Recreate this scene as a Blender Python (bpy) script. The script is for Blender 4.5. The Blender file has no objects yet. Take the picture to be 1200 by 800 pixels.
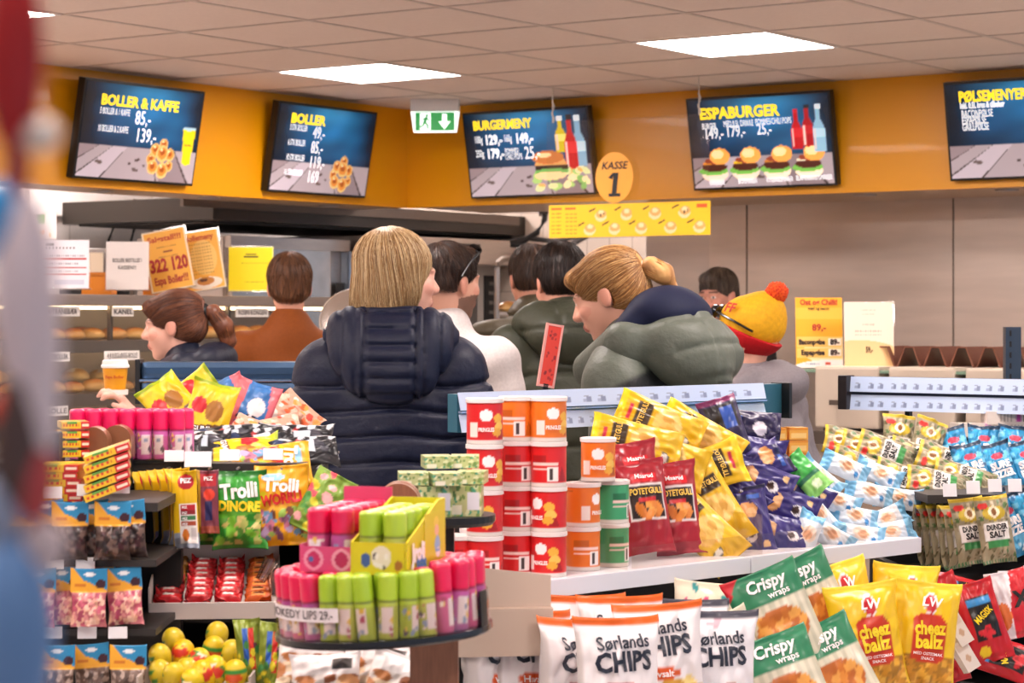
import bpy, bmesh, math, random
import numpy as np
from mathutils import Vector, Matrix, Euler
D = bpy.data; SC = bpy.context.scene; COL = SC.collection
PI = math.pi
# ---------------- camera, world, exposure ----------------
F, HZ, EZ = 2650.0, 372.0, 1.50          # focal length in px of a 1200 px wide frame, horizon row, eye height
cam = D.cameras.new('camera'); camo = D.objects.new('camera', cam); COL.objects.link(camo)
camo.location = (0, 0, EZ); camo.rotation_euler = (PI/2, 0, 0)
cam.sensor_width = 36; cam.lens = F/1200*36; cam.shift_y = -(400-HZ)/1200
cam.dof.use_dof = True; cam.dof.focus_distance = 5.4; cam.dof.aperture_fstop = 8.0
cam.clip_start = .05
SC.camera = camo
w = D.worlds.new('world'); SC.world = w; w.use_nodes = True
bg = w.node_tree.nodes['Background']; bg.inputs[0].default_value = (.60, .76, 1.0, 1); bg.inputs[1].default_value = 1.35
# daylight: brighter towards the shop windows behind the camera on its right
_n = w.node_tree.nodes; _l = w.node_tree.links; _tc = _n.new('ShaderNodeTexCoord'); _dp = _n.new('ShaderNodeVectorMath'); _dp.operation = 'DOT_PRODUCT'; _dp.inputs[1].default_value = (.80, -.60, .0)
_mr = _n.new('ShaderNodeMapRange'); _mr.inputs['From Min'].default_value = -.4; _mr.inputs['From Max'].default_value = .9; _mr.inputs['To Min'].default_value = .22; _mr.inputs['To Max'].default_value = 1.6
_l.new(_tc.outputs['Generated'], _dp.inputs[0]); _l.new(_dp.outputs['Value'], _mr.inputs['Value']); _l.new(_mr.outputs[0], bg.inputs[1])
PANEL_POWER = 48.0; SPOT_POWER = 22.0
SC.view_settings.view_transform = 'Standard'; SC.view_settings.look = 'None'
SC.view_settings.exposure = -0.55; SC.view_settings.gamma = 1.0; SC.view_settings.use_curve_mapping = False

# ---------------- helpers ----------------
def P(px, py, d): return Vector(((px-600)*d/F, d, EZ-(py-HZ)*d/F))
def S(px, d): return px*d/F
def lin(c): return tuple((x/12.92 if x <= .04045 else ((x+.055)/1.055)**2.4) for x in c)
def C(h):
    if not isinstance(h, str): return tuple(h)
    h = h.lstrip('#'); return lin([int(h[i:i+2], 16)/255 for i in (0, 2, 4)])
_M = {}
def mat(col, rough=.5, metal=0., name=None, emit=0., coat=0., noise=0., nscale=30., bump=0., bscale=40., spec=.5, stretch=None):
    key = (col, rough, metal, name, emit, coat, noise, nscale, bump, bscale, spec, stretch)
    if key in _M: return _M[key]
    m = D.materials.new(name or 'surface'); m.use_nodes = True; nt = m.node_tree; N = nt.nodes; L = nt.links
    b = N['Principled BSDF']
    b.inputs['Roughness'].default_value = rough; b.inputs['Metallic'].default_value = metal
    b.inputs['Coat Weight'].default_value = coat; b.inputs['Specular IOR Level'].default_value = spec
    src = None
    if col == 'attr':
        a = N.new('ShaderNodeAttribute'); a.attribute_name = 'col'; src = a.outputs['Color']
    else:
        c = C(col); b.inputs['Base Color'].default_value = (*c, 1)
    if noise or bump:
        tc = N.new('ShaderNodeTexCoord'); mp = N.new('ShaderNodeMapping'); L.new(tc.outputs['Object'], mp.inputs[0])
        if stretch: mp.inputs['Scale'].default_value = stretch
    if noise:
        n = N.new('ShaderNodeTexNoise'); n.inputs['Scale'].default_value = nscale; L.new(mp.outputs[0], n.inputs['Vector'])
        mx = N.new('ShaderNodeMix'); mx.data_type = 'RGBA'; mx.blend_type = 'MULTIPLY'; mx.inputs[0].default_value = 1
        r = N.new('ShaderNodeMapRange'); r.inputs['From Min'].default_value = .3; r.inputs['From Max'].default_value = .7
        r.inputs['To Min'].default_value = 1-noise; r.inputs['To Max'].default_value = 1+noise*.6
        L.new(n.outputs['Fac'], r.inputs['Value']); L.new(r.outputs[0], mx.inputs['B'])
        if src: L.new(src, mx.inputs['A'])
        else: mx.inputs['A'].default_value = (*C(col), 1)
        src = mx.outputs['Result']
    if bump:
        n2 = N.new('ShaderNodeTexNoise'); n2.inputs['Scale'].default_value = bscale; n2.inputs['Detail'].default_value = 3; L.new(mp.outputs[0], n2.inputs['Vector'])
        bp = N.new('ShaderNodeBump'); bp.inputs['Strength'].default_value = bump; bp.inputs['Distance'].default_value = .01
        L.new(n2.outputs['Fac'], bp.inputs['Height']); L.new(bp.outputs[0], b.inputs['Normal'])
    if src:
        L.new(src, b.inputs['Base Color'])
    if emit:
        b.inputs['Emission Strength'].default_value = emit
        if src: L.new(src, b.inputs['Emission Color'])
        else: b.inputs['Emission Color'].default_value = (*C(col), 1)
    _M[key] = m; return m
def glass_mat(name, tint, opacity, rough=.05):
    if name in _M: return _M[name]
    m = D.materials.new(name); m.use_nodes = True; nt = m.node_tree; N = nt.nodes; L = nt.links
    N.remove(N['Principled BSDF']); o = N['Material Output']
    t = N.new('ShaderNodeBsdfTransparent'); t.inputs[0].default_value = (*C(tint), 1)
    g = N.new('ShaderNodeBsdfGlossy'); g.inputs['Roughness'].default_value = rough
    fr = N.new('ShaderNodeLayerWeight'); pw = N.new('ShaderNodeMath'); pw.operation = 'POWER'; pw.inputs[1].default_value = 4.0; L.new(fr.outputs['Facing'], pw.inputs[0])
    ad = N.new('ShaderNodeMath'); ad.operation = 'MULTIPLY_ADD'; ad.inputs[1].default_value = .5; ad.inputs[2].default_value = opacity+.025; ad.use_clamp = True
    L.new(pw.outputs[0], ad.inputs[0])
    mx = N.new('ShaderNodeMixShader'); L.new(ad.outputs[0], mx.inputs[0]); L.new(t.outputs[0], mx.inputs[1]); L.new(g.outputs[0], mx.inputs[2])
    L.new(mx.outputs[0], o.inputs[0]); _M[name] = m; return m
PRINT = mat('attr', .5, name='printed_paper'); FILM = mat('attr', .38, name='printed_film', coat=.12, spec=.4); CARD = mat('attr', .38, name='printed_card', coat=.2)
CLEAR = glass_mat('clear_plastic', '#fbf7f4', .02); PLEXI = glass_mat('acrylic_sheet', '#fdfdfd', .015); CASEGLASS = glass_mat('case_glass', '#f4f6f6', .02)
WHITE = mat('#e9e6e4', .45, name='white_lacquer'); TAGM = mat('#eeeef2', .4, name='tag_plastic'); BLACK = mat('#0c0c0e', .4, name='black_plastic')
STEEL = mat('#b5aaa2', .3, .9, name='brushed_steel', noise=.06, nscale=12, stretch=(1, 1, 12)); DSTEEL = mat('#6b6058', .4, .8, name='dark_steel')
NAVYMETAL = mat('#22303f', .3, .3, name='painted_rail'); INK = mat('#16161a', .6, name='ink'); DARK = mat('#1d1a19', .6, name='dark_shelf')
WOOD = mat('#8a5a41', .42, name='brown_laminate', noise=.18, nscale=14, stretch=(14, 14, 1.5))

def link(name, me, parent=None, loc=None, rot=None):
    o = D.objects.new(name, me); COL.objects.link(o)
    if parent: o.parent = parent
    if loc is not None: o.location = loc
    if rot is not None: o.rotation_euler = rot
    return o
def tag(o, label=None, cat=None, group=None, kind=None):
    if label: o['label'] = label
    if cat: o['category'] = cat
    if group: o['group'] = group
    if kind: o['kind'] = kind
    return o
def empty(name, loc=(0, 0, 0), rot=None, label=None, cat=None, group=None):
    return tag(link(name, None, None, loc, rot), label, cat, group)
def meshd(name, V, Fc, m=None, cols=None, smooth=True):
    me = D.meshes.new(name); me.from_pydata([tuple(v) for v in np.asarray(V).tolist()] if not isinstance(V, list) else V, [], Fc if isinstance(Fc, list) else Fc.tolist())
    if cols is not None:
        a = me.color_attributes.new('col', 'FLOAT_COLOR', 'POINT')
        c4 = np.ones((len(me.vertices), 4), np.float32); c4[:, :3] = cols; a.data.foreach_set('color', c4.ravel())
    if m: me.materials.append(m)
    if smooth: me.polygons.foreach_set('use_smooth', np.ones(len(me.polygons), bool))
    me.update(); return me
def rotm(rx=0, roll=0, yaw=0):   # in-plane roll, then tilt back (+) , then yaw
    return (Matrix.Rotation(yaw, 3, 'Z') @ Matrix.Rotation(-rx, 3, 'X') @ Matrix.Rotation(roll, 3, 'Y')).to_euler()
class MB:
    def __init__(s): s.bm = bmesh.new()
    def box(s, c, size, R=None, b=0.):
        g = bmesh.ops.create_cube(s.bm, size=1); vs = g['verts']
        M = Matrix.Translation(Vector(c)) @ (R.to_4x4() if R else Matrix()) @ Matrix.Diagonal((*size, 1))
        bmesh.ops.transform(s.bm, matrix=M, verts=vs)
        if b:
            es = list({e for v in vs for e in v.link_edges})
            bmesh.ops.bevel(s.bm, geom=es, offset=b, segments=2, affect='EDGES', profile=.7)
        return s
    def seg(s, a, bb, th, z0, z1, off=0., b=0.):   # upright slab between two plan points
        a = Vector((a[0], a[1])); bb = Vector((bb[0], bb[1])); dv = bb-a; ang = math.atan2(dv.y, dv.x); mid = (a+bb)/2
        nrm = Vector((-dv.y, dv.x)).normalized()*off
        return s.box((mid.x+nrm.x, mid.y+nrm.y, (z0+z1)/2), (dv.length, th, z1-z0), Matrix.Rotation(ang, 3, 'Z'), b)
    def lathe(s, prof, n=24, M=None, cap=True):
        rings = []
        for r, z in prof:
            rings.append([s.bm.verts.new((M @ Vector((r*math.cos(2*PI*i/n), r*math.sin(2*PI*i/n), z))) if M else Vector((r*math.cos(2*PI*i/n), r*math.sin(2*PI*i/n), z))) for i in range(n)])
        for a, b in zip(rings, rings[1:]):
            for i in range(n): s.bm.faces.new((a[i], a[(i+1) % n], b[(i+1) % n], b[i]))
        if cap:
            s.bm.faces.new(rings[0][::-1]); s.bm.faces.new(rings[-1])
        return s
    def tube(s, pts, r, n=8):
        pts = [Vector(p) for p in pts]; rings = []
        for i, p in enumerate(pts):
            t = (pts[min(i+1, len(pts)-1)]-pts[max(i-1, 0)]).normalized()
            u = t.cross(Vector((0, 0, 1)) if abs(t.z) < .95 else Vector((1, 0, 0))).normalized(); v = t.cross(u)
            rings.append([s.bm.verts.new(p+(u*math.cos(2*PI*k/n)+v*math.sin(2*PI*k/n))*r) for k in range(n)])
        for a, b in zip(rings, rings[1:]):
            for i in range(n): s.bm.faces.new((a[i], a[(i+1) % n], b[(i+1) % n], b[i]))
        s.bm.faces.new(rings[0][::-1]); s.bm.faces.new(rings[-1]); return s
    def prism(s, pts, y0, y1):   # polygon in XZ, extruded along Y
        a = [s.bm.verts.new((x, y0, z)) for x, z in pts]; b = [s.bm.verts.new((x, y1, z)) for x, z in pts]; n = len(pts)
        s.bm.faces.new(a); s.bm.faces.new(b[::-1])
        for i in range(n): s.bm.faces.new((a[i], b[i], b[(i+1) % n], a[(i+1) % n]))
        return s
    def data(s, name, m, smooth=False):
        bmesh.ops.recalc_face_normals(s.bm, faces=s.bm.faces[:]); me = D.meshes.new(name); s.bm.to_mesh(me); s.bm.free(); me.materials.append(m)
        if smooth:
            me.polygons.foreach_set('use_smooth', np.ones(len(me.polygons), bool)); me.set_sharp_from_angle(angle=.6)
        return me
    def obj(s, name, m, parent=None, loc=None, rot=None, smooth=False): return link(name, s.data(name, m, smooth), parent, loc, rot)
def struct(o): o['kind'] = 'structure'; return o

# ---- printing: colours laid over a (u, v) grid as a colour attribute ----
def paint(U, V, layers):
    c = np.zeros((len(U), 3)); c[:] = C(layers[0])
    for l in layers[1:]:
        k = l[0]
        if k == 'r': mk = (U >= l[1]) & (V >= l[2]) & (U <= l[3]) & (V <= l[4]); c[mk] = C(l[5])
        elif k == 'e': mk = ((U-l[1])/l[3])**2+((V-l[2])/l[4])**2 <= 1; c[mk] = C(l[5])
        elif k == 't':
            mk = np.ones(len(U), bool); p = l[1]; sg = sum(p[i][0]*p[(i+1) % len(p)][1]-p[(i+1) % len(p)][0]*p[i][1] for i in range(len(p)))
            for i in range(len(p)):
                a, b = p[i], p[(i+1) % len(p)]
                mk &= ((b[0]-a[0])*(V-a[1])-(b[1]-a[1])*(U-a[0]))*sg >= 0
            c[mk] = C(l[2])
        elif k == 'b':   # (b, seed, n, u0,v0,u1,v1, ru, rv, cols)
            rg = random.Random(l[1])
            for _ in range(l[2]):
                cu, cv = rg.uniform(l[3], l[5]), rg.uniform(l[4], l[6]); q = rg.uniform(.6, 1.3); an = rg.uniform(0, PI)
                du, dv = (U-cu)/l[7], (V-cv)/l[8]; x = du*math.cos(an)+dv*math.sin(an); y = -du*math.sin(an)+dv*math.cos(an)
                c[(x/q)**2+(y/q/.7)**2 <= 1] = C(rg.choice(l[9]))
        elif k == 'g':   # vertical blend between two printed colours
            t = np.clip((V-l[1])/(l[3]-l[1]), 0, 1)[:, None]; mk = (V >= l[1]) & (V <= l[3])
            c[mk] = ((1-t)*np.array(C(l[2]))+t*np.array(C(l[4])))[mk]
        elif k == 'f':   # soft-edged ellipse
            q = np.exp(-(((U-l[1])/l[3])**2+((V-l[2])/l[4])**2))[:, None]*l[6]; c = c*(1-q)+np.array(C(l[5]))*q
        elif k == 's':   # stripes (u0,v0,u1,v1,n,col,axis)
            mk = (U >= l[1]) & (V >= l[2]) & (U <= l[3]) & (V <= l[4]); q = ((U-l[1])/(l[3]-l[1]) if l[7] == 'u' else (V-l[2])/(l[4]-l[2]))
            c[mk & ((q*l[5]) % 1 < .5)] = C(l[6])
        elif k == 'n':   # mottling (seed, freq, amount)
            rg = np.random.RandomState(l[1]); q = np.zeros(len(U))
            for _ in range(7):
                a, b, ph = rg.randn()*l[2], rg.randn()*l[2], rg.rand()*6.28; q += np.sin(a*U+b*V+ph)
            c *= np.clip(1+l[3]*q/3, .15, 2.5)[:, None]
    return c
def gridf(nx, ny, flip=False):
    i, j = np.meshgrid(np.arange(nx), np.arange(ny)); a = (j*(nx+1)+i).ravel(); q = np.stack([a, a+1, a+nx+2, a+nx+1], 1)
    return q[:, ::-1] if flip else q
def sheet(name, w, h, layers, m=PRINT, th=.002, nx=40, ny=50, parent=None, loc=None, rot=None, bend=0.):
    """a printed panel with thickness: front faces -Y, centred"""
    u, v = np.meshgrid(np.linspace(0, 1, nx+1), np.linspace(0, 1, ny+1)); u = u.ravel(); v = v.ravel()
    X = (u-.5)*w; Z = (v-.5)*h; Y = bend*(1-(2*u-1)**2)
    Vf = np.stack([X, Y-th/2, Z], 1); Vb = np.stack([X, Y+th/2, Z], 1); n = len(Vf); f = gridf(nx, ny).tolist(); fb = [[a+n for a in q[::-1]] for q in f]
    rim = list(range(nx+1))+[(nx+1)*(j+1)-1 for j in range(1, ny+1)]+[(nx+1)*ny+i for i in range(nx-1, -1, -1)]+[(nx+1)*j for j in range(ny-1, 0, -1)]
    side = [[rim[i], rim[i]+n, rim[(i+1) % len(rim)]+n, rim[(i+1) % len(rim)]] for i in range(len(rim))]
    c = paint(u, v, layers); me = meshd(name, np.concatenate([Vf, Vb]), f+fb+side, m, np.concatenate([c, np.tile(C(layers[0]), (n, 1))]), smooth=False)
    return link(name, me, parent, loc, rot) if name else me
_T = {}
def text(s, size, m, parent, at=(0, 0, 0), bold=0., align='CENTER', width=None, rot=0., surf=None, shear=0., name='lettering', squash=1., rotm_=None):
    """flat lettering in the parent's XZ plane, facing -Y, kept to its surface"""
    key = (s, bold, align, shear, surf is not None)
    if key not in _T:
        cu = D.curves.new('lettering', 'FONT'); cu.body = s; cu.size = 1; cu.align_x = align; cu.align_y = 'CENTER'; cu.offset = bold; cu.resolution_u = 2; cu.shear = shear; cu.space_line = .85
        ob = D.objects.new('lettering', cu); me = D.meshes.new_from_object(ob)
        if surf is not None and len(me.polygons):
            q = bmesh.new(); q.from_mesh(me)
            for pl in ((1, 0, 0), (0, 1, 0)):
                lo = min(v.co.dot(pl) for v in q.verts); hi = max(v.co.dot(pl) for v in q.verts)
                for c_ in np.arange(lo+.12, hi, .14): bmesh.ops.bisect_plane(q, geom=q.verts[:]+q.edges[:]+q.faces[:], plane_co=Vector(pl)*c_, plane_no=pl)
            q.to_mesh(me); q.free()
        v = np.empty(len(me.vertices)*3, np.float32); me.vertices.foreach_get('co', v)
        _T[key] = (v.reshape(-1, 3), [list(p.vertices) for p in me.polygons]); D.objects.remove(ob); D.meshes.remove(me); D.curves.remove(cu)
    v, f = _T[key]
    if not len(v): return None
    X = v[:, 0]*size*squash; Z = v[:, 1]*size
    if width: k = width/max(1e-6, X.max()-X.min()); X = X*k
    c, q = math.cos(rot), math.sin(rot); X, Z = c*X-q*Z+at[0], q*X+c*Z+at[2]
    Y = np.full(len(X), at[1]-.0006) if surf is None else surf(X, Z)-.0035
    me = meshd(name, np.stack([X, Y, Z], 1), f, m, smooth=False); return link(name, me, parent)
def dup(root, loc=None, rot=None, label=None, group=None):
    r = root.copy(); COL.objects.link(r)
    if loc is not None: r.location = loc
    if rot is not None: r.rotation_euler = rot
    if label: r['label'] = label
    if group: r['group'] = group
    for ch in list(root.children):
        c = ch.copy(); COL.objects.link(c); c.parent = r
        for g in ch.children:
            d = g.copy(); COL.objects.link(d); d.parent = c
    return r

# ---------------- the place ----------------
TH = .9637; NV = Vector((math.cos(TH), math.sin(TH))); MV = Vector((math.sin(TH), -math.cos(TH)))
CO = Vector((-.53, 11.46)); ZC = EZ+1.056; ZF = EZ+.555
def meet(px, a, dv):    # where the pixel column px crosses the plan line a + t dv
    k = (px-600)/F; t = (k*a.y-a.x)/(dv.x-k*dv.y); return a+dv*t
def cell(m, n): return Vector((-1.5625, 7.88))+.6*(NV*n+MV*m)
YELLOW = mat('#d69000', .35, name='yellow_laminate', coat=.08)
struct(MB().box((0, 5, -.05), (24, 26, .1)).obj('floor', mat('#cdc2b8', .5, name='vinyl_floor', noise=.1, nscale=5)))
b = MB()
LIGHTS = [(-1+3*i, 3-4*j) for i in range(-1, 4) for j in range(0, 4)]+[(-4, 7), (-1, 7), (2, 7)]  # the trailing panels are added behind the fascia to brighten the kitchen
for m_ in range(-14, 18):
    for n_ in range(-14, 9):
        if (m_, n_) in LIGHTS: continue
        c = cell(m_+.5, n_+.5)
        if not (-7.5 < c.x < 7.5 and -5 < c.y < 13.9): continue
        b.box((c.x, c.y, ZC+.011), (.584, .584, .02), Matrix.Rotation(TH, 3, 'Z'))
b.box((0, 4.4, ZC+.05), (15.5, 19.5, .04))
struct(b.obj('ceiling', mat('#ddcdc4', .9, name='mineral_tile', noise=.03, nscale=60)))
GRIDM = mat('#c0b2aa', .5, name='grid_bar')
b = MB()
for k in range(-14, 18):
    p = cell(k, -3); b.box((p.x, p.y, ZC-.0005), (15, .018, .003), Matrix.Rotation(TH, 3, 'Z'))
for k in range(-14, 10):
    p = cell(2, k); b.box((p.x, p.y, ZC-.001), (.018, 15, .003), Matrix.Rotation(TH, 3, 'Z'))
struct(b.obj('trim_1', GRIDM))
LAMP = mat('#fff0ea', .6, name='lit_diffuser', emit=PANEL_POWER)
for q, (m_, n_) in enumerate(LIGHTS):
    c = cell(m_+.5, n_+.5)
    lab = {(-1, 3): 'square lit ceiling panel above the exit sign', (2, 3): 'square lit ceiling panel above the screen with four burgers'}.get((m_, n_), 'square lit ceiling panel out of view above shop and kitchen')
    t = empty('ceiling_light', (c.x, c.y, ZC), (0, 0, TH), lab, 'ceiling light', 'square ceiling light panels')
    MB().box((0, 0, .006), (.56, .56, .01)).obj('diffuser', LAMP, t)
    f = MB()
    for sx, sy, w_, h_ in ((0, .286, .59, .012), (0, -.286, .59, .012), (.286, 0, .012, .56), (-.286, 0, .012, .56)): f.box((sx, sy, .004), (w_, h_, .016))
    f.obj('frame', WHITE, t)
# fascias and soffits
L0 = CO-NV*6.0; R1 = CO+MV*6.5
def fascia(name, a, bb, off):
    o = MB().seg(a, bb, .05, ZF, ZC, off).obj(name, YELLOW); return struct(o)
fascia('wall_fascia_left', L0, CO, .025); fascia('wall_fascia_right', CO-MV*.0, R1, .025)
SOFF = mat('#b89a7d', .35, .3, name='soffit_panel')
A = CO-MV*1.9; b = MB()
def quad(b, pts, z0, z1):
    lo = [b.bm.verts.new((p.x, p.y, z0)) for p in pts]; hi = [b.bm.verts.new((p.x, p.y, z1)) for p in pts]; n = len(pts)
    b.bm.faces.new(lo[::-1]); b.bm.faces.new(hi)
    for i in range(n): b.bm.faces.new((lo[i], lo[(i+1) % n], hi[(i+1) % n], hi[i]))
quad(b, [L0-MV*.05, CO-MV*.05+NV*.05, CO-MV*.35+NV*.05, L0-MV*.35], ZF+.003, ZF+.03)
quad(b, [CO+NV*.05, R1+NV*.05, R1+NV*.78, CO+NV*.78-MV*.05], ZF+.003, ZF+.03)
struct(b.obj('trim_2', SOFF))
# walls behind the counter
def tile_mat(name, col, mortar, w_, h_):
    m = D.materials.new(name); m.use_nodes = True; N = m.node_tree.nodes; L = m.node_tree.links; bs = N['Principled BSDF']; bs.inputs['Roughness'].default_value = .25
    tc = N.new('ShaderNodeTexCoord'); sp = N.new('ShaderNodeSeparateXYZ'); cb = N.new('ShaderNodeCombineXYZ'); L.new(tc.outputs['Object'], sp.inputs[0]); L.new(sp.outputs[0], cb.inputs[0]); L.new(sp.outputs[2], cb.inputs[1])
    t = N.new('ShaderNodeTexBrick'); t.offset = 0; t.inputs['Scale'].default_value = 1; t.inputs['Brick Width'].default_value = w_; t.inputs['Row Height'].default_value = h_; t.inputs['Mortar Size'].default_value = .003
    t.inputs['Color1'].default_value = (*C(col), 1); t.inputs['Color2'].default_value = (*C(col), 1); t.inputs['Mortar'].default_value = (*C(mortar), 1)
    L.new(cb.outputs[0], t.inputs['Vector']); L.new(t.outputs['Color'], bs.inputs['Base Color']); return m
TILE = tile_mat('wall_tiles', '#cdbfb2', '#9d9085', .15, .15); TILE2 = tile_mat('large_wall_tiles', '#d8d2cd', '#a9a19a', .30, .42)
def wallseg(name, a, bb, m, z0=0, z1=ZC+.02, th=.08):
    dv = bb-a; o = MB().box((0, 0, (z0+z1)/2), (dv.length, th, z1-z0)).obj(name, m, None, ((a.x+bb.x)/2, (a.y+bb.y)/2, 0), (0, 0, math.atan2(dv.y, dv.x))); return struct(o)
WL = CO-MV*1.55                                    # left kitchen wall runs along NV
BK = CO+NV*1.65                                    # tiled back wall runs along MV
wallseg('wall_left', WL-NV*7, WL+NV*1.65, TILE2)
pj = meet(762, BK, MV)
wallseg('wall_back', BK-MV*1.55, pj+MV*.3, TILE)
SW = CO+NV*.80; s0 = meet(762, SW, MV)
STEELW = mat('#cbbdb2', .34, .65, name='steel_cladding', noise=.07, nscale=3, stretch=(1, 1, 6))
wallseg('wall_right', s0, SW+MV*7, STEELW)
b = MB()
for px in (875, 1117):
    q = meet(px, SW-NV*.042, MV); b.box((q.x, q.y, 1.3), (.006, .004, 1.8), Matrix.Rotation(math.atan2(MV.y, MV.x), 3, 'Z'))
struct(b.obj('trim_3', DSTEEL))
# recessed downlights under the right fascia and left fascia
SPOT = mat('#ffe2b8', .5, name='lit_spot', emit=SPOT_POWER)
for px, side, lab in ((529, 'R', 'small recessed downlight below the screen corner with the burger menu'), (773, 'R', 'small recessed downlight just right of the round yellow till disc'), (1014, 'R', 'small recessed downlight right of the four burger screen'),
                      (1180, 'R', 'small recessed downlight below the sausage menu screen'), (245, 'L', 'small recessed downlight between the two bun screens'), (120, 'L', 'small recessed downlight below the buns and coffee screen'), (385, 'L', 'small recessed downlight below the small bun screen')):
    q = meet(px, CO+NV*.22, MV) if side == 'R' else meet(px, CO-MV*.2, NV)
    t = empty('downlight', (q.x, q.y, ZF), None, lab, 'downlight', 'recessed downlights in the soffit')
    MB().lathe([(.045, -.004), (.052, -.004), (.052, .002), (.045, .002)], 24).obj('ring', STEEL, t)
    MB().lathe([(.0, -.002), (.044, -.002), (.044, .001), (0, .001)], 20, cap=False).obj('lens', SPOT, t)
# ---------------- screens ----------------
SCREEN = mat('attr', .25, name='lit_screen', emit=1.0)
YTXT = mat('#f5d81a', .5, name='yellow_letters', emit=1.6); WTXT = mat('#f2f4f8', .5, name='white_letters', emit=1.6)
BACKING = ['#0a2036', ('f', .55, .78, .30, .28, '#1d6fa8', .85), ('f', .30, .62, .2, .2, '#134a78', .6), ('f', .75, .55, .22, .2, '#155a8c', .7), ('f', .5, .95, .25, .12, '#2c86b8', .6), ('f', .0, .7, .12, .6, '#0a0d14', .9), ('f', 1.0, .7, .10, .6, '#0a0d14', .8), ('n', 5, 16, .18),
    ('r', 0, 0, 1, .34, '#9a8d92'), ('t', [(0, .34), (.16, .34), (-.2, 0), (-.4, 0)], '#86767a'), ('t', [(.27, .34), (.40, .34), (.20, 0), (-.02, 0)], '#aca0a8'), ('t', [(.62, .34), (.8, .34), (.95, 0), (.7, 0)], '#7f7074'),
    ('t', [(.155, .34), (.16, .34), (-.19, 0), (-.21, 0)], '#3a2d2c'), ('t', [(.395, .34), (.40, .34), (.20, 0), (.19, 0)], '#3a2d2c'), ('t', [(.60, .34), (.605, .34), (.68, 0), (.67, 0)], '#3a2d2c'), ('t', [(.27, .34), (.275, .34), (-.02, 0), (-.04, 0)], '#3a2d2c'), ('t', [(.8, .34), (.81, .34), (.96, 0), (.94, 0)], '#3a2d2c'), ('b', 6, 5, .1, .05, .6, .25, .03, .02, ['#4a3a38', '#5c4c4a'])]
def bun_pic(cu, cv, r):
    o = []
    for i, (dx, dy, q) in enumerate([(-.9, -.1, .7), (-.55, .55, .8), (.9, .3, .75), (.95, -.5, .6), (.2, 1.0, .7), (.15, .35, .95), (-.65, -.65, .85), (.3, -.85, .9)]):
        x, y, a = cu+dx*r, cv+dy*r*1.75, r*q*.62
        o += [('e', x, y, a, a*1.75, '#cfa867'), ('e', x, y+.1*a, a*.8, a*1.3, '#c07c34'), ('e', x, y+.3*a, a*.45, a*.7, '#98491c'), ('e', x-.2*a, y+.9*a, a*.25, a*.3, '#e2c48c')]
    return o
def bottle_pic(cu, v0, h, w_, col, cap, lab):
    return [('e', cu, v0+h*.35, w_, h*.36, col), ('r', cu-w_, v0, cu+w_, v0+h*.5, col), ('r', cu-w_*.4, v0+h*.6, cu+w_*.4, v0+h*.93, col), ('r', cu-w_*.45, v0+h*.9, cu+w_*.45, v0+h, cap), ('r', cu-w_, v0+h*.3, cu+w_, v0+h*.5, lab), ('r', cu-w_*.8, v0+.02, cu-w_*.55, v0+h*.5, '#e8c4bc')]
def burger_pic(cu, cv, r, fill):
    s = 1.75
    return [('e', cu, cv-.5*r*s, r, .55*r*s, '#e9d9c0'), ('e', cu-.1*r, cv-.35*r*s, r*1.1, .28*r*s, '#6fae4a'), ('e', cu, cv-.1*r*s, r*.95, .3*r*s, '#4a2219'), ('r', cu-r*.85, cv+.05*r*s, cu+r*.8, cv+.25*r*s, fill), ('e', cu+.1*r, cv+.32*r*s, r*.8, .22*r*s, '#8d3b25'),
            ('e', cu+.45*r, cv+.6*r*s, r*.75, .55*r*s, '#e7a24a'), ('e', cu+.3*r, cv+.75*r*s, r*.45, .3*r*s, '#f4d79a')]
def tv(px, side, layers, label, off=0.):
    q = meet(px, CO+(-NV if side == 'R' else MV)*.03, MV if side == 'R' else NV)
    if off: q = q+MV*off
    yaw = math.atan2(MV.y, MV.x) if side == 'R' else math.atan2(NV.y, NV.x)
    t = empty('menu_screen', (q.x, q.y, EZ+.59), rotm(-math.radians(10.5), 0, yaw), label, 'menu screen', 'menu screens on the yellow fascia')
    MB().box((0, .012, .21), (.735, .04, .425), b=.004).obj('housing', mat('#0a0a0c', .35, name='screen_bezel'), t)
    MB().box((0, .04, .25), (.2, .05, .12)).obj('wall_bracket', DARK, t)
    d = sheet('display', .712, .402, layers, SCREEN, .002, 130, 74, t, (0, -.0095, .21))
    return t
def tt(t, s, u, v, size, m=WTXT, bold=.0, align='LEFT', width=None, squash=.72): text(s, size, m, t, ((u-.5)*.712, -.0112, .21+(v-.5)*.402), bold, align, width, squash=squash)
t1 = tv(156, 'L', BACKING+bun_pic(.69, .25, .088)+[('t', [(.86, .60), (.975, .60), (.955, .22), (.885, .22)], '#c9ba14'), ('e', .917, .60, .058, .02, '#9ab8c4'), ('e', .92, .22, .035, .02, '#d3c413')], 'menu screen nearest the left end of the fascia, buns and a yellow coffee cup')
tt(t1, 'BOLLER & KAFFE', .13, .82, .062, YTXT, .035, width=.47); tt(t1, '5 BOLLER & 1 KAFFE', .13, .705, .04, squash=.5, bold=0.); tt(t1, '85,-', .43, .66, .085, squash=.75)
tt(t1, '10 BOLLER & 2 KAFFE', .13, .52, .04, squash=.48, bold=0.); tt(t1, '139,-', .45, .475, .085, squash=.75); text('Espa Boller', .012, mat('#a03a20', .5, name='red_print'), t1, ((.917-.5)*.712, -.0112, .21+(.42-.5)*.402), .02, squash=.8)
t2 = tv(370.5, 'L', BACKING+bun_pic(.71, .24, .088), 'menu screen beside the exit sign, heap of buns under four prices')
tt(t2, 'BOLLER', .12, .845, .062, YTXT, .035, width=.25)
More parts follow.
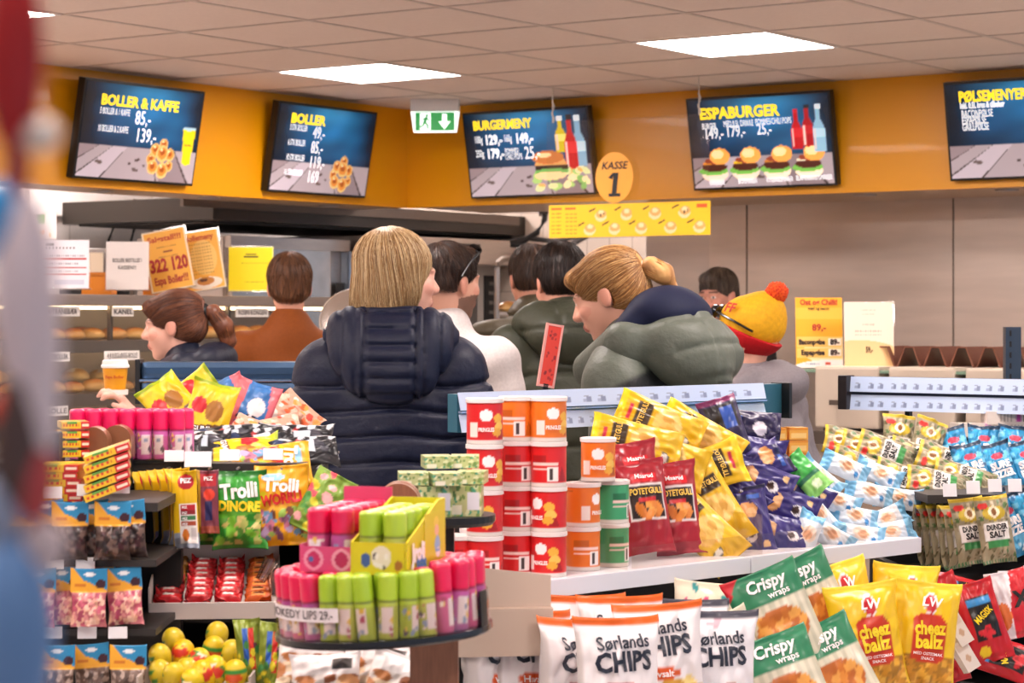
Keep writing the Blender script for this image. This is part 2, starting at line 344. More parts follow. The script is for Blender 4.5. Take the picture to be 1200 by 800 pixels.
for i, (a, p) in enumerate((('3 STK BOLLER', '49,-'), ('6 STK BOLLER', '85,-'), ('10 STK BOLLER', '119,-'), ('16 STK BOLLER', '169'))):
    tt(t2, a, .12, .74-i*.175, .04, squash=.5, bold=0.); tt(t2, p, .36, .70-i*.175, .082, squash=.7)
t3 = tv(625, 'R', BACKING+bottle_pic(.78, .5, .42, .045, '#c9b41a', '#dfe6ea', '#f0e070')+bottle_pic(.92, .32, .6, .05, '#7ea6bf', '#d7e3ea', '#bcd3df')+bottle_pic(.855, .28, .66, .05, '#b4131c', '#26262c', '#d32a30')+[('b', 3, 26, .55, .08, .97, .28, .04, .05, ['#7fae62', '#cfd79a', '#e8dca6', '#d9a860', '#9fbf70']), ('e', .68, .34, .13, .13, '#d79a5a'), ('e', .66, .44, .13, .08, '#b96d35'), ('r', .55, .29, .82, .35, '#2d1c17'), ('e', .68, .27, .14, .035, '#6ea552'), ('e', .67, .22, .13, .05, '#e6c893'), ('e', .63, .47, .06, .03, '#eecb94')], 'menu screen with one large burger, fries and three bottles')
tt(t3, 'BURGERMENY', .07, .86, .062, YTXT, .035, width=.345)
for s_, u, v, z, q in (('100g', .07, .69, .05, .5), ('129,-', .155, .68, .066, .78), ('160g', .315, .69, .05, .5), ('149,-', .41, .68, .066, .78), ('250g', .07, .52, .05, .5), ('179,-', .16, .51, .066, .78), ('POMMES/', .315, .535, .04, .5), ('CHILI POPS', .315, .465, .04, .5), ('25,-', .475, .50, .085, .7)): tt(t3, s_, u, v, z, squash=q, bold=.03 if z == .066 else 0.)
lay = list(BACKING)
for i, fl in enumerate(('#d8851e', '#e2b32a', '#b8742c', '#e8d9bd')): lay += burger_pic(.155+.225*i, .25, .098, fl)
lay += bottle_pic(.765, .40, .45, .036, '#b3121b', '#c8202a', '#d5222c')+bottle_pic(.845, .42, .47, .038, '#a11119', '#222228', '#b51a22')+bottle_pic(.92, .36, .52, .042, '#86b0c8', '#d9e6ee', '#a9cde0')
t4 = tv(896.5, 'R', lay, 'menu screen with four open burgers in a row')
tt(t4, 'ESPABURGER', .08, .84, .07, YTXT, .035, width=.41)
for s_, u, v, z, q in (('BURGER', .09, .70, .04, .5), ('MED 0,5L DRIKKE', .25, .715, .04, .5), ('POMMES/CHILI POPS', .48, .72, .04, .5), ('149,-', .10, .615, .072, .7), ('179,-', .26, .625, .072, .7), ('25,-', .485, .635, .072, .7), ('ORIGINAL', .11, .055, .032, .55), ('BOFSMAKER', .32, .06, .032, .55), ('KYLLINGSMAKER', .525, .065, .032, .55), ('BLÅMUGGOSTSMAKER', .735, .07, .032, .55)): tt(t4, s_, u, v, z, squash=q, bold=0.)
t5 = tv(1110, 'R', BACKING+bottle_pic(.60, .1, .62, .06, '#a9c9d8', '#dfe9ee', '#c7dbe4')+[('e', .8, .2, .14, .1, '#c06a30'), ('e', .8, .16, .15, .06, '#e7c48c')], 'menu screen at the right edge listing sausages', .385)
tt(t5, 'PØLSEMENYER', .08, .86, .062, YTXT, .035, width=.305); tt(t5, 'Inkl. 0,5L brus & tilbehør', .085, .77, .036, squash=.55, bold=.03)
for i, s_ in enumerate(('BACONPØLSE', 'ESPAPØLSE', 'GRILLPØLSE')): tt(t5, s_, .09, .68-i*.07, .045, squash=.5, bold=0.)
# exit sign
EX = P(510, 134, 10.95)
t = empty('exit_sign', (EX.x, EX.y, ZC), (0, 0, -.08), 'green and white emergency exit sign hanging in the corner below the ceiling', 'exit sign')
MB().box((0, .0, -.03), (.235, .07, .06), b=.004).obj('housing', mat('#d6d2d0', .4, name='sign_housing'), t)
GREENL = mat('#0a9440', .4, name='exit_green', emit=.8); WHL = mat('#f4fff8', .4, name='exit_white', emit=1.8)
MB().prism([(-.118, -.06), (.118, -.06), (.104, -.16), (-.104, -.16)], -.012, .012).obj('light_panel', WHL, t)
MB().box((0, -.0135, -.108), (.19, .003, .088)).obj('pictogram_panel', GREENL, t)
b = MB(); y = -.0165
b.box((-.046, y, -.108), (.052, .002, .08))
b.prism([(.036, -.072), (.058, -.072), (.058, -.108), (.076, -.108), (.047, -.146), (.018, -.108), (.036, -.108)], y-.001, y+.001).obj('arrow_symbol', WHL, t)
b = MB(); b.lathe([(.0, -.0005), (.0065, -.0005), (.0065, .0005), (0, .0005)], 12, Matrix.Translation((-.038, y-.002, -.079)) @ Matrix.Rotation(PI/2, 4, 'X'), False)
for p0, p1, th in (((-.040, -.088), (-.050, -.112), .013), ((-.050, -.112), (-.036, -.124), .009), ((-.036, -.124), (-.034, -.142), .008), ((-.050, -.112), (-.058, -.128), .008), ((-.058, -.128), (-.07, -.134), .007), ((-.042, -.09), (-.028, -.104), .006), ((-.042, -.09), (-.058, -.098), .006)):
    dx, dz = p1[0]-p0[0], p1[1]-p0[1]; b.box(((p0[0]+p1[0])/2, y-.002, (p0[1]+p1[1])/2), (math.hypot(dx, dz)+.004, .002, th), Matrix.Rotation(-math.atan2(dz, dx), 3, 'Y'))
b.obj('running_figure', GREENL, t)
# hanging acrylic screen with till disc and bun banner
a = P(641, 143, 10.3); e = P(831, 143, 9.86); yaw = math.atan2(e.y-a.y, e.x-a.x); wd = math.hypot(e.x-a.x, e.y-a.y); zt = a.z
t = empty('acrylic_screen', ((a.x+e.x)/2, (a.y+e.y)/2, zt-.95), (0, 0, yaw), 'clear acrylic screen hanging on cords behind the round till disc', 'screen')
MB().box((0, 0, .475), (wd, .004, .95)).obj('pane', PLEXI, t)
b = MB()
for sx in (-wd/2+.03, wd/2-.05):
    b.tube([(sx, 0, .945), (sx, 0, ZC-(zt-.95))], .0025, 6); b.tube([(sx+.006*math.sin(k*1.3), .004, .945+k*.012) for k in range(9)], .004, 6)
b.obj('cord', mat('#c9c0b4', .7, name='cord'), t)
q = P(720, 208, 10.08)
t = empty('till_disc', (q.x, q.y-.004, q.z), (0, 0, yaw), 'round orange-yellow disc reading KASSE 1 on the acrylic screen', 'sign')
MB().lathe([(.107, -.002), (.107, .002)], 48, Matrix.Rotation(PI/2, 4, 'X') @ Matrix.Diagonal((.9, 1.06, 1, 1))).obj('disc', mat('#eda233', .5, name='orange_vinyl'), t)
text('KASSE', .046, INK, t, (0, -.003, .052), .02, squash=.9, shear=.2, width=.135); text('1', .125, INK, t, (0, -.003, -.032), .04, squash=1.1, shear=.1)
MB().box((.002, -.0035, -.078), (.06, .001, .014)).obj('numeral_serif', INK, t)
MB().prism([(-.03, .0), (-.005, .022), (.0, .018), (-.01, -.008)], -.004, -.003).obj('numeral_serif', INK, t)
q = P(736, 257.5, 10.05)
lay = ['#f2bd1c', ('r', .015, .86, .08, .93, '#d9601c'), ('r', .10, .86, .17, .93, '#d9601c'), ('r', .92, .80, .98, .93, '#d0521e')]
for i in range(6): lay += [('s', .02, .72-i*.12, .08, .76-i*.12, 7, '#a8481a', 'u'), ('s', .10, .70-i*.12, .18, .74-i*.12, 9, '#5a4a20', 'u')]
for i, (u, v) in enumerate([(.33, .68), (.49, .70), (.665, .70), (.845, .72), (.26, .26), (.415, .27), (.58, .27), (.76, .27), (.935, .27)]):
    lay += [('e', u, v-.05, .036, .16, '#e9cf9c'), ('e', u+.003, v+.02, .033, .13, '#d9a35c'), ('e', u+.002, v+.06, .018, .07, '#f0d3a0'), ('t', [(u-.075, v+.12), (u-.035, v+.22), (u-.033, v+.17), (u-.073, v+.07)], '#4a3a18')]
    if i in (0, 3): lay += [('e', u, v-.02, .006, .05, '#3a2a20'), ('e', u+.018, v+.02, .005, .04, '#3a2a20')]
wdb = S(190, 10.05)/math.cos(yaw)*1.0
t = sheet('bun_banner', wd*.99, S(39, 10.05), lay, PRINT, .003, 190, 44, None, (q.x, q.y-.004, q.z), (0, 0, yaw)); tag(t, 'long yellow paper banner picturing nine buns under the till disc', 'banner')

# ---------------- kitchen behind the counter ----------------
def along(px, off, dv=None): return meet(px, CO+off, dv or NV)
yL = math.atan2(NV.y, NV.x); yR = math.atan2(MV.y, MV.x)
def rig(name, p, z, yaw, label, cat, group=None): return empty(name, (p.x, p.y, z), (0, 0, yaw), label, cat, group)
# ovens: local X along NV, front at y = 0, facing -Y
OVO = -MV*.55; p0 = along(262, OVO); p1 = along(409, OVO); p2 = along(596, OVO); w1 = (p1-p0).length; w2 = (p2-p1).length
t = rig('baking_oven', p0, 0, yL, 'tall stainless baking oven with a plain door behind the brown jacket', 'oven')
MB().box((w1/2-.01, .30, .95), (w1-.03, .58, 1.9)).obj('body', STEEL, t)
MB().box((w1*.42, -.005, 1.1), (w1*.78, .05, 1.5), b=.006).obj('door', mat('#bdb4ac', .22, .9, name='polished_steel', noise=.12, nscale=9, bump=.05, bscale=9), t)
MB().box((w1*.49, -.01, 1.875), (w1*.95, .05, .06)).obj('top_trim', STEEL, t)
MB().box((w1*.90, -.02, 1.64), (.07, .004, .085)).obj('sticker', mat('#2a2622', .5, name='black_sticker'), t); MB().box((w1*.88, -.02, 1.42), (.05, .004, .04)).obj('sticker', mat('#55504c', .5, name='grey_sticker'), t); MB().box((w1*.86, -.02, 1.26), (.06, .004, .03)).obj('sticker', WHITE, t)
MB().box((w1*.97, -.02, 1.1), (.06, .06, 1.5), b=.01).obj('door_post', mat('#9fb0c4', .3, .8, name='blue_steel'), t)
t = rig('rack_oven', p1, 0, yL, 'wide stainless rack oven with a canopy and black control panel', 'oven')
b = MB(); b.box((w2/2, .85, .95), (w2, .05, 1.9)); b.box((.03, .45, .95), (.05, .85, 1.9)); b.box((w2-.02, .45, .95), (.04, .85, 1.9)); b.box((w2/2, .45, .3), (w2, .8, .6)); b.obj('body', mat('#4a423d', .4, .6, name='oven_interior'), t)
b = MB()
for k in range(6): b.box((w2*.38, .42, .8+k*.18), (w2*.62, .7, .015))
b.obj('rack_shelf', DSTEEL, t)
MB().box((w2/2, .3, 1.865), (w2*.97, 1.0, .14), b=.006).obj('canopy', STEEL, t)
pl = MB().box((w2*.52, -.205, 1.875), (.27, .006, .065)).obj('name_plate', mat('#1b1918', .4, name='plate_black'), t); text('RotoComfo', .036, mat('#cfc8c0', .5, name='pale_letters'), t, (w2*.52, -.209, 1.87), .02)
MB().box((w2*.84, .0, 1.58), (w2*.15, .05, .5)).obj('control_panel', mat('#aaa49e', .4, .5, name='panel_grey'), t)
cp = MB().box((w2*.85, -.028, 1.56), (w2*.085, .01, .36)).obj('keypad', BLACK, t)
b = MB()
for k in range(6): b.box((w2*.85, -.035, 1.42+k*.055), (.05, .006, .02)); b.box((w2*.85+.045, -.035, 1.42+k*.055), (.02, .006, .02))
b.obj('key', mat('#5b5650', .4, name='keys'), t)
for k, (fx, zz) in enumerate(((.10, 1.32), (.70, 1.24))): MB().tube([(w2*fx-.09, -.03, zz+.16), (w2*fx-.02, -.1, zz+.16), (w2*fx+.03, -.1, zz+.05), (w2*fx+.08, -.1, zz-.04), (w2*fx+.2, -.1, zz-.05)], .022, 10).obj('handle', BLACK, t, smooth=True)
# dark extractor hood under the left soffit
p0 = along(228, -MV*.5); p1 = along(612, -MV*.5); wh = (p1-p0).length
t = rig('extractor_hood', p0, EZ+.4, yL, 'long dark extractor hood above the ovens', 'hood')
b = MB(); b.prism([(0, .07), (wh, .07), (wh, .18), (0, .18)], -.12, .9); b.obj('shell', mat('#3c3733', .35, .7, name='hood_steel'), t)
MB().box((wh/2, .4, .064), (wh*.97, .85, .01)).obj('filter', mat('#12100f', .5, .3, name='hood_filter'), t)
MB().box((wh*.42, -.125, .15), (wh*1.0, .02, .05)).obj('front_rail', DSTEEL, t)
# wall socket strip with two plugged cables
q0 = along(30, -MV*1.5); q1 = along(192, -MV*1.5); wl = (q1-q0).length
t = rig('socket_rail', q0, EZ+(372-237)*q0.y/F, yL, 'white wall rail with a row of power sockets under the fascia', 'socket rail')
zz = 0; MB().box((wl/2, 0, .0), (wl, .05, .12), b=.004).obj('casing', WHITE, t)
b = MB()
for k in range(7):
    fx = wl*(.70+.045*k)
    b.lathe([(.018, 0), (.018, .004)], 16, Matrix.Translation((fx, -.024, .01)) @ Matrix.Rotation(PI/2, 4, 'X'))
b.obj('socket', mat('#6e6762', .5, name='socket_grey'), t)
for i, (xa, ya, xb, yb) in enumerate(((140, 236, 127, 282), (160, 238, 153, 284))):
    a = P(xa, ya, q0.y+.55); e = P(xb, yb, q0.y+.45)
    t = empty('power_cable', a, None, ('black plugged cable nearer the white order notice edge', 'black plugged cable nearer the orange sales sign')[i], 'cable', 'black cables in the socket rail')
    MB().tube([(0, 0, .02), (-.012, 0, -.05)], .018, 10).obj('plug', BLACK, t, smooth=True)
    dl = e-a; MB().tube([Vector((-.012, 0, -.05)), Vector((-.02, 0, -.08)), dl*.6+Vector((.01, 0, 0)), dl, dl+Vector((0, 0, -.55))], .008, 8).obj('flex', BLACK, t, smooth=True)
q = along(196, -MV*1.46)
t = rig('wall_duct', q, 0, yL, 'white vertical duct casing left of the oven', 'duct'); MB().box((0, 0, 1.08), (.16, .06, 2.14), b=.004).obj('casing', WHITE, t); MB().box((0.0, -.032, 1.08), (.02, .006, 2.1)).obj('cover_strip', mat('#c9c4be', .5, name='grey_plastic'), t)
# bakery display case: local X along NV, front at y=0
BO = MV*.42; c0 = along(2, BO); c1 = along(432, BO); wc = (c1-c0).length
def bx(px): return (along(px, BO)-c0).length
def bz(py, px): return EZ-(py-HZ)*along(px, BO).y/F
t = rig('bakery_case', c0, 0, yL, 'glass fronted bakery case full of buns below the paper signs', 'display case')
TOPZ = EZ+.09; SH = [EZ-.092, EZ-.305, EZ-.515]
MB().box((wc/2, .3, TOPZ-.02), (wc, .66, .045), b=.004).obj('top_slab', STEEL, t)
for z in SH:
    s = MB().box((wc/2, .3, z-.012), (wc-.02, .56, .018)).obj('shelf', STEEL, t)
    MB().box((wc/2, .012, z-.025), (wc-.02, .02, .05), b=.003).obj('shelf_lip', mat('#8f857d', .3, .85, name='lip_steel'), s)
MB().box((wc/2, .3, .46), (wc, .6, .92)).obj('base_cabinet', mat('#b3a99f', .4, .4, name='case_base'), t)
MB().box((wc/2, .6, 1.23), (wc, .02, .68)).obj('back_panel', mat('#a89c92', .3, .6, name='case_back_panel'), t)
b = MB()
for px in (42, 132, 270, 345, 428): b.box((bx(px), .015, 1.23), (.014, .02, .68))
b.obj('post', DSTEEL, t)
MB().box((wc/2, .002, 1.24), (wc-.01, .004, .64)).obj('front_glass', CASEGLASS, t)
STRIP = mat('#ffd9a8', .5, name='added_case_strip', emit=14.0)  # glowing strips added inside the case to brighten the buns
for z in (TOPZ-.05, SH[0]-.03, SH[1]-.03): MB().box((wc/2, .05, z), (wc-.1, .02, .012)).obj('added_case_strip', STRIP, t)
LT = mat('#35302e', .6, name='label_ink')
def case_label(px0, px1, z, s):
    x0, x1 = bx(px0), bx(px1); l = MB().box(((x0+x1)/2, -.006, z), (x1-x0, .003, .038)).obj('name_card', mat('#efece8', .5, name='card_white'), t)
    text(s, .028, LT, t, ((x0+x1)/2, -.0085, z-.001), .01, width=(x1-x0)*.86)
case_label(38, 92, TOPZ-.066, 'LYS M/TRANEBÆR'); case_label(130, 155, TOPZ-.066, 'KANEL'); case_label(275, 313, TOPZ-.068, 'ROSIN KONGEN'); case_label(44, 80, SH[0]-.062, 'HVETEBOLLER'); case_label(121, 162, SH[0]-.062, '4 JULEGLØGG-BOLLE'); case_label(50, 78, SH[1]-.062, 'BOLLE')
# buns, each its own thing
def bun_data(name, cols, sd, flat=.62, slit=False):
    rg = np.random.RandomState(sd); n = 20; m_ = 12; V = []; c = []
    for j in range(m_+1):
        ph = -PI/2+PI*j/m_
        for i in range(n):
            a = 2*PI*i/n; r = math.cos(ph)*(1+.05*math.sin(3*a+sd)+.03*math.sin(5*a+sd*2)); z = math.sin(ph); z = z*.5 if z < 0 else z
            V.append((r*math.cos(a), r*math.sin(a), z*flat+.5*flat)); tz = max(0, min(1, (z+.1)/1.0)); sp = rg.rand()*.15
            k = np.array(C(cols[0]))*(1-tz)+np.array(C(cols[1]))*tz
            if slit and z > .5 and abs(math.sin(a))*r < .25: k = np.array(C('#f0e2c4'))
            c.append(k*(1-sp))
    Fc = [[j*n+i, j*n+(i+1) % n, (j+1)*n+(i+1) % n, (j+1)*n+i] for j in range(m_) for i in range(n)]
    return meshd(name, V, Fc, CRUST, np.array(c))
CRUST = mat('attr', .4, name='bun_crust', coat=.3, bump=.15, bscale=60)
BUN = [bun_data('bun', ('#e9c07a', '#c77d30'), 1), bun_data('bun', ('#e2b069', '#b3642a'), 2), bun_data('bun', ('#f0d59c', '#d9a04f'), 3, .7, True), bun_data('bun', ('#dcae6d', '#a45a28'), 4, .55)]
rg = random.Random(3)
def bun_row(row, pxs, depth, r, kinds, z, txt):
    for i, px in enumerate(pxs):
        o = link('bun', BUN[kinds[i % len(kinds)]]); x = bx(px); p = c0+NV*x-MV*(depth+rg.uniform(-.01, .01))
        o.location = (p.x, p.y, z); o.rotation_euler = (0, 0, rg.uniform(0, 6)); q = r*rg.uniform(.92, 1.08); o.scale = (q, q, q)
        tag(o, txt, 'bun', row)
bun_row('golden buns on the top shelf', [48, 70, 93, 117, 141, 165, 190], .16, .055, [0, 1], SH[0], 'golden bun in the front row of the top bakery shelf')
bun_row('golden buns on the top shelf, back', [58, 82, 106, 130, 154], .29, .055, [1, 0], SH[0], 'golden bun in the second row of the top bakery shelf')
bun_row('raisin buns on the top shelf', [252, 272, 292, 312, 335], .16, .062, [0, 0, 1], SH[0], 'raisin bun on the top shelf under the ROSIN KONGEN card')
bun_row('halved pale buns on the middle shelf', [56, 82, 104, 150, 180], .30, .056, [2], SH[1]+.035, 'pale split bun in the back row of the middle bakery shelf')
bun_row('brown buns on the middle shelf', [46, 66, 88, 112, 140, 170, 200], .14, .056, [0, 3, 0, 1], SH[1], 'brown glazed bun in the front row of the middle bakery shelf')
bun_row('round rolls on the lower shelf', [62, 86, 110, 136, 160, 190], .2, .062, [0, 2, 1], SH[2], 'round roll on the lowest bakery shelf')
# sheets standing on the case
def stand_sheet(name, x0, x1, y0, y1, d, layers, label, cat, lean=.0, yaw=0., roll=0., nx=70, ny=80, m=PRINT, foot=True, group=None, th=.003):
    c = P((x0+x1)/2, y1, d); t = empty(name, c, rotm(lean, roll, yaw), label, cat, group); w_, h_ = S(x1-x0, d)/max(.5, math.cos(yaw)), S(y1-y0, d)
    sheet('printed_sheet', w_, h_, layers, m, th, nx, ny, t, (0, 0, h_/2))
    MB().box((0, .003, h_/2), (w_+.012, .003, h_+.012)).obj('holder', PLEXI if not foot else glass_mat('holder_plastic', '#ffffff', .05), t)
    if foot: MB().box((0, .03, .002), (w_, .08, .004)).obj('foot', glass_mat('holder_plastic', '#ffffff', .05), t)
    return t, w_, h_
RED = mat('#b0281c', .5, name='red_ink'); ORI = mat('#c2481a', .5, name='orange_ink')
dS = along(100, BO-MV*.1).y
stand_sheet('opening_hours_sheet', 46, 104, 281, 338, along(75, BO-MV*.08).y, ['#e6e3ea', ('r', .05, .60, .95, .625, '#b8282a'), ('r', .05, .42, .95, .445, '#b8282a'), ('r', .05, .28, .95, .305, '#b8282a'), ('s', .1, .82, .75, .86, 9, '#4a4450', 'u'), ('r', .1, .88, .28, .93, '#3a3640'), ('s', .1, .66, .9, .69, 17, '#8c8894', 'u'), ('s', .1, .5, .8, .53, 15, '#8c8894', 'u'), ('s', .1, .35, .8, .37, 15, '#8c8894', 'u'), ('r', .3, .08, .9, .18, '#c4c6d6')], 'white paper with three red lines on the bakery case', 'notice', .06)
tt_, w_, h_ = stand_sheet('order_notice', 124, 174, 283, 339.5, along(150, BO-MV*.08).y, ['#e9e2dd'], 'white paper reading BOLLER BESTILLES I KASSEN on the bakery case', 'notice', .05, nx=2, ny=2)
text('BOLLER BESTILLES I', .022, LT, tt_, (0, -.003, h_*.61), .01, width=w_*.68); text('KASSEN!!!', .022, LT, tt_, (0, -.003, h_*.46), .01, width=w_*.42)
SGN = ['#f0b03c', ('n', 3, 3, .06), ('r', 0, 0, 1, .02, '#f7e6c4'), ('r', 0, .98, 1, 1, '#f7e6c4'), ('r', 0, 0, .03, 1, '#f7e6c4'), ('r', .97, 0, 1, 1, '#f7e6c4'), ('s', .3, .72, .75, .735, 11, '#6b3a18', 'u'), ('s', .3, .56, .75, .575, 11, '#6b3a18', 'u'), ('r', .42, .63, .64, .655, '#7d2a18')]
tt_, w_, h_ = stand_sheet('sales_sign', 178, 229, 268, 339.5, along(205, BO-MV*.06).y, SGN, 'orange leaning sign with the figures 322 120', 'sign', .05, 0, -.19)
text('Salgstall!!!', .032, ORI, tt_, (0, -.003, h_*.86), .03, width=w_*.78); text('322 120', .075, RED, tt_, (0, -.003, h_*.42), .045, width=w_*.88); text('Espa Boller!!!', .045, RED, tt_, (0, -.003, h_*.17), .03, width=w_*.78)
tt_, w_, h_ = stand_sheet('bun_menu_sign', 220, 266, 270, 339.5, along(243, BO-MV*.06).y, ['#f4b746', ('e', .55, .55, .33, .3, '#f7cc70'), ('r', 0, 0, 1, .02, '#f7e6c4'), ('r', .97, 0, 1, 1, '#f7e6c4'), ('e', .5, .12, .42, .1, '#f3ead8'), ('e', .5, .15, .22, .07, '#c9873c'), ('e', .45, .17, .1, .03, '#5a3018')]+[('s', .22, .78-i*.055, .78, .79-i*.055, 9, '#8d5a20', 'u') for i in range(10)], 'orange leaning bun menu sheet with a plate of food at its foot', 'sign', .05, 0, -.17)
text('Bollemeny', .034, ORI, tt_, (0, -.003, h_*.89), .03, width=w_*.72)
stand_sheet('yellow_notice', 268, 320, 289, 341, along(294, BO-MV*.06).y, ['#e8d80c', ('r', .38, .82, .62, .85, '#4a4410'), ('r', .34, .76, .66, .79, '#4a4410'), ('s', .3, .62, .95, .64, 15, '#9c9010', 'u'), ('s', .36, .2, .8, .22, 9, '#9c9010', 'u'), ('r', .0, 0, 1, .02, '#f1e98a'), ('r', .98, 0, 1, 1, '#f1e98a'), ('r', 0, .98, 1, 1, '#f1e98a')], 'bright yellow paper notice on the bakery case beside the oven', 'notice', .05)
tt_, w_, h_ = stand_sheet('wall_poster', 30, 66, 250, 280, along(48, -MV*1.49).y-.02, ['#ded8d4', ('r', .35, .6, .6, .95, '#6aa352'), ('b', 4, 12, .1, .1, .95, .35, .05, .12, ['#d58a3a', '#c8a040'])], 'small pale poster with a green figure on the tiled wall', 'poster', foot=False)
for i, (x0, x1) in enumerate(((99, 134), (170, 196), (205, 225))):
    p = P((x0+x1)/2, 340, along((x0+x1)/2, BO-MV*.30).y); w_ = S(x1-x0, p.y)*.98
    t = empty('bread_crate', (p.x, p.y, TOPZ+.003), (0, 0, yL-.9), ('orange plastic crate behind the red-lined paper', 'orange plastic crate behind the sales sign', 'orange plastic crate furthest right behind the bun menu')[i], 'crate', 'orange crates on the bakery case')
    b = MB(); h_ = .095
    for sx, sy, a_, c_ in ((0, -.1, w_, .012), (0, .1, w_, .012), (-w_/2+.006, 0, .012, .2), (w_/2-.006, 0, .012, .2)): b.box((sx, sy, h_/2), (a_, c_, h_), b=.003)
    b.box((0, 0, .005), (w_, .2, .01)); b.obj('body', mat('#e08714', .4, name='orange_crate'), t)
    b = MB(); b.box((0, -.108, h_*.93), (w_+.01, .01, .014)); b.obj('rim', mat('#c9760e', .4, name='orange_rim'), t)
p = P(113, 318, along(113, BO-MV*.58).y); t = empty('coffee_machine', (p.x, p.y, TOPZ), (0, 0, .1), 'dark coffee machine half hidden behind the paper notices', 'machine'); MB().box((0, .0, .13), (.34, .25, .16), b=.02).obj('body', mat('#6d645e', .35, .6, name='machine_grey'), t); MB().box((-.02, -.13, .14), (.12, .01, .1)).obj('front_panel', mat('#e4d5bb', .4, name='cream_panel'), t); MB().box((0, 0, .025), (.3, .22, .05)).obj('base', BLACK, t)
# round steel bowl behind the navy jacket
p = P(415, 404, 8.9); t = empty('steel_bowl', (p.x, p.y, p.z-.03), rotm(.45, 0, 0), 'large round steel pan lid standing behind the navy jacket', 'pan lid')
M = Matrix.Rotation(PI/2, 4, 'X'); MB().lathe([(.10, .01), (.128, -.004), (.137, .0), (.137, .012), (.128, .012), (.10, .022), (.05, .03), (0, .033)], 40, Matrix.Translation((0, 0, .137)) @ M, False).obj('dish', mat('#cfcac5', .25, .9, name='bright_steel'), t, smooth=True)
MB().lathe([(.137, -.004), (.143, .004), (.137, .012)], 40, Matrix.Translation((0, 0, .137)) @ M, False).obj('rim', mat('#d8d5d2', .35, .6, name='rim_steel'), t, smooth=True)
# steel tray trolley in the back
p = P(628, 400, 11.3); t = empty('tray_trolley', (p.x, p.y, 0), (0, 0, yL*.0), 'tubular steel tray trolley with bread by the tiled wall', 'trolley')
zt = EZ+(372-300)*11.3/F; hw = S(46, 11.3)
pts = [(-hw, 0, .1), (-hw, 0, zt-.06)]+[(-hw+.06*(1-math.cos(a)), 0, zt-.06+.06*math.sin(a)) for a in (.5, 1.0, 1.57)]+[(hw-.06, 0, zt)]+[(hw-.06*(1-math.cos(a)), 0, zt-.06+.06*math.sin(a)) for a in (1.0, .5)]+[(hw, 0, zt-.06), (hw, 0, .1)]
for y in (0, .5): MB().tube([(a[0], y, a[2]) for a in pts], .013, 8).obj('frame', STEEL, t, smooth=True)
for k in range(8): MB().box((0, .25, .4+k*.16), (2*hw-.02, .5, .012)).obj('tray', STEEL, t)
for sx in (-hw, hw):
    for y in (0, .5): MB().lathe([(.0, -.02), (.05, -.02), (.05, .02), (0, .02)], 16, Matrix.Translation((sx, y, .05)) @ Matrix.Rotation(PI/2, 4, 'Y'), False).obj('wheel', BLACK, t)
for k, px in enumerate((596, 608, 620)):
    q = P(px, 333, 11.4); o = link('bread_roll', BUN[k % 2]); o.location = (q.x, q.y, .4+7*.16+.008); o.scale = (.06, .06, .06); tag(o, ('bread roll at the left end of the trolley tray', 'middle bread roll on the trolley tray', 'bread roll nearest the heads on the trolley tray')[k], 'bread roll', 'rolls on the trolley')
# black cables along the tiled wall
p = P(633, 245, 12.2)
t = empty('wall_cables', p, None, 'bundle of black cables drooping along the tiled wall', 'cables')
g = lambda x, y: P(x, y, 12.2)-p
MB().tube([g(640, 240), g(638, 258), g(630, 272), g(612, 283), g(598, 286)], .016, 8).obj('cable', BLACK, t, smooth=True); MB().tube([g(598, 284), g(620, 279), g(650, 283), g(680, 276)], .014, 8).obj('cable', BLACK, t, smooth=True); MB().tube([g(598, 286), g(625, 289), g(650, 291), g(670, 286), g(690, 275)], .016, 8).obj('cable', BLACK, t, smooth=True)
MB().box((.02, 0, .02), (.06, .05, .08)).obj('plug', mat('#1d4f9c', .4, name='blue_plug'), t); MB().box((.02, .12, .0), (.05, .3, .05)).obj('wall_clip', BLACK, t)
# right serving counter with glass top
CRO = -NV*1.15; r0 = meet(915, CO+CRO, MV); r1 = meet(1330, CO+CRO, MV); wr = (r1-r0).length; GZ = EZ-(433-HZ)*meet(1010, CO+CRO, MV).y/F
t = rig('serving_counter', r0, 0, yR, 'steel serving counter with a clear glass top behind the price rails', 'counter')
MB().box((wr/2, .32, GZ-.008), (wr, .62, .012), b=.002).obj('glass_top', mat('#7f9a86', .08, 0, name='green_glass'), t)
MB().box((wr/2, .36, .5), (wr, .6, 1.0)).obj('cabinet', mat('#b5a799', .4, .5, name='counter_steel'), t)
b = MB()
for fx in (.12, .55, .97): b.box((wr*fx, .33, 1.05), (.05, .5, .52))
b.obj('support', mat('#3a3331', .5, name='dark_support'), t)
for k in range(4): q = MB().box((wr*(.2+.22*k), .2, 1.19), (wr*.19, .4, .24), b=.01).obj('food_bin', mat('#cdbfae', .4, .2, name='cream_bin'), t); MB().box((0, -.22, 0), (.12, .02, .02)).obj('handle', DSTEEL, q, (wr*(.2+.22*k), .2, 1.17))
MB().box((wr/2, .02, 1.03), (wr, .05, .05)).obj('front_rail', DSTEEL, t)
def csign(x0, x1, y0, lay, label):
    q = meet((x0+x1)/2, CO+CRO+NV*.12, MV); return stand_sheet('counter_sign', x0, x1, y0, 431, q.y, lay, label, 'sign', .12)
WAV = [('e', .75, -.02, .9, .22, '#f3e4cc')]
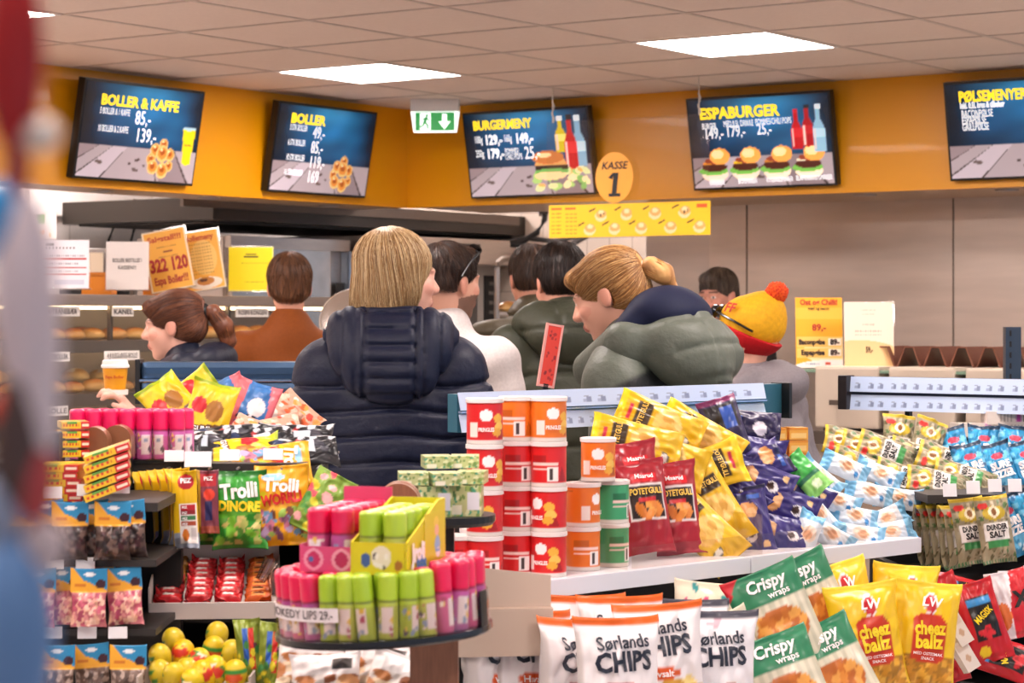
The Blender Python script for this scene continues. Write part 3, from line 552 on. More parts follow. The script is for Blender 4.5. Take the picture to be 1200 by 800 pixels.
tt_, w_, h_ = csign(933, 988, 348, ['#f0a81e', ('r', 0, .7, 1, .86, '#f4b43c'), ('e', .9, .24, .75, .2, '#f4d9a2'), ('r', .02, .30, .98, .44, '#f2c060'), ('r', .02, .15, .98, .28, '#f2c060'), ('r', .70, .32, .96, .42, '#f6ead8'), ('r', .70, .17, .96, .27, '#f6ead8'), ('e', .8, -.02, .9, .14, '#efe6e0'), ('r', .62, .04, .74, .08, '#cc4a30'), ('s', .2, .04, .52, .07, 7, '#6078a0', 'u')], 'orange counter sign with sausage prices beside the paler one')
DI = mat('#2c1812', .5, name='brown_ink')
text('Ost og Chilli!', .03, RED, tt_, (0, -.003, h_*.93), .035, width=w_*.8); text('med og bacon', .018, DI, tt_, (0, -.003, h_*.845), .02, width=w_*.45); text('89,-', .036, RED, tt_, (0, -.003, h_*.57), .03); text('Baconpølse', .028, DI, tt_, (-w_*.16, -.003, h_*.365), .05, width=w_*.56); text('Espapølse', .028, DI, tt_, (-w_*.14, -.003, h_*.215), .05, width=w_*.5); text('89-', .03, DI, tt_, (w_*.33, -.003, h_*.365), .05, width=w_*.2); text('89-', .03, DI, tt_, (w_*.33, -.003, h_*.215), .05, width=w_*.2)
tt_, w_, h_ = csign(990, 1048, 353, ['#f2ddc8', ('e', .3, .16, .9, .26, '#efc68c'), ('r', 0, 0, 1, .2, '#efc68c'), ('s', .35, .87, .65, .885, 7, '#b99b86', 'u'), ('s', .38, .81, .62, .825, 7, '#b99b86', 'u'), ('s', .38, .65, .62, .665, 7, '#b99b86', 'u'), ('s', .22, .55, .78, .57, 11, '#b99b86', 'u'), ('s', .22, .49, .78, .51, 11, '#b99b86', 'u')], 'pale cream counter sign right of the sausage price sign')
text('59,-', .032, DI, tt_, (0, -.003, h_*.27), .03, width=w_*.14)
q = meet(1095, CO+CRO+NV*.25, MV); t = rig('bun_rack', q, GZ, yR, 'zigzag brown metal rack for hot dog rolls on the glass counter', 'rack')
pts = []; n = 7
for k in range(n): pts += [(-.33+k*.11, .0), (-.30+k*.11, .075), (-.265+k*.11, .075), (-.235+k*.11, .0)]
b = MB()
for (xa, za), (xb, zb) in zip(pts, pts[1:]):
    dx, dz = xb-xa, zb-za; b.box(((xa+xb)/2, 0, .012+(za+zb)/2), (math.hypot(dx, dz)+.004, .2, .005), Matrix.Rotation(-math.atan2(dz, dx), 3, 'Y'))
b.obj('folded_sheet', mat('#8a5a48', .35, .6, name='copper_sheet'), t)
q = P(1186, 383, 7.3); t = empty('slotted_post', (q.x, q.y, 0), (0, 0, 0), 'blue grey slotted steel post at the right edge', 'post'); hh = q.z
MB().box((0, 0, hh/2), (.05, .04, hh)).obj('upright', mat('#39485a', .4, .5, name='blue_post'), t); b = MB()
for k in range(int(hh/.035)): b.box((-.01, -.021, hh-.02-k*.035), (.007, .003, .018))
b.obj('slot', BLACK, t)
# ---------------- people: smooth bodies grown from a signed distance field ----------------
def Rm(rx=0, ry=0, rz=0): return np.array((Matrix.Rotation(rz, 3, 'Z') @ Matrix.Rotation(ry, 3, 'Y') @ Matrix.Rotation(rx, 3, 'X')))
A_ = lambda *v: np.array(v, float)
def E_(c, r, R=None, neg=False): return ['E', A_(*c), A_(*r), np.eye(3) if R is None else R, neg]
def K_(a, b, r0, r1=None): return ['K', A_(*a), A_(*b), r0, r0 if r1 is None else r1]
def chain(pts, rs): return [K_(a, b, r0, r1) for a, b, r0, r1 in zip(pts, pts[1:], rs, rs[1:])]
def tfm(prims, R, T, about=(0, 0, 0)):
    a = A_(*about); o = []
    for p in prims:
        if p[0] == 'E': o.append(['E', R @ (p[1]-a)+a+A_(*T), p[2], R @ p[3], p[4]])
        else: o.append(['K', R @ (p[1]-a)+a+A_(*T), R @ (p[2]-a)+a+A_(*T), p[3], p[4]])
    return o
def axis(lo, hi, coarse, fines):
    v = [lo]
    while v[-1] < hi:
        st = coarse
        for a, b, s in fines:
            if a <= v[-1] <= b: st = min(st, s)
        v.append(v[-1]+st)
    return np.array(v, np.float32)
def sdf(name, prims, coarse=.009, fine=(), k=.02, post=None, material=None, colfn=None, parent=None, scale=1., smooth=1):
    lo = np.full(3, 9.); hi = np.full(3, -9.)
    for p in prims:
        if p[0] == 'E':
            if p[4]: continue
            e = np.sqrt(((p[3]*p[2])**2).sum(1)); lo = np.minimum(lo, p[1]-e); hi = np.maximum(hi, p[1]+e)
        else:
            r = max(p[3], p[4]); lo = np.minimum(lo, np.minimum(p[1], p[2])-r); hi = np.maximum(hi, np.maximum(p[1], p[2])+r)
    mg = .035; lo -= mg; hi += mg
    ax = [axis(lo[i], hi[i], coarse, [(f[i][0], f[i][1], f[3]) for f in fine]) for i in range(3)]
    f = np.ones([len(a) for a in ax], np.float32)
    for p in prims:
        kk = k
        if p[0] == 'E': e = np.sqrt(((p[3]*p[2])**2).sum(1)); bl, bh = p[1]-e, p[1]+e
        else: r = max(p[3], p[4]); bl, bh = np.minimum(p[1], p[2])-r, np.maximum(p[1], p[2])+r
        sl = tuple(slice(max(0, np.searchsorted(ax[i], bl[i]-kk*2-.012)), np.searchsorted(ax[i], bh[i]+kk*2+.012)) for i in range(3))
        X, Y, Z = ax[0][sl[0]][:, None, None], ax[1][sl[1]][None, :, None], ax[2][sl[2]][None, None, :]
        if p[0] == 'E':
            c = p[1]; R = p[3]; q = [(X-c[0])*R[0, i]+(Y-c[1])*R[1, i]+(Z-c[2])*R[2, i] for i in range(3)]
            k0 = np.sqrt(sum((q[i]/p[2][i])**2 for i in range(3)))+1e-6; k1 = np.sqrt(sum((q[i]/p[2][i]**2)**2 for i in range(3)))+1e-6; d = k0*(k0-1)/k1
        else:
            a, b = p[1], p[2]; ab = b-a; L2 = max(ab@ab, 1e-9)
            t = np.clip(((X-a[0])*ab[0]+(Y-a[1])*ab[1]+(Z-a[2])*ab[2])/L2, 0, 1)
            d = np.sqrt((X-a[0]-t*ab[0])**2+(Y-a[1]-t*ab[1])**2+(Z-a[2]-t*ab[2])**2)-(p[3]+(p[4]-p[3])*t)
        g = f[sl]
        if p[0] == 'E' and p[4]: f[sl] = np.maximum(g, -d)
        else:
            h = np.clip(.5+.5*(g-d)/kk, 0, 1); f[sl] = g*(1-h)+d*h-kk*h*(1-h)
    if post:
        X, Y, Z = np.meshgrid(*ax, indexing='ij', sparse=True); f = post(X, Y, Z, f).astype(np.float32)
    f[0], f[-1] = 1, 1; f[:, 0], f[:, -1] = 1, 1; f[:, :, 0], f[:, :, -1] = 1, 1
    s = f < 0; n = [len(a)-1 for a in ax]
    cnt = sum(s[i:i+n[0], j:j+n[1], l:l+n[2]].astype(np.uint8) for i in (0, 1) for j in (0, 1) for l in (0, 1))
    cells = np.argwhere((cnt > 0) & (cnt < 8)); ids = np.full(n, -1, np.int32); ids[tuple(cells.T)] = np.arange(len(cells))
    acc = np.zeros((len(cells), 3)); num = np.zeros(len(cells)); cor = [(i, j, l) for i in (0, 1) for j in (0, 1) for l in (0, 1)]
    ci = cells
    for a in cor:
        for b in cor:
            df = [b[i]-a[i] for i in range(3)]
            if sum(df) == 1 and min(df) == 0:
                va = f[ci[:, 0]+a[0], ci[:, 1]+a[1], ci[:, 2]+a[2]]; vb = f[ci[:, 0]+b[0], ci[:, 1]+b[1], ci[:, 2]+b[2]]; mk = (va < 0) != (vb < 0)
                t = np.where(mk, va/np.where(va == vb, 1, va-vb), 0)
                for i in range(3): pa = ax[i][ci[:, i]+a[i]]; pb = ax[i][ci[:, i]+b[i]]; acc[:, i] += np.where(mk, pa+(pb-pa)*t, 0)
                num += mk
    V = acc/num[:, None]; quads = []
    for d in range(3):
        e1, e2 = (d+1) % 3, (d+2) % 3; lo_ = [slice(None)]*3; hi_ = [slice(None)]*3; lo_[d] = slice(0, -1); hi_[d] = slice(1, None)
        sa, sb = s[tuple(lo_)], s[tuple(hi_)]
        for flip, mk in ((False, sa & ~sb), (True, ~sa & sb)):
            q = np.argwhere(mk); ok = (q[:, e1] > 0) & (q[:, e2] > 0) & (q[:, e1] < n[e1]) & (q[:, e2] < n[e2]); q = q[ok]; c = []
            for u, v in ((0, 0), (-1, 0), (-1, -1), (0, -1)):
                r = q.copy(); r[:, e1] += u; r[:, e2] += v; c.append(ids[r[:, 0], r[:, 1], r[:, 2]])
            c = np.stack(c, 1); quads.append(c[:, ::-1] if flip else c)
    Q = np.concatenate(quads); Q = Q[(Q >= 0).all(1)]
    for _ in range(smooth):
        a2 = np.zeros_like(V); n2 = np.zeros(len(V))
        for i in range(4): np.add.at(a2, Q[:, i], V[Q[:, (i+1) % 4]]); np.add.at(n2, Q[:, i], 1)
        V = .5*V+.5*a2/np.maximum(n2, 1)[:, None]
    cols = colfn(V) if colfn else None
    me = D.meshes.new(name); me.vertices.add(len(V)); me.vertices.foreach_set('co', (V*scale).astype(np.float32).ravel())
    me.loops.add(len(Q)*4); me.loops.foreach_set('vertex_index', Q.astype(np.int32).ravel()); me.polygons.add(len(Q)); me.polygons.foreach_set('loop_start', np.arange(len(Q), dtype=np.int32)*4)
    me.polygons.foreach_set('use_smooth', np.ones(len(Q), bool)); me.update(calc_edges=True)
    if cols is not None:
        at = me.color_attributes.new('col', 'FLOAT_COLOR', 'POINT'); c4 = np.ones((len(V), 4), np.float32); c4[:, :3] = cols; at.data.foreach_set('color', c4.ravel())
    me.materials.append(material); return link(name, me, parent)
SKIN = mat('attr', .5, name='skin', spec=.4); HAIRM = mat('attr', .42, name='hair_strands', spec=.4); CLOTH = mat('attr', .7, name='woven_cloth', noise=.08, nscale=120, spec=.25); SHELL = mat('attr', .52, name='quilted_shell', bump=.4, bscale=30, spec=.35)
def head_prims():
    return [E_((0, -.018, .035), (.076, .098, .085)), E_((0, .028, -.03), (.061, .066, .08)), E_((0, .055, -.085), (.034, .03, .028)), E_((0, .072, -.097), (.018, .016, .016)), K_((0, .086, .012), (0, .108, -.022), .0085, .0125),
            E_((.011, .098, -.026), (.009, .010, .008)), E_((-.011, .098, -.026), (.009, .010, .008)), E_((0, .074, .024), (.052, .02, .012)), E_((.034, .062, -.022), (.025, .024, .022)), E_((-.034, .062, -.022), (.025, .024, .022)),
            E_((0, .090, -.056), (.022, .011, .0055)), E_((0, .087, -.067), (.019, .011, .006)), E_((.030, .098, .006), (.016, .014, .010), None, True), E_((-.030, .098, .006), (.016, .014, .010), None, True), E_((.030, .074, .006), (.013, .0125, .0115)), E_((-.030, .074, .006), (.013, .0125, .0115)),
            E_((.073, -.008, -.012), (.009, .018, .029), Rm(.15, 0, .3)), E_((-.073, -.008, -.012), (.009, .018, .029), Rm(.15, 0, -.3))]
def face_cols(L, skin, hairc, beard=0., lip='#b8645a'):
    c = np.tile(np.array(C(skin)), (len(L), 1)); x, y, z = np.abs(L[:, 0]), L[:, 1], L[:, 2]; inh = (np.abs(L) < .16).all(1)
    def mix(mk, col, a=1.): c[mk] = c[mk]*(1-a)+np.array(C(col))*a
    mix(inh & (((x-.036)/.03)**2+((y-.07)/.04)**2+((z+.024)/.022)**2 < 1), '#d98a78', .35); mix(inh & (x < .02) & (y > .104) & (z < .0), '#d98a78', .3); mix(inh & (x > .075), '#d97f6c', .35)
    if beard: mix(inh & (y > -.01) & (z < -.035-.25*np.maximum(0, .05-y)) & (z > -.13) & ~((x < .024) & (y > .085) & (z > -.074)), hairc, beard)
    mix(inh & (x < .024) & (y > .082) & (z < -.049) & (z > -.073), lip, .8)
    mix(inh & (y > .07) & (((x-.030)/.011)**2+((z-.006)/.006)**2 < 1), '#e8e0da'); mix(inh & (y > .075) & (((x-.030)/.0052)**2+((z-.006)/.0058)**2 < 1), '#2c2018')
    mix(inh & (y > .06) & (x > .012) & (x < .05) & (np.abs(z-.029+.1*np.maximum(0, x-.035)) < .0045), hairc, .85); return c
def hand(wr, u, n, s, curl=.5, spread=.0):
    """palm and five fingers: u along the fingers, n out of the palm, s towards the thumb"""
    wr, u, n, s = [A_(*v) for v in (wr, u, n, s)]; u /= np.linalg.norm(u); n = n-u*(n@u); n /= np.linalg.norm(n); s = s-u*(s@u)-n*(s@n); s /= np.linalg.norm(s); o = []
    for i, (ln, r) in enumerate(((.072, .0088), (.08, .009), (.075, .0087), (.06, .0078))):
        off = s*(.029-.0195*i); kn = wr+u*(.088-.006*abs(i-1.2))+off; o.append(K_(wr+off*.55+u*.01, kn, .0145, .0115)); p = kn; a = curl*.8
        dr = u+s*(.06*(1.5-i))*spread
        for q in (.45, .31, .24):
            dd = dr*math.cos(a)+n*math.sin(a); e = p+dd*ln*q; o.append(K_(p, e, r, r*.92)); p = e; r *= .92; a += curl
    b = wr+u*.028+s*.03; e = b+(s*.55+u*.75+n*.35)*.042; o += [K_(wr+u*.012+s*.015, b, .015, .0135), K_(b, e, .0125, .0105), K_(e, e+(u*.85+n*.5+s*.05)*.032, .0102, .0085)]; return o
def strand_cols(base, dark, light, seed, axis_c=(0, -.02, .0), fr=26):
    rg = np.random.RandomState(seed); ph = rg.rand(8)*6.28; am = rg.randn(8)
    def fn(L, V=None):
        a = np.arctan2(L[:, 0]-axis_c[0], L[:, 1]-axis_c[1]); q = np.zeros(len(L)); tw = 1.5*L[:, 2]*10
        for i in range(8): q += am[i]*np.sin((i*fr/8+5)*a+ph[i]+.3*i*tw)
        q = np.clip(.5+q/11, 0, 1)[:, None]; return np.array(C(dark))*(1-q)**1.3+np.array(C(base))*2*q*(1-q)+np.array(C(light))*q**1.5
    return fn
def wrinkle(seed, amp, fr):
    rg = np.random.RandomState(seed); ks = rg.randn(6, 3)*fr; ph = rg.rand(6)*6.28
    return lambda X, Y, Z: amp*sum(np.sin(k[0]*X+k[1]*Y+k[2]*Z*1.6+p) for k, p in zip(ks, ph))/2.5
def quilt(pitch, amp, wdt, z1=9., z0=-9., vert=None):
    def fn(X, Y, Z, f):
        g = np.abs(((Z+.25*np.abs(X)*0+.006*np.sin(X*19+Y*13))/pitch) % 1-.5)*pitch; q = amp*np.exp(-(g/wdt)**2)*((Z < z1) & (Z > z0))
        if vert: h = np.abs((X/vert+.5) % 1-.5)*vert; q = np.maximum(q, amp*.7*np.exp(-(h/wdt)**2)*((Z < z1) & (Z > z0)))
        return f+q
    return fn
def person(label, hpx, d, yaw, hrot, lean=0., skin='#e0a890', hairc='#3a2a20', beard=0., hair=None, top=None, trousers='#23252b', arms=None, extras=None, tall=None, fem=False):
    """hpx: head centre in the photograph; yaw: body heading; hrot: head (pitch down, roll, turn) on the body"""
    hip = A_(0, 0, .95); Rl = Rm(-lean, 0, 0); up = lambda pr: tfm(pr, Rl, (0, 0, 0), hip)
    nb = up([K_((0, -.015, 1.405), (0, .005, 1.47), .05)])[0]; Rh = Rm(-hrot[0], hrot[1], hrot[2]); hc = nb[2]+Rh @ A_(0, .012, .115)
    W = P(hpx[0], hpx[1], d); k = W.z/hc[2]; cy, sy = math.cos(yaw), math.sin(yaw); hx, hy = k*hc[0], k*hc[1]; ox, oy = W.x-(cy*hx-sy*hy), W.y-(sy*hx+cy*hy)
    t = empty('person', (ox, oy, 0), (0, 0, yaw), label, 'person'); sw = .17 if fem else .185
    def local(w): v = (w[0]-ox, w[1]-oy, w[2]); return A_((cy*v[0]+sy*v[1])/k, (-sy*v[0]+cy*v[1])/k, v[2]/k)
    arm = {}
    for sd in (-1, 1):
        sh = up([K_((sd*sw, -.01, 1.345), (0, 0, 1), .05)])[0][1]
        el, wr = (A_(sd*.245, .0, 1.09), A_(sd*.14, .22, 1.06)) if not (arms and sd in arms) else (A_(*arms[sd][0]), A_(*(arms[sd][1](local) if callable(arms[sd][1]) else arms[sd][1])))
        if not (arms and sd in arms): q = up([K_(el, wr, .05)])[0]; el, wr = q[1], q[2]
        u = wr-el; u = u/np.linalg.norm(u); arm[sd] = (sh, el, wr, u)
    tor = up([E_((0, 0, 1.09), (.14, .10, .17)), E_((0, .005, 1.26), (.158, .11, .17)), K_((-sw+.03, -.01, 1.345), (0, -.01, 1.385), .05, .05), K_((sw-.03, -.01, 1.345), (0, -.01, 1.385), .05, .05)])+[nb, K_(nb[2], hc+Rh @ A_(0, -.02, -.045), .05, .055)]
    bp = tor+[E_((0, 0, .94), (.165, .12, .14))]; fines = [((hc[0]-.13, hc[0]+.13), (hc[1]-.14, hc[1]+.15), (hc[2]-.15, hc[2]+.14), .0036)]
    for sd in (-1, 1):
        sh, el, wr, u = arm[sd]; bp += [K_(sh, el, .048, .039), K_(el, wr, .038, .027)]
        if arms and sd in arms and len(arms[sd]) > 2: hp = hand(wr, *[Rz_l(v, yaw) for v in arms[sd][2][:3]], *arms[sd][2][3:])
        else: hp = hand(wr, u, A_(-sd, 0, -.4), A_(0, .3, 1), .45)
        bp += hp; fines.append(((wr[0]-.12, wr[0]+.12), (wr[1]-.12, wr[1]+.14), (wr[2]-.12, wr[2]+.12), .0055))
        bp += [K_((sd*.085, 0, .9), (sd*.095, .012, .5), .085, .056), K_((sd*.095, .012, .5), (sd*.1, -.025, .09), .054, .036), K_((sd*.1, -.035, .05), (sd*.11, .12, .035), .038, .03)]
    hpr = tfm(head_prims(), Rh, hc)
    headL = lambda V: (V-hc) @ Rh
    sdf('body', bp+hpr, .011, fines, .014, None, SKIN, lambda V: face_cols(headL(V), skin, hairc, beard), t, k)
    # clothes
    T = dict(col='#333333', puff=.0, quilt=None, mat=CLOTH, k=.055, hem=.80, collar=True, wr=(.003, 14), sleeve=.0); T.update(top or {}); e = T['puff']
    jp = up([E_((0, 0, 1.21), (.178+e, .125+e, .22+e*.5)), K_((-sw+.03, -.01, 1.338), (0, -.01, 1.385), .066+e*.5, .062+e*.4), K_((sw-.03, -.01, 1.338), (0, -.01, 1.385), .066+e*.5, .062+e*.4), E_((0, 0, 1.04), (.162+e, .13+e, .22))])+[E_((0, 0, .88), (.18+e, .138+e, .17))]
    if T['collar']: jp += up([K_((0, -.02, 1.40), (0, -.005, 1.445), .082+e*.3, .073+e*.3)])
    for sd in (-1, 1): sh, el, wr, u = arm[sd]; jp += [K_(sh, el, .060+e*.8, .055+e*.8), K_(el, wr-u*.02, .056+e*.8, .043+e*.3)]
    wf = wrinkle(int(d*100), *T['wr']); Ri = np.linalg.inv(Rl)
    def unlean(X, Y, Z): c_, s_ = math.cos(lean), math.sin(lean); yy, zz = Y-hip[1], Z-hip[2]; return c_*yy-s_*zz+hip[1], s_*yy+c_*zz+hip[2]
    def post(X, Y, Z, f):
        Y2, Z2 = unlean(X, Y, Z); f = f+wf(X, Y, Z)
        if T['quilt']: f = T['quilt'](X, Y2, Z2, f)
        f = np.maximum(f, T['hem']-Z); return f
    cf = T.get('colfn') or (lambda L: np.tile(np.array(C(T['col'])), (len(L), 1)))
    def cfn(V): y2, z2 = unlean(V[:, 0], V[:, 1], V[:, 2]); return cf(np.stack([V[:, 0], y2, z2], 1))
    sdf(T.get('name', 'jacket'), jp, T.get('res', .0085), (), T.get('k', .035), post, T['mat'], cfn, t, k)
    if T.get('hood'):
        h = T['hood']; hq = up(h['prims'])
        def hp_(X, Y, Z, f):
            Y2, Z2 = unlean(X, Y, Z); f = f+wf(X, Y, Z)*1.2; return h['post'](X, Y2, Z2, f) if h.get('post') else f
        hcf = h.get('colfn') or (lambda L: np.tile(np.array(C(h.get('col', T['col']))), (len(L), 1)))
        def hcfn(V): y2, z2 = unlean(V[:, 0], V[:, 1], V[:, 2]); return hcf(np.stack([V[:, 0], y2, z2], 1))
        sdf('hood', hq, .007, (), h.get('k', .03), hp_, T['mat'], hcfn, t, k)
    tr = [E_((0, 0, .93), (.172, .128, .12))]
    for sd in (-1, 1): tr += [K_((sd*.088, 0, .9), (sd*.095, .012, .5), .096, .075), K_((sd*.095, .012, .5), (sd*.1, -.02, .07), .075, .062)]
    sdf('trousers', tr, .016, (), .02, lambda X, Y, Z, f: np.maximum(f, .06-Z), CLOTH, lambda V: np.tile(np.array(C(trousers)), (len(V), 1)), t, k)
    for sd in (-1, 1): sdf('shoe', [K_((sd*.1, -.04, .045), (sd*.11, .13, .035), .047, .04)], .012, (), .02, lambda X, Y, Z, f: np.maximum(f, .0-Z), CLOTH, lambda V: np.tile(np.array(C('#2a2623')), (len(V), 1)), t, k)
    if hair:
        for nm, prims, kw in hair:
            fn = kw.get('col'); gr = kw.get('groove', .0016)*.45; ac = kw.get('ac', (0, -.02)); rg = np.random.RandomState(len(prims)*7+int(d*10)); ph = rg.rand(3)*6.28
            def hpost(X, Y, Z, f, kw=kw, gr=gr, ac=ac, ph=ph):
                lx, ly, lz = [(X-hc[0])*Rh[0, i]+(Y-hc[1])*Rh[1, i]+(Z-hc[2])*Rh[2, i] for i in range(3)]
                a = np.arctan2(lx-ac[0], ly-ac[1]); f = f+gr*(np.sin(34*a+ph[0]+9*lz)+.8*np.sin(57*a+ph[1]-14*lz)+.6*np.sin(21*a+ph[2]+50*lz))
                if kw.get('post'): f = kw['post'](lx, ly, lz, f)
                return f
            ho = sdf(nm, tfm(prims, Rh, hc), .0042, (), kw.get('k', .015), hpost if not kw.get('plain') else (lambda X, Y, Z, f: f), kw.get('mat', HAIRM), (lambda V, fn=fn: fn(headL(V))), t, k)
            if kw.get('locks'): m_, cl, n_, sp = kw['locks']; strands(ho, m_, hc, Rh, k, cl, n_, int(d*100), t, sp)
    if extras: extras(t, k, hc, Rh)
    return t, k, local
def strands(obj, mode, hc, Rh, k, cols, n, seed, t, spec):
    """fine locks laid over a hair mass: polylines cast out to its surface from a centre, sweeping away from a pole"""
    from mathutils.bvhtree import BVHTree
    me = obj.data; bv = BVHTree.FromPolygons([v.co[:] for v in me.vertices], [p.vertices[:] for p in me.polygons]); rg = random.Random(seed); V = []; Fc = []; CC = []
    pole = A_(*spec['pole']); pole /= np.linalg.norm(pole); ctr = A_(*spec.get('ctr', (0, -.02, .02))); a1 = np.cross(pole, A_(1, 0, 0)); a1 /= np.linalg.norm(a1); a2 = np.cross(pole, a1); cr = [np.array(C(c)) for c in cols]
    for _ in range(n):
        th = rg.uniform(0, 2*PI); s0, s1 = spec['span']; ln = (s1-s0)*(rg.uniform(.75, 1.1) if mode == 'long' else rg.uniform(.14, .26)); st = s0 if mode == 'long' else rg.uniform(s0, s1-ln*.6); st += rg.uniform(0, .12)
        np_ = 14 if mode == 'long' else 5; lift = rg.uniform(.0002, .0022); w_ = rg.uniform(.0006, .0013); dth = rg.uniform(-.12, .12); pts = []; off = rg.uniform(-.05, .05)
        for i in range(np_):
            f = i/(np_-1); ph = st+ln*f; a = th+dth*f+off*math.sin(f*3); dr = math.cos(ph)*pole+math.sin(ph)*(math.cos(a)*a1+math.sin(a)*a2); o = (hc+Rh @ ctr)*k; dw = Rh @ dr
            far = Vector(o+dw*.3*k); hit = bv.ray_cast(far, Vector(-dw), .29*k)
            if hit[0] is None: break
            lf = lift+(.004*f*rg.uniform(.5, 1.2) if mode == 'short' else .0); pts.append((np.array(hit[0])+np.array(hit[1])*lf*k, np.array(hit[1])))
        if len(pts) < 4: continue
        ok = all(np.linalg.norm(pts[i+1][0]-pts[i][0]) < .05*k for i in range(len(pts)-1))
        if not ok: continue
        q = rg.random(); c = cr[0]*(1-q)+cr[1]*q if rg.random() < .6 else (cr[1]*(1-q)+cr[2]*q); b0 = len(V)
        for i, (p, nn) in enumerate(pts):
            tg = pts[min(i+1, len(pts)-1)][0]-pts[max(i-1, 0)][0]; tg /= np.linalg.norm(tg)+1e-9; sd = np.cross(tg, nn); sd /= np.linalg.norm(sd)+1e-9; ww = w_*k*(1-.75*i/(len(pts)-1))
            V += [p-sd*ww, p+nn*ww*.9, p+sd*ww]; CC += [c]*3
        for i in range(len(pts)-1):
            for j in range(3): a_, b_ = b0+3*i+j, b0+3*i+(j+1) % 3; Fc.append([a_, b_, b_+3, a_+3])
    if V: link('hair_locks', meshd('hair_locks', [tuple(v) for v in V], Fc, HAIRM, np.array(CC)), t)
def tail_locks(t, k, hc, Rh, pts, rs, cols, n, seed):
    rg = random.Random(seed); cr = [np.array(C(c)) for c in cols]; V = []; Fc = []; CC = []; m = len(pts); tt_ = np.linspace(0, m-1, 16)
    for _ in range(n):
        an = rg.uniform(0, 6.28); q = rg.random(); c = cr[0]*(1-q)+cr[1]*q if rg.random() < .6 else cr[1]*(1-q)+cr[2]*q; b0 = len(V); w_ = rg.uniform(.0006, .0013); pr = rg.uniform(.92, 1.12); dr = rg.uniform(-.5, .5); en = int(rg.uniform(10, 16)); P_ = []
        for q_ in tt_[:en]:
            i = min(int(q_), m-2); f = q_-i; c0 = pts[i]*(1-f)+pts[i+1]*f; r = (rs[i]*(1-f)+rs[i+1]*f)*pr; tg = pts[i+1]-pts[i]; tg = tg/np.linalg.norm(tg); u = np.cross(tg, A_(1, .02, 0)); u /= np.linalg.norm(u); v = np.cross(tg, u); a = an+dr*q_/m
            nn = u*math.cos(a)+v*math.sin(a); P_.append((c0+nn*r, nn, np.cross(tg, nn)))
        for i, (p, nn, sd) in enumerate(P_): ww = w_*(1-.7*i/len(P_)); V += [(hc+Rh @ (p-sd*ww))*k, (hc+Rh @ (p+nn*ww))*k, (hc+Rh @ (p+sd*ww))*k]; CC += [c]*3
        for i in range(len(P_)-1):
            for j in range(3): a_, b_ = b0+3*i+j, b0+3*i+(j+1) % 3; Fc.append([a_, b_, b_+3, a_+3])
    link('ponytail_locks', meshd('ponytail_locks', [tuple(v) for v in V], Fc, HAIRM, np.array(CC)), t)
def Rz_l(v, yaw): c, s = math.cos(yaw), math.sin(yaw); return A_(c*v[0]+s*v[1], -s*v[0]+c*v[1], v[2])
solid = lambda col: (lambda L: np.tile(np.array(C(col)), (len(L), 1)))
FACE = E_((0, .125, -.045), (.072, .085, .105), None, True)
def short_hair(fn, side=None, zcut=-.055, full=.0, cl=None):
    def post(x, y, z, f):
        f = np.maximum(f, (zcut+.55*np.maximum(0, y+.03))-z); ear = .03-np.sqrt(((np.abs(x)-.08)/1.2)**2+(y+.002)**2+((z+.02)/1.1)**2); return np.maximum(f, ear)
    return ('hair', [E_((0, -.02, .038+full*.3), (.081+full, .103+full, .088+full)), E_((0, -.045, -.01), (.074+full, .07, .06)), E_((0, .06, .085), (.05, .04, .032)), E_((0, .13, -.03), (.085, .078, .092), None, True)], dict(col=fn, post=post, groove=.0022, ac=(0, -.03), locks=('short', cl, 1500, dict(pole=(0, -.35, 1), span=(.05, 2.3))) if cl else None))
def tail_fn(fn): return dict(col=fn, groove=.002, ac=(0, -.12))
# navy puffer woman, blond bob, face turned right
BL = strand_cols('#b9925f', '#6e4a2a', '#e6cda0', 3, fr=40)
bob = [E_((0, -.022, .038), (.088, .106, .092)), E_((0, -.03, -.03), (.091, .096, .09)), E_((0, -.05, -.075), (.082, .072, .055)), E_((.0, .135, -.05), (.12, .085, .105), None, True), E_((0, .11, -.07), (.07, .06, .09), None, True)]
hoodA = dict(prims=[E_((0, -.115, 1.385), (.155, .06, .09)), E_((0, -.135, 1.325), (.115, .05, .07)), K_((-.13, -.06, 1.43), (-.05, .05, 1.46), .05, .04), K_((.13, -.06, 1.43), (.05, .05, 1.46), .05, .04), K_((-.1, -.09, 1.45), (.1, -.09, 1.45), .05)], k=.05,
    post=lambda X, Y, Z, f: f+.011*np.exp(-((np.abs(X)-.066)/.006)**2)*(Y < -.08)+.009*np.exp(-((np.abs((Z/.042) % 1-.5)*.042)/.005)**2)*(np.abs(X) < .066)*(Y < -.06)+.008*np.exp(-((np.abs(((np.abs(X)-.066)/.04) % 1-.5)*.04)/.005)**2)*(np.abs(X) > .075)*(Y < -.03))
person('woman with a blond bob in a navy quilted puffer jacket', (467, 325), 6.0, .03, (.08, 0, -1.12), 0., '#e2ab96', '#8d6a48', 0, [('hair', bob, dict(col=BL, groove=.0022, k=.02, locks=('long', ('#7a5634', '#b9925f', '#ecd6ac'), 2600, dict(pole=(0, -.25, 1), span=(.08, 2.75))), post=lambda x, y, z, f: np.maximum(f, (-.108+.02*np.sin(9*np.arctan2(x, y)))-z)))],
    dict(col='#101832', puff=.022, quilt=quilt(.067, .013, .0065, 1.36), res=.0062, mat=SHELL, hood=hoodA, wr=(.003, 24), k=.055, hem=.74), fem=True)
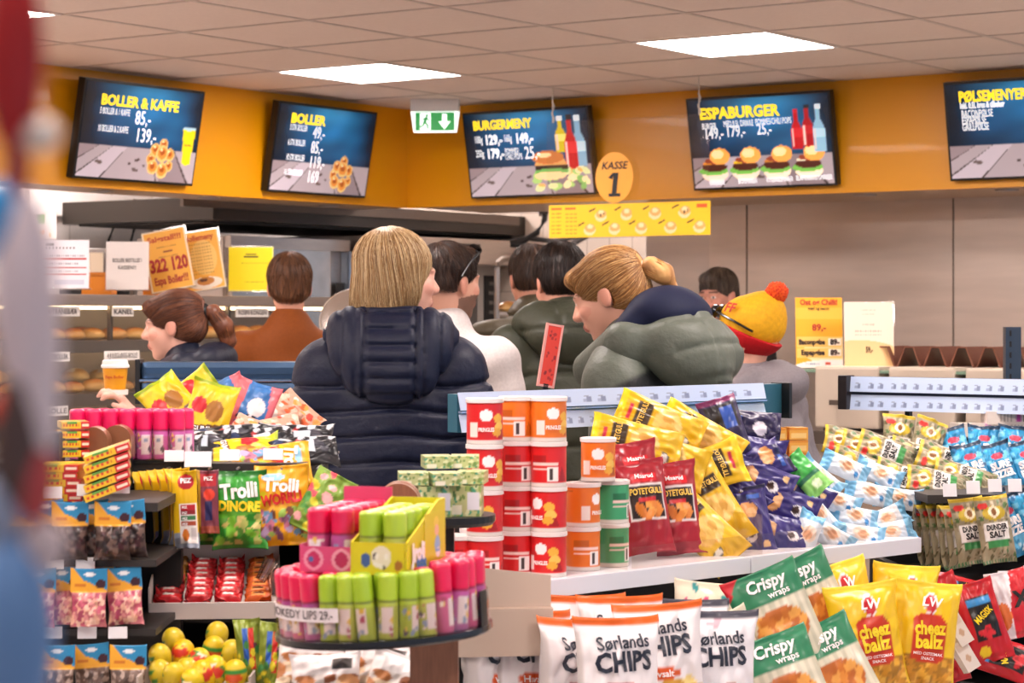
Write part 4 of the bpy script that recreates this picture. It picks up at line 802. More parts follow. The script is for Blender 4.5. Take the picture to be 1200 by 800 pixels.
# man in white shirt with sunglasses on his head
def shades(t, k, hc, Rh):
    g = lambda *p: Vector((hc+Rh @ A_(*p))*k)
    b = MB()
    for sd in (-1, 1): b.tube([g(sd*.03, .075, .105), g(sd*.068, .055, .095), g(sd*.086, .0, .055), g(sd*.087, -.03, .015)], .0035*k, 8)
    b.obj('sunglasses', BLACK, t, smooth=True); b = MB()
    for sd in (-1, 1): b.lathe([(0, -.002), (.022, -.002), (.022, .002), (0, .002)], 20, Matrix.Translation(g(sd*.033, .072, .108)) @ Matrix(Rh).to_4x4() @ Matrix.Rotation(-.9, 4, 'X') @ Matrix.Diagonal((1.2, .9, 1, 1)), False)
    b.obj('sunglass_lens', mat('#1a1614', .1, name='tinted_lens', coat=.6), t)
DK = strand_cols('#2c1c14', '#150d0a', '#4a3224', 5)
person('bearded man in a white shirt with sunglasses pushed up on dark hair', (527, 331), 7.1, -.35, (.05, 0, -.45), .06, '#d9a48c', '#2a1c15', .75, [short_hair(DK, cl=('#150d0a', '#2c1c14', '#4a3224'), zcut=-.03)], dict(col='#c9c1bf', name='shirt', hem=.86, wr=(.004, 16)), '#2b3040', extras=shades)
BRN = strand_cols('#5a3a26', '#33201a', '#8a5c3c', 7)
person('brown haired man in a rust brown jacket with a stand collar', (339, 335), 8.5, .12, (.0, 0, .02), 0., '#d79f88', '#4b3022', 0, [short_hair(BRN, cl=('#38221a', '#5a3a26', '#85593a'), zcut=-.07)],
       dict(col='#7a3d0d', puff=.006, wr=(.003, 10), hem=.78, hood=dict(prims=[E_((0, -.012, 1.435), (.088, .082, .062))], k=.02, post=lambda X, Y, Z, f: np.maximum(f, Z-1.478))))
# woman with a dark ponytail stooping left, coffee cup in her hand
AUB = strand_cols('#5c3323', '#2c1713', '#8a5236', 11, fr=30)
cap = [E_((0, -.022, .036), (.083, .106, .090)), E_((0, -.05, -.015), (.078, .07, .066)), E_((0, .055, .075), (.06, .045, .03)), E_((0, .128, -.035), (.09, .075, .098), None, True)]
def capcut(x, y, z, f):
    f = np.maximum(f, (-.075+.45*np.maximum(0, y+.07))-z); ear = .026-np.sqrt(((np.abs(x)-.08)/1.4)**2+(y+.004)**2+((z+.018)/1.15)**2); return np.maximum(f, ear)
CUPW = P(135, 447, 7.2)
tailD = chain([A_(0, -.118, .03), A_(0, -.15, .022), A_(0, -.178, -.03), A_(.01, -.185, -.085), A_(.01, -.17, -.13)], [.018, .026, .032, .026, .010])
person('woman with an auburn ponytail in a navy jacket stooping towards the buns', (203, 381), 7.65, 1.25, (.16, 0, .25), .36, '#e0ab98', '#4a2c20', 0,
    [('hair', cap, dict(col=AUB, post=capcut, groove=.0016, locks=('long', ('#33190f', '#5c3323', '#935c3c'), 1700, dict(pole=(0, -1, .18), span=(.3, 2.6))))), ('ponytail', tailD, tail_fn(AUB)), ('hair_tie', [E_((0, -.123, .03), (.028, .016, .03))], dict(col=solid('#0c0a0c'), groove=.003))],
    dict(col='#0e1428', puff=.018, quilt=quilt(.085, .012, .008, 1.42), mat=SHELL, wr=(.004, 18), hood=dict(prims=[E_((0, -.115, 1.415), (.135, .07, .065)), K_((-.12, -.04, 1.42), (-.06, .07, 1.44), .05, .04), K_((.12, -.04, 1.42), (.06, .07, 1.44), .05, .04)], k=.04)),
    arms={-1: ((-.3, .12, 1.05), lambda l: l((CUPW.x+.052, CUPW.y+.028, CUPW.z-.108)), ((-.45, -.35, .75), (-.75, -.15, -.3), (-.1, -.9, .2), .62, 1.))}, fem=True, extras=lambda t, k, hc, Rh: tail_locks(t, k, hc, Rh, [tailD[0][1]]+[c[2] for c in tailD], [tailD[0][3]]+[c[4] for c in tailD], ('#3a1d12', '#6a3a25', '#a0663e'), 420, 4))
t = empty('coffee_cup', (CUPW.x, CUPW.y, CUPW.z-.055), (0, 0, .1), 'yellow paper coffee cup with a white lid held by the stooping woman', 'cup')
U_ = '#e09a18'
MB().lathe([(0, 0), (.030, 0), (.0405, .105), (.039, .105), (0, .10)], 32, None, False).obj('cup_body', mat(U_, .4, name='cup_yellow'), t, smooth=True)
MB().lathe([(.0335, .012), (.0405, .014), (.0415, .03), (.0345, .03)], 32, None, False).obj('sleeve', mat('#efe6de', .6, name='paper_sleeve'), t, smooth=True)
MB().lathe([(.040, .098), (.045, .10), (.045, .107), (.042, .11), (.040, .122), (.036, .124), (.034, .118), (0, .118)], 32, None, False).obj('lid', mat('#f0eae6', .4, name='lid_white'), t, smooth=True)
text('Espa Boller', .013, ORI, t, (.0, -.0385, .07), .03, surf=lambda X, Z: -np.sqrt(np.maximum(1e-6, .0375**2-X**2))-.0005)
# two men in dark green down jackets
DK2 = strand_cols('#3a281f', '#1c1310', '#5a4030', 13); DK3 = strand_cols('#1d1310', '#0d0908', '#352219', 15)
person('man with cropped brown hair in a dull olive puffer jacket', (622, 327), 8.75, .35, (.25, 0, -.1), .12, '#c98f78', '#3a281f', 0, [short_hair(DK2, cl=('#1c1310', '#3a281f', '#5a4030'), zcut=-.06)], dict(col='#4a4232', puff=.03, quilt=quilt(.07, .014, .008, 1.45), mat=SHELL, wr=(.004, 20)))
hoodF = dict(prims=[E_((0, -.13, 1.385), (.155, .085, .10)), K_((-.13, -.06, 1.42), (-.05, .05, 1.45), .055, .045), K_((.13, -.06, 1.42), (.05, .05, 1.45), .055, .045), K_((-.09, -.09, 1.45), (.09, -.09, 1.45), .055)], k=.05, post=lambda X, Y, Z, f: f+.007*np.exp(-((np.abs(X)-.055)/.009)**2)*(Y < -.1)+.006*np.exp(-((Z-1.40)/.008)**2)*(Y < -.1))
person('black haired man in a dark green hooded down jacket', (655, 331), 7.75, .2, (.3, 0, .15), .12, '#cf9680', '#1d1310', 0, [short_hair(DK3, cl=('#0d0908', '#1d1310', '#352219'), zcut=-.075, full=.004)], dict(col='#34372a', puff=.026, quilt=quilt(.12, .014, .008, 1.33), mat=SHELL, hood=hoodF, wr=(.006, 16)))
# blond ponytail woman, grey green parka with a navy lined hood
GB = strand_cols('#a4713f', '#6b4426', '#d8ab6c', 17, fr=30)
tailG = chain([A_(0, -.118, .02), A_(.0, -.14, .018), A_(.0, -.165, -.012), A_(.0, -.178, -.06)], [.018, .027, .027, .010])
def colG(L):
    c = np.tile(np.array(C('#565c52')), (len(L), 1)); ss = lambda q: np.clip(q/.012+.5, 0, 1); wq = (ss(L[:, 2]-1.22)*ss(1.36-.25*np.abs(L[:, 0])-L[:, 2])*ss(.06-L[:, 1]))[:, None]; return c*(1-wq)+np.array(C('#15181a'))*wq
hoodG = dict(prims=[E_((0, -.16, 1.365), (.165, .105, .115)), E_((0, -.20, 1.325), (.125, .07, .10)), K_((-.15, -.06, 1.40), (-.10, .10, 1.39), .065, .045), K_((.15, -.06, 1.40), (.10, .10, 1.39), .065, .045)], k=.05,
    post=lambda X, Y, Z, f: np.maximum(f, -(np.sqrt((X/.085)**2+((Y+.015)/.10)**2+((Z-1.50)/.10)**2)-1)*.085)+.006*np.exp(-((np.abs(X)-.045)/.008)**2)*(Y < -.15)+.006*np.exp(-(((Z-1.30) % .085-.042)/.008)**2)*(Y < -.2), col='#565c52')
def linerG(t, k, hc, Rh):
    Rl = Rm(-.33, 0, 0); up = lambda pr: tfm(pr, Rl, (0, 0, 0), A_(0, 0, .95)); tail_locks(t, k, hc, Rh, [tailG[0][1]]+[c[2] for c in tailG], [tailG[0][3]]+[c[4] for c in tailG], ('#7c5430', '#b9853f', '#e2bb80'), 420, 3)
    sdf('hood_lining', up([E_((0, -.118, 1.478), (.132, .098, .075)), E_((0, -.165, 1.45), (.11, .075, .055)), K_((-.11, -.07, 1.45), (-.075, .07, 1.42), .045, .035), K_((.11, -.07, 1.45), (.075, .07, 1.42), .045, .035)]), .008, (), .03, None, CLOTH, solid('#0c1432'), t, k)
person('woman with a blond ponytail in a grey green parka, head bowed', (713, 345), 6.3, .95, (.42, 0, .30), .33, '#e3ab92', '#7c5434', 0,
    [('hair', cap, dict(col=GB, post=capcut, groove=.0016, locks=('long', ('#6b4426', '#a8763f', '#e2bb80'), 1700, dict(pole=(0, -1, .18), span=(.3, 2.6))))), ('ponytail', tailG, tail_fn(GB)), ('hair_tie', [E_((0, -.124, .022), (.024, .012, .026))], dict(col=solid('#e9dfd6'), groove=.002))],
    dict(colfn=colG, puff=.024, mat=SHELL, quilt=quilt(.13, .008, .012, 1.15), hood=hoodG, wr=(.006, 14)), extras=linerG, fem=True)
# shop assistant behind the counter
GR = strand_cols('#4a3a30', '#2b211c', '#7a6a5c', 19)
person('shop assistant with short greying hair looking down behind the counter', (841, 346), 10.5, 2.55, (.18, 0, -.05), .12, '#d99a84', '#4a3a30', .08, [short_hair(GR, cl=('#2b211c', '#4a3a30', '#80705f'), zcut=-.03)], dict(col='#2a2626', name='shirt', hem=.86))
# person in yellow bobble hat and grey hoodie
def hatcol(L): c = np.tile(np.array(C('#dba21a')), (len(L), 1)); return c*(1+.06*np.sin(L[:, :1]*260)*np.sin(L[:, 2:3]*200))
def goggles(t, k, hc, Rh):
    g = lambda *p: Vector((hc+Rh @ A_(*p))*k); b = MB()
    for sd in (-1, 1): b.lathe([(0, -.008), (.024, -.008), (.028, .0), (.024, .008), (0, .008)], 20, Matrix.Translation(g(sd*.034, .118, .085)) @ Matrix(Rh).to_4x4() @ Matrix.Rotation(-PI/2+.35, 4, 'X') @ Matrix.Diagonal((1.15, .85, 1, 1)), False)
    b.tube([g(-.062, .10, .085), g(-.102, .03, .065), g(-.108, -.05, .035)], .0045*k, 8); b.tube([g(.062, .10, .085), g(.102, .03, .065), g(.108, -.05, .035)], .0045*k, 8)
    b.obj('sunglasses', mat('#101012', .15, name='glossy_black', coat=.6), t, smooth=True)
    o = text('FF', .045, mat('#b3261c', .7, name='red_knit'), t, (0, 0, 0), .03); o.matrix_local = Matrix.Translation(g(-.091, .045, .105)) @ Matrix(Rh).to_4x4() @ Matrix.Rotation(-PI/2-.42, 4, 'Z') @ Matrix.Rotation(-.5, 4, 'X'); o.name = 'hat_badge'
hat = [('beanie', [E_((0, -.012, .06), (.098, .118, .098)), E_((0, -.045, .10), (.07, .08, .075))], dict(col=hatcol, mat=CLOTH, groove=.0012, post=lambda x, y, z, f: np.maximum(f, .010+.30*y-z))),
       ('hat_band', [E_((0, -.012, .03), (.102, .122, .09))], dict(col=solid('#b5121a'), mat=CLOTH, groove=.0012, post=lambda x, y, z, f: np.maximum(np.maximum(f, -.040+.30*y-z), z-.030-.30*y))),
       ('bobble', [E_((0, -.085, .175), (.038, .038, .036))], dict(col=lambda L: np.where((np.sin(L[:, :1]*420)*np.sin(L[:, 1:2]*390)*np.sin(L[:, 2:3]*410)) > .1, np.array(C('#c8281a')), np.array(C('#e2581c'))), mat=CLOTH, groove=.006, ac=(0, -.085)))]
person('person in a grey hoodie and yellow bobble hat with a red band', (876, 398), 7.1, .95, (-.12, 0, .2), .22, '#dca58e', '#5a4030', 0, hat,
    dict(col='#7d777c', puff=.02, name='hoodie', wr=(.006, 16), hood=dict(prims=[E_((0, -.12, 1.40), (.135, .085, .07)), K_((-.12, -.04, 1.41), (-.06, .08, 1.40), .055, .04), K_((.12, -.04, 1.41), (.06, .08, 1.40), .055, .04), K_((-.08, -.07, 1.44), (.08, -.07, 1.44), .05)], k=.04)), extras=goggles)
# ---------------- shop furniture ----------------
TAGC = []
def price_tag(parent, px, py, d, w=.032, h=.021, yaw=0., base=None, ink=True, tilt=.15):
    """a clipped label holder, child of the shelf it is on"""
    p = P(px, py, d); t = MB().box((0, 0, 0), (w, .003, h), b=.0008).obj('price_tag', TAGM, parent, parent.matrix_world.inverted() @ p if False else p-base, rotm(tilt, 0, yaw))
    return t
BOARD = mat('#2a2523', .55, name='dark_board'); BACKP = mat('#1c1816', .7, name='gap_shade_board')  # back boards coloured dark to put shade into gaps between the goods
# left sweet gondola (candy wall)
def local_empty(name, o, label, cat): return empty(name, o, None, label, cat), Vector(o)
gl, glo = local_empty('candy_gondola', (-.62, 4.9, 0), 'dark shelving gondola of sweets at the left under the blue header rail', 'shelving')
def gbox(root, o, name, c, size, m, yaw=0., b=0.): return MB().box((0, 0, 0), size, None, b).obj(name, m, root, Vector(c)-o, (0, 0, yaw))
gbox(gl, glo, 'back_panel', (-.72, 4.92, .57), (.60, .03, 1.14), BACKP)
dk = gbox(gl, glo, 'top_deck', (-.715, 4.67, 1.206), (.63, .56, .022), BOARD)
gbox(gl, glo, 'base', (-.72, 4.68, .12), (.6, .5, .24), BOARD); gbox(gl, glo, 'end_panel', (-1.03, 4.70, .6), (.02, .46, 1.18), BOARD); gbox(gl, glo, 'end_panel', (-.41, 4.70, .6), (.02, .46, 1.18), BOARD)
s1 = gbox(gl, glo, 'shelf', (-.71, 4.62, .925), (.58, .56, .02), BOARD); gbox(gl, glo, 'shelf', (-.53, 4.10, .70), (.20, .50, .02), BOARD); gbox(gl, glo, 'shelf', (-.72, 4.62, .70), (.58, .50, .02), BOARD); gbox(gl, glo, 'support_leg', (-.53, 3.9, .345), (.16, .03, .69), BOARD)
for px, py in ((204, 534), (232, 538), (269, 533), (320, 532)): price_tag(dk, px, py, 4.36, .038 if px != 232 else .052, .022 if px != 232 else .03, 0, glo+dk.location)
b = MB()
for px in (196, 245, 278, 330, 372): a = P(px, 549, 4.36); b.tube([a-glo, Vector((a.x, 4.9, a.z))-glo], .0025, 6)
b.obj('hook', STEEL, gl)
# left front bag stand with peg rows
gs, gso = local_empty('peg_stand', (-.86, 4.25, 0), 'dark stand at the far left hung with rows of header-card bags', 'shelving')
gbox(gs, gso, 'back_panel', (-.84, 4.32, .58), (.42, .03, 1.16), BACKP); gbox(gs, gso, 'base', (-.84, 4.22, .06), (.42, .3, .12), BOARD)
sb = gbox(gs, gso, 'shelf', (-.84, 4.17, 1.163), (.42, .30, .016), BOARD)
for px, py in ((18, 578), (62, 577), (101, 574), (141, 571)): price_tag(sb, px, py, 4.0, .033, .021, 0, gso+sb.location)
rails = []
for py, xs in ((660, (30, 64, 100)), (741, (62, 102, 138))):
    z = EZ-(py-HZ)*4.0/F; r = gbox(gs, gso, 'peg_rail', (-.84, 4.15, z), (.42, .3, .012), BOARD); rails.append(r)
    for px in xs: price_tag(r, px, py, 3.99, .033, .021, .1, gso+r.location)
# blue header rail of the left gondola, two tiers
hr = empty('header_rail', P(166, 446, 6.6), None, 'dark blue two tier metal header rail behind the heap of sweets', 'rail')
HRM = mat('#46607f', .28, .75, name='blue_metal', noise=.05, nscale=4); ln = S(250, 6.6)
b = MB()
for k, z in enumerate((.03, -.03)): b.box((ln/2, -.005*k, z), (ln, .05, .054), None, .018)
b.obj('rail_tier', HRM, hr); b = MB()
for z in (.002, -.058): b.box((ln/2, -.034, z), (ln, .012, .006))
b.obj('tier_lip', mat('#8ba3c2', .25, .8, name='lip_metal'), hr); MB().box((-.006, 0, -.002), (.014, .08, .13), b=.003).obj('end_cap', BLACK, hr)
b = MB()
for fx in (.25, .85): b.box((ln*fx, .04, -.105), (.03, .03, .17))
b.obj('post', BLACK, hr)
gm = empty('centre_gondola', (hr.location.x+ln/2, 6.62, 0), None, 'dark middle gondola under the blue header rail behind the sweets', 'shelving'); MB().box((0, 0, .55), (ln, .24, 1.1)).obj('body', BOARD, gm)
MB().box((0, -.02, 1.11), (ln, .30, .02)).obj('top_deck', BOARD, gm)
# right snack gondola: front edge from GA to GB
GA = Vector((.069, 4.55)); GB = Vector((.975, 5.43)); GD = (GB-GA).normalized(); GN = Vector((-GD.y, GD.x)); YG = math.atan2(GD.y, GD.x); LG = (GB-GA).length; GZT = EZ-.527
gr = empty('snack_gondola', (GA.x, GA.y, 0), (0, 0, YG), 'white shelved snack gondola with crisp cans above and chip bags below', 'shelving')
jn = (meet(876, GA, GD)-GA).length; WS = mat('#e4e6ee', .35, name='white_shelf', coat=.2)
for nm, x0, x1 in (('shelf', -.18, jn-.002), ('shelf', jn+.002, LG)):
    s = MB().box(((x0+x1)/2, .21, GZT-.012), (x1-x0, .42, .024)).obj('shelf', WS, gr); MB().box(((x0+x1)/2, -.004, GZT-.018), (x1-x0, .012, .036), b=.002).obj('price_channel', WS, s)
MB().box((LG/2-.09, .44, .53), (LG+.18, .03, 1.06)).obj('back_panel', BACKP, gr); MB().box((LG/2-.09, .08, .615), (LG+.18, .70, .022)).obj('shelf', WS, gr); MB().box((LG/2-.09, .1, .10), (LG+.18, .62, .2)).obj('base', BOARD, gr)
for x in (-.215, LG): MB().box((x, .1, .42), (.02, .66, .44)).obj('end_panel', BOARD, gr)
def dG(px, off): return meet(px, GA+GN*off, GD).y

MB().box((.43, .004, GZT+.024), (LG-.46, .003, .045)).obj('clear_front', CLEAR, gr, (.23, 0, 0))
for px in (737, 895): x = (meet(px, GA, GD)-GA).length; MB().box((x, .14, GZT+.045), (.003, .27, .09)).obj('clear_divider', CLEAR, gr)
MB().box((LG-.002, .14, GZT+.05), (.003, .27, .1)).obj('clear_divider', CLEAR, gr)
# price rail above it
RO = GN*.40; ra = meet(541, GA+RO, GD); rb = meet(922, GA+RO, GD); rl = (rb-ra).length; rz = EZ-(463-HZ)*ra.y/F
pr = empty('price_rail', (ra.x, ra.y, rz), (0, 0, YG), 'long pale price rail above the crisp cans with a teal end', 'price rail')
MB().box((rl/2, .03, -.040), (rl, .03, .084)).obj('carrier', mat('#2f6376', .35, .2, name='teal_metal'), pr); MB().box((rl+.004, .02, -.04), (.012, .06, .09), b=.002).obj('end_cap', BLACK, pr)
LBL = ['#b9cbe8']; rg = random.Random(8)
for i in range(17):
    u = .03+i*.056+rg.uniform(-.006, .006); LBL += [('r', u, .22, u+.012, .42, '#97a4c4'), ('r', u+.012, .2, u+.026, .5, '#7c88a8'), ('r', u+.002, .55, u+.018, .6, '#8a93aa')]
f1 = rl*.93
sheet('label_strip', f1, .040, LBL, CARD, .002, 260, 16, pr, (f1/2, .008, -.014), rotm(.25)); sheet('label_strip', f1*.66, .040, LBL, CARD, .002, 260, 16, pr, (f1*.33, .004, -.062), rotm(.25)); sheet('label_strip', f1*.34, .038, ['#a9c4dd'], CARD, .002, 6, 4, pr, (f1*.83, .006, -.062), rotm(.3))
MB().box((f1/2, .005, -.0375), (f1, .012, .004)).obj('channel_lip', mat('#9eb6d8', .25, .6, name='lip_metal2'), pr)
MB().box((.05, .005, -.205), (.025, .025, .25)).obj('post', BLACK, pr); MB().box((rl-.06, .005, -.205), (.025, .025, .25)).obj('post', BLACK, pr)
# second rail at the right edge
p = P(996, 442, 6.5); e = P(1250, 432, 6.1); r2 = empty('price_rail', p, (0, 0, math.atan2(e.y-p.y, e.x-p.x)), 'two row price rail at the right with a black end cap', 'price rail'); l2 = math.hypot(e.x-p.x, e.y-p.y); sl = (e.z-p.z)/l2
MB().box((-.012, .0, -.043), (.028, .05, .098), b=.003).obj('end_cap', mat('#171013', .4, name='dark_cap'), r2); MB().box((l2/2, .02, -.045), (l2, .02, .096)).obj('carrier', mat('#2b3550', .4, .3, name='navy_metal'), r2)
for z in (-.019, -.071): sheet('label_strip', l2, .044, LBL, CARD, .002, 260, 16, r2, (l2/2, .0, z), rotm(.15))
MB().box((l2*.26, .03, -.58), (.014, .02, 1.02)).obj('post', BLACK, r2)
# right liquorice gondola
g2, g2o = local_empty('liquorice_gondola', (1.28, 5.7, 0), 'dark shelving at the right edge heaped with liquorice and fizzy sweet bags', 'shelving')
yg = .10; DQ = .22; z1 = EZ-(585-HZ)*5.47/F; z2 = EZ-(700-HZ)*5.47/F
gbox(g2, g2o, 'back_panel', (1.32, 6.20, .50), (.62, .03, 1.0), BACKP, yg); s1_ = gbox(g2, g2o, 'shelf', (1.31, 5.86, z1), (.68, .70, .02), BOARD, yg); s2_ = gbox(g2, g2o, 'shelf', (1.33, 5.84, z2), (.60, .66, .02), BOARD, yg); gbox(g2, g2o, 'shelf', (1.33, 5.84, .56), (.60, .66, .02), BOARD, yg); gbox(g2, g2o, 'base', (1.33, 5.88, .1), (.58, .55, .2), BOARD, yg)
for sx in (1.02, 1.63): gbox(g2, g2o, 'end_panel', (sx, 5.90, .43), (.02, .6, .84), BOARD, yg)
for px, py in ((1088, 573), (1116, 570), (1142, 568), (1166, 568), (1191, 566)): price_tag(s1_, px, py, 5.42, .034, .031, .1, g2o+s1_.location)
for px, py in ((1155, 676), (1186, 670)): price_tag(s2_, px, py, 5.42, .036, .034, .1, g2o+s2_.location)

# ---------------- cans ----------------
def printed_lathe(name, prof, layers, m, nseg=56, u0=0.):
    """prof: list of (r, z, v); the print wraps once around, u = .5 towards the viewer"""
    n = nseg; V = []; U = []; W_ = []
    for r, z, v in prof:
        for i in range(n+1):
            a = 2*PI*i/n; V.append((r*math.sin(a-PI), -r*math.cos(a-PI), z)); U.append(i/n); W_.append(v)
    Fc = [[j*(n+1)+i, j*(n+1)+i+1, (j+1)*(n+1)+i+1, (j+1)*(n+1)+i] for j in range(len(prof)-1) for i in range(n)]
    return meshd(name, V, Fc, m, paint(np.array(U), np.array(W_), layers))
def can_data(base, dark, pict):
    lay = [base, ('r', 0, 0, 1, .04, '#d8cfc8'), ('t', [(.12, .85), (.3, .95), (.12, .95)], dark), ('t', [(.62, .1), (.72, .1), (.66, .5)], dark)]
    if pict: lay += [('e', .5, .70, .062, .15, '#f2eeee'),  ('e', .62, .62, .05, .12, '#e9b23c'), ('e', .635, .42, .055, .12, '#f0c257'), ('e', .61, .26, .05, .11, '#e5a733'), ('r', .34, .12, .42, .5, '#ecdcd4')]+[('r', .345+.011*i, .14, .349+.011*i, .48, '#3a2a28') for i in range(7)]
    else: lay += [('r', .36, .52, .62, .58, '#f0d0c8'), ('r', .36, .42, .62, .45, '#f0d0c8'), ('r', .52, .1, .62, .48, '#efe6e2')]+[('r', .525+.012*i, .12, .530+.012*i, .46, '#3a2a28') for i in range(7)]+[('s', .36, .6, .5, .8, 5, dark, 'v')]
    prof = [(.0362, 0, 0), (.0368, .002, 0)]+[(.0362, .004+.076*j/26, j/26) for j in range(27)]+[(.0368, .0815, 1)]
    return printed_lathe('can_wall', prof, lay, CARD, 96)
CANS = {k: [can_data(*a, True), can_data(*a, False)] for k, a in dict(red=('#cf1a1c', '#a31014'), orange=('#e0711a', '#b85a12'), green=('#3fa06c', '#23774a')).items()}
LID = MB().lathe([(0, 0), (.0368, 0), (.0384, .001), (.0384, .0085), (.036, .0095), (.034, .008), (0, .008)], 40, None, False).data('lid', mat('#e6ddda', .35, name='plastic_lid'), True)
BTM = MB().lathe([(0, .001), (.0355, .001), (.0365, 0)], 40, None, False).data('can_base', STEEL, True)
def can(px, d, row, col, face, rot, label, dx=0.):
    d = dG(px, d); x = (px-600)*d/F; t = empty('crisp_can', (x, d, GZT+.0005+row*.0915), (0, 0, rot), label, 'can', 'small crisp cans on the snack gondola')
    link('can_wall', CANS[col][face], t); link('lid', LID, t, (0, 0, .0815)); link('can_base', BTM, t)
    if face == 0: text('PRINGLES', .011, mat('#f4ece8', .5, name='pale_print'), t, (0, -.037, .029), .04, width=.032, surf=lambda X, Z: -np.sqrt(np.maximum(1e-6, .0364**2-X**2)))
    return t
ORD = ('bottom', 'second from the bottom', 'third from the bottom', 'topmost')
for row, (c_, f_, r_) in enumerate((('red', 1, .2), ('red', 0, -.55), ('red', 0, .25), ('red', 0, .1))): can(568, .07, row, c_, f_, r_, f'red crisp can in the leftmost tall stack, {ORD[row]}')
for row, (c_, f_, r_) in enumerate((('red', 1, 0), ('red', 1, .1), ('red', 1, .15), ('orange', 1, -.3))): can(606, .105, row, c_, f_, r_, f'{c_} crisp can in the recessed middle stack, {ORD[row]}')
for row, (c_, f_, r_) in enumerate((('red', 0, -.5), ('red', 0, -.75), ('red', 1, -.2), ('orange', 0, .25))): can(643, .045, row, c_, f_, r_, f'{c_} crisp can in the front stack by the cardboard box, {ORD[row]}')
can(683, .075, 0, 'orange', 1, .3, 'bottom orange crisp can standing beside the green cans'); can(683, .075, 1, 'orange', 0, .9, 'orange crisp can on the bottom orange one, under the raised can')
can(717, .085, 0, 'green', 1, .7, 'bottom green crisp can beside the red snack bags'); can(717, .085, 1, 'green', 1, .9, 'upper green crisp can beside the red snack bags')
can(701, .08, 2, 'orange', 0, -.05, 'orange crisp can raised on the orange and green pair'); can(682, 4.77, 2, 'green', 1, 0, 'green crisp can half hidden behind the raised orange can') if False else None
can(536, .12, 0, 'red', 1, .3, 'red crisp can at the far left behind the white cardboard box'); can(560, .20, 0, 'red', 1, .1, 'red crisp can at the back behind the white cardboard box')
# cardboard tray in front of them
a = P(536, 690, 4.30); t = empty('cardboard_box', (a.x+.09, a.y, GZT-.115), (0, 0, .12), 'white flattened cardboard carton leaning on the gondola end', 'box')
KB = mat('#c9b5a4', .8, name='white_cardboard'); MB().box((0, .0, .045), (.182, .03, .09)).obj('carton', KB, t); MB().prism([(-.09, .092), (.088, .092), (.088, .152), (-.086, .172)], -.004, .0).obj('flap', KB, t)
# green tea boxes on a black round tray
wt = P(505, 606, 4.05)
t = empty('round_stand', (wt.x-.05, 4.0, 0), None, 'wooden round-topped stand with a black disc tray behind the lip candy', 'stand')
def arch(w_, h_, th): pts = [(-w_/2, 0), (w_/2, 0)]+[(w_/2*math.cos(a), h_-w_/2+w_/2*math.sin(a)) for a in np.linspace(0, PI, 16)]; return pts
MB().prism(arch(.075, EZ-(565-HZ)*3.9/F, .03), -.13, -.095).obj('upright', WOOD, t); MB().prism(arch(.075, EZ-(565-HZ)*3.9/F, .03), -.085, -.05).obj('upright', WOOD, t)
MB().lathe([(0, -.012), (.095, -.012), (.10, -.006), (.10, .006), (0, .006)], 40, Matrix.Translation((.065, .12, wt.z-.006)), False).obj('disc_tray', BLACK, t); MB().box((.065, .12, wt.z/2-.01), (.05, .05, wt.z-.02)).obj('pole', BLACK, t)
TEA = [ '#b9bf86', ('b', 3, 40, 0, 0, 1, 1, .07, .12, ['#6f8f4a', '#8fa85c', '#d9dcb0', '#4f7a46', '#3d9a78']), ('r', .05, .05, .4, .35, '#e9e6d2')]
TEAM = sheet('', .052, .022, TEA, CARD, .075, 26, 12); TEAM2 = sheet('', .06, .055, TEA+[('r', .6, .2, .95, .8, '#d8d8e0')], CARD, .075, 30, 26)
def tea(px, py, d, me, yaw, lab): p = P(px, py, d); o = link('tea_box', me, None, p, (0, 0, yaw)); tag(o, lab, 'box', 'green patterned tea boxes'); return o
zt_ = wt.z+.0005
for i, (px, d, me, yaw, z, lab) in enumerate(((508, 4.06, TEAM2, .12, .0275, 'green patterned box at the lower left of the disc tray pile'), (546, 4.08, TEAM2, -.05, .0275, 'green patterned box with a pale label at the lower right of the pile'),
        (484, 4.06, TEAM, .1, .068, 'small green box at the left top of the pile behind the wooden arch'), (521, 4.05, TEAM, .2, .068, 'small green box in the middle top of the pile'), (553, 4.09, TEAM, -.1, .068, 'small green box at the right top of the pile, beside the red cans'), (512, 4.16, TEAM, .15, .0915, 'small green box highest on the pile'), (545, 4.17, TEAM, .0, .0915, 'small green box high on the pile nearest the red cans'))):
    tea(px, 580, d+.02, me, yaw, lab).location.z = zt_+z

# ---------------- lip candy tubes ----------------
def tube_data(capc, body, sd, r=.0152, h=.098):
    lay = [body, ('r', 0, .58, 1, 1, capc), ('r', 0, .565, 1, .58, '#6f7a30' if capc[1] == 'a' else '#8a1040'), ('r', .42, .12, .62, .5, '#e9dfe4'), ('b', sd, 9, .3, .08, .66, .5, .04, .05, ['#f3e6da', '#5a4a60', '#b04a6a', '#e9c54a', '#8fa0c0'])]
    prof = [(0, 0, 0), (r*.96, 0, 0), (r, .002, .02)]+[(r*(1 if z < .575 or z > .595 else .96), h*z, z) for z in np.linspace(.05, .93, 26)]+[(r*.96, h*.965, 1), (r*.82, h*.99, 1), (r*.5, h, 1), (0, h*1.003, 1)]
    return printed_lathe('candy_tube', prof, lay, mat('attr', .3, name='tube_plastic', coat=.35), 36)
PINK = [tube_data('#e3154f', '#cc4f86', 1), tube_data('#dd1550', '#b8559a', 2)]; LIME = [tube_data('#a3c52c', '#a9bd38', 3), tube_data('#aecb35', '#b5c04a', 4)]; PNK2 = [tube_data('#e2135a', '#c85fa8', 5)]
TR = Matrix.Translation(P(450, 737, 3.5)) @ Matrix.Rotation(-.055, 4, 'Y'); RT = S(124, 3.5)
t = link('round_tray', None); t.matrix_world = TR; tag(t, 'round black tray with a clear wall reading JOKEDY LIPS 29.-', 'tray')
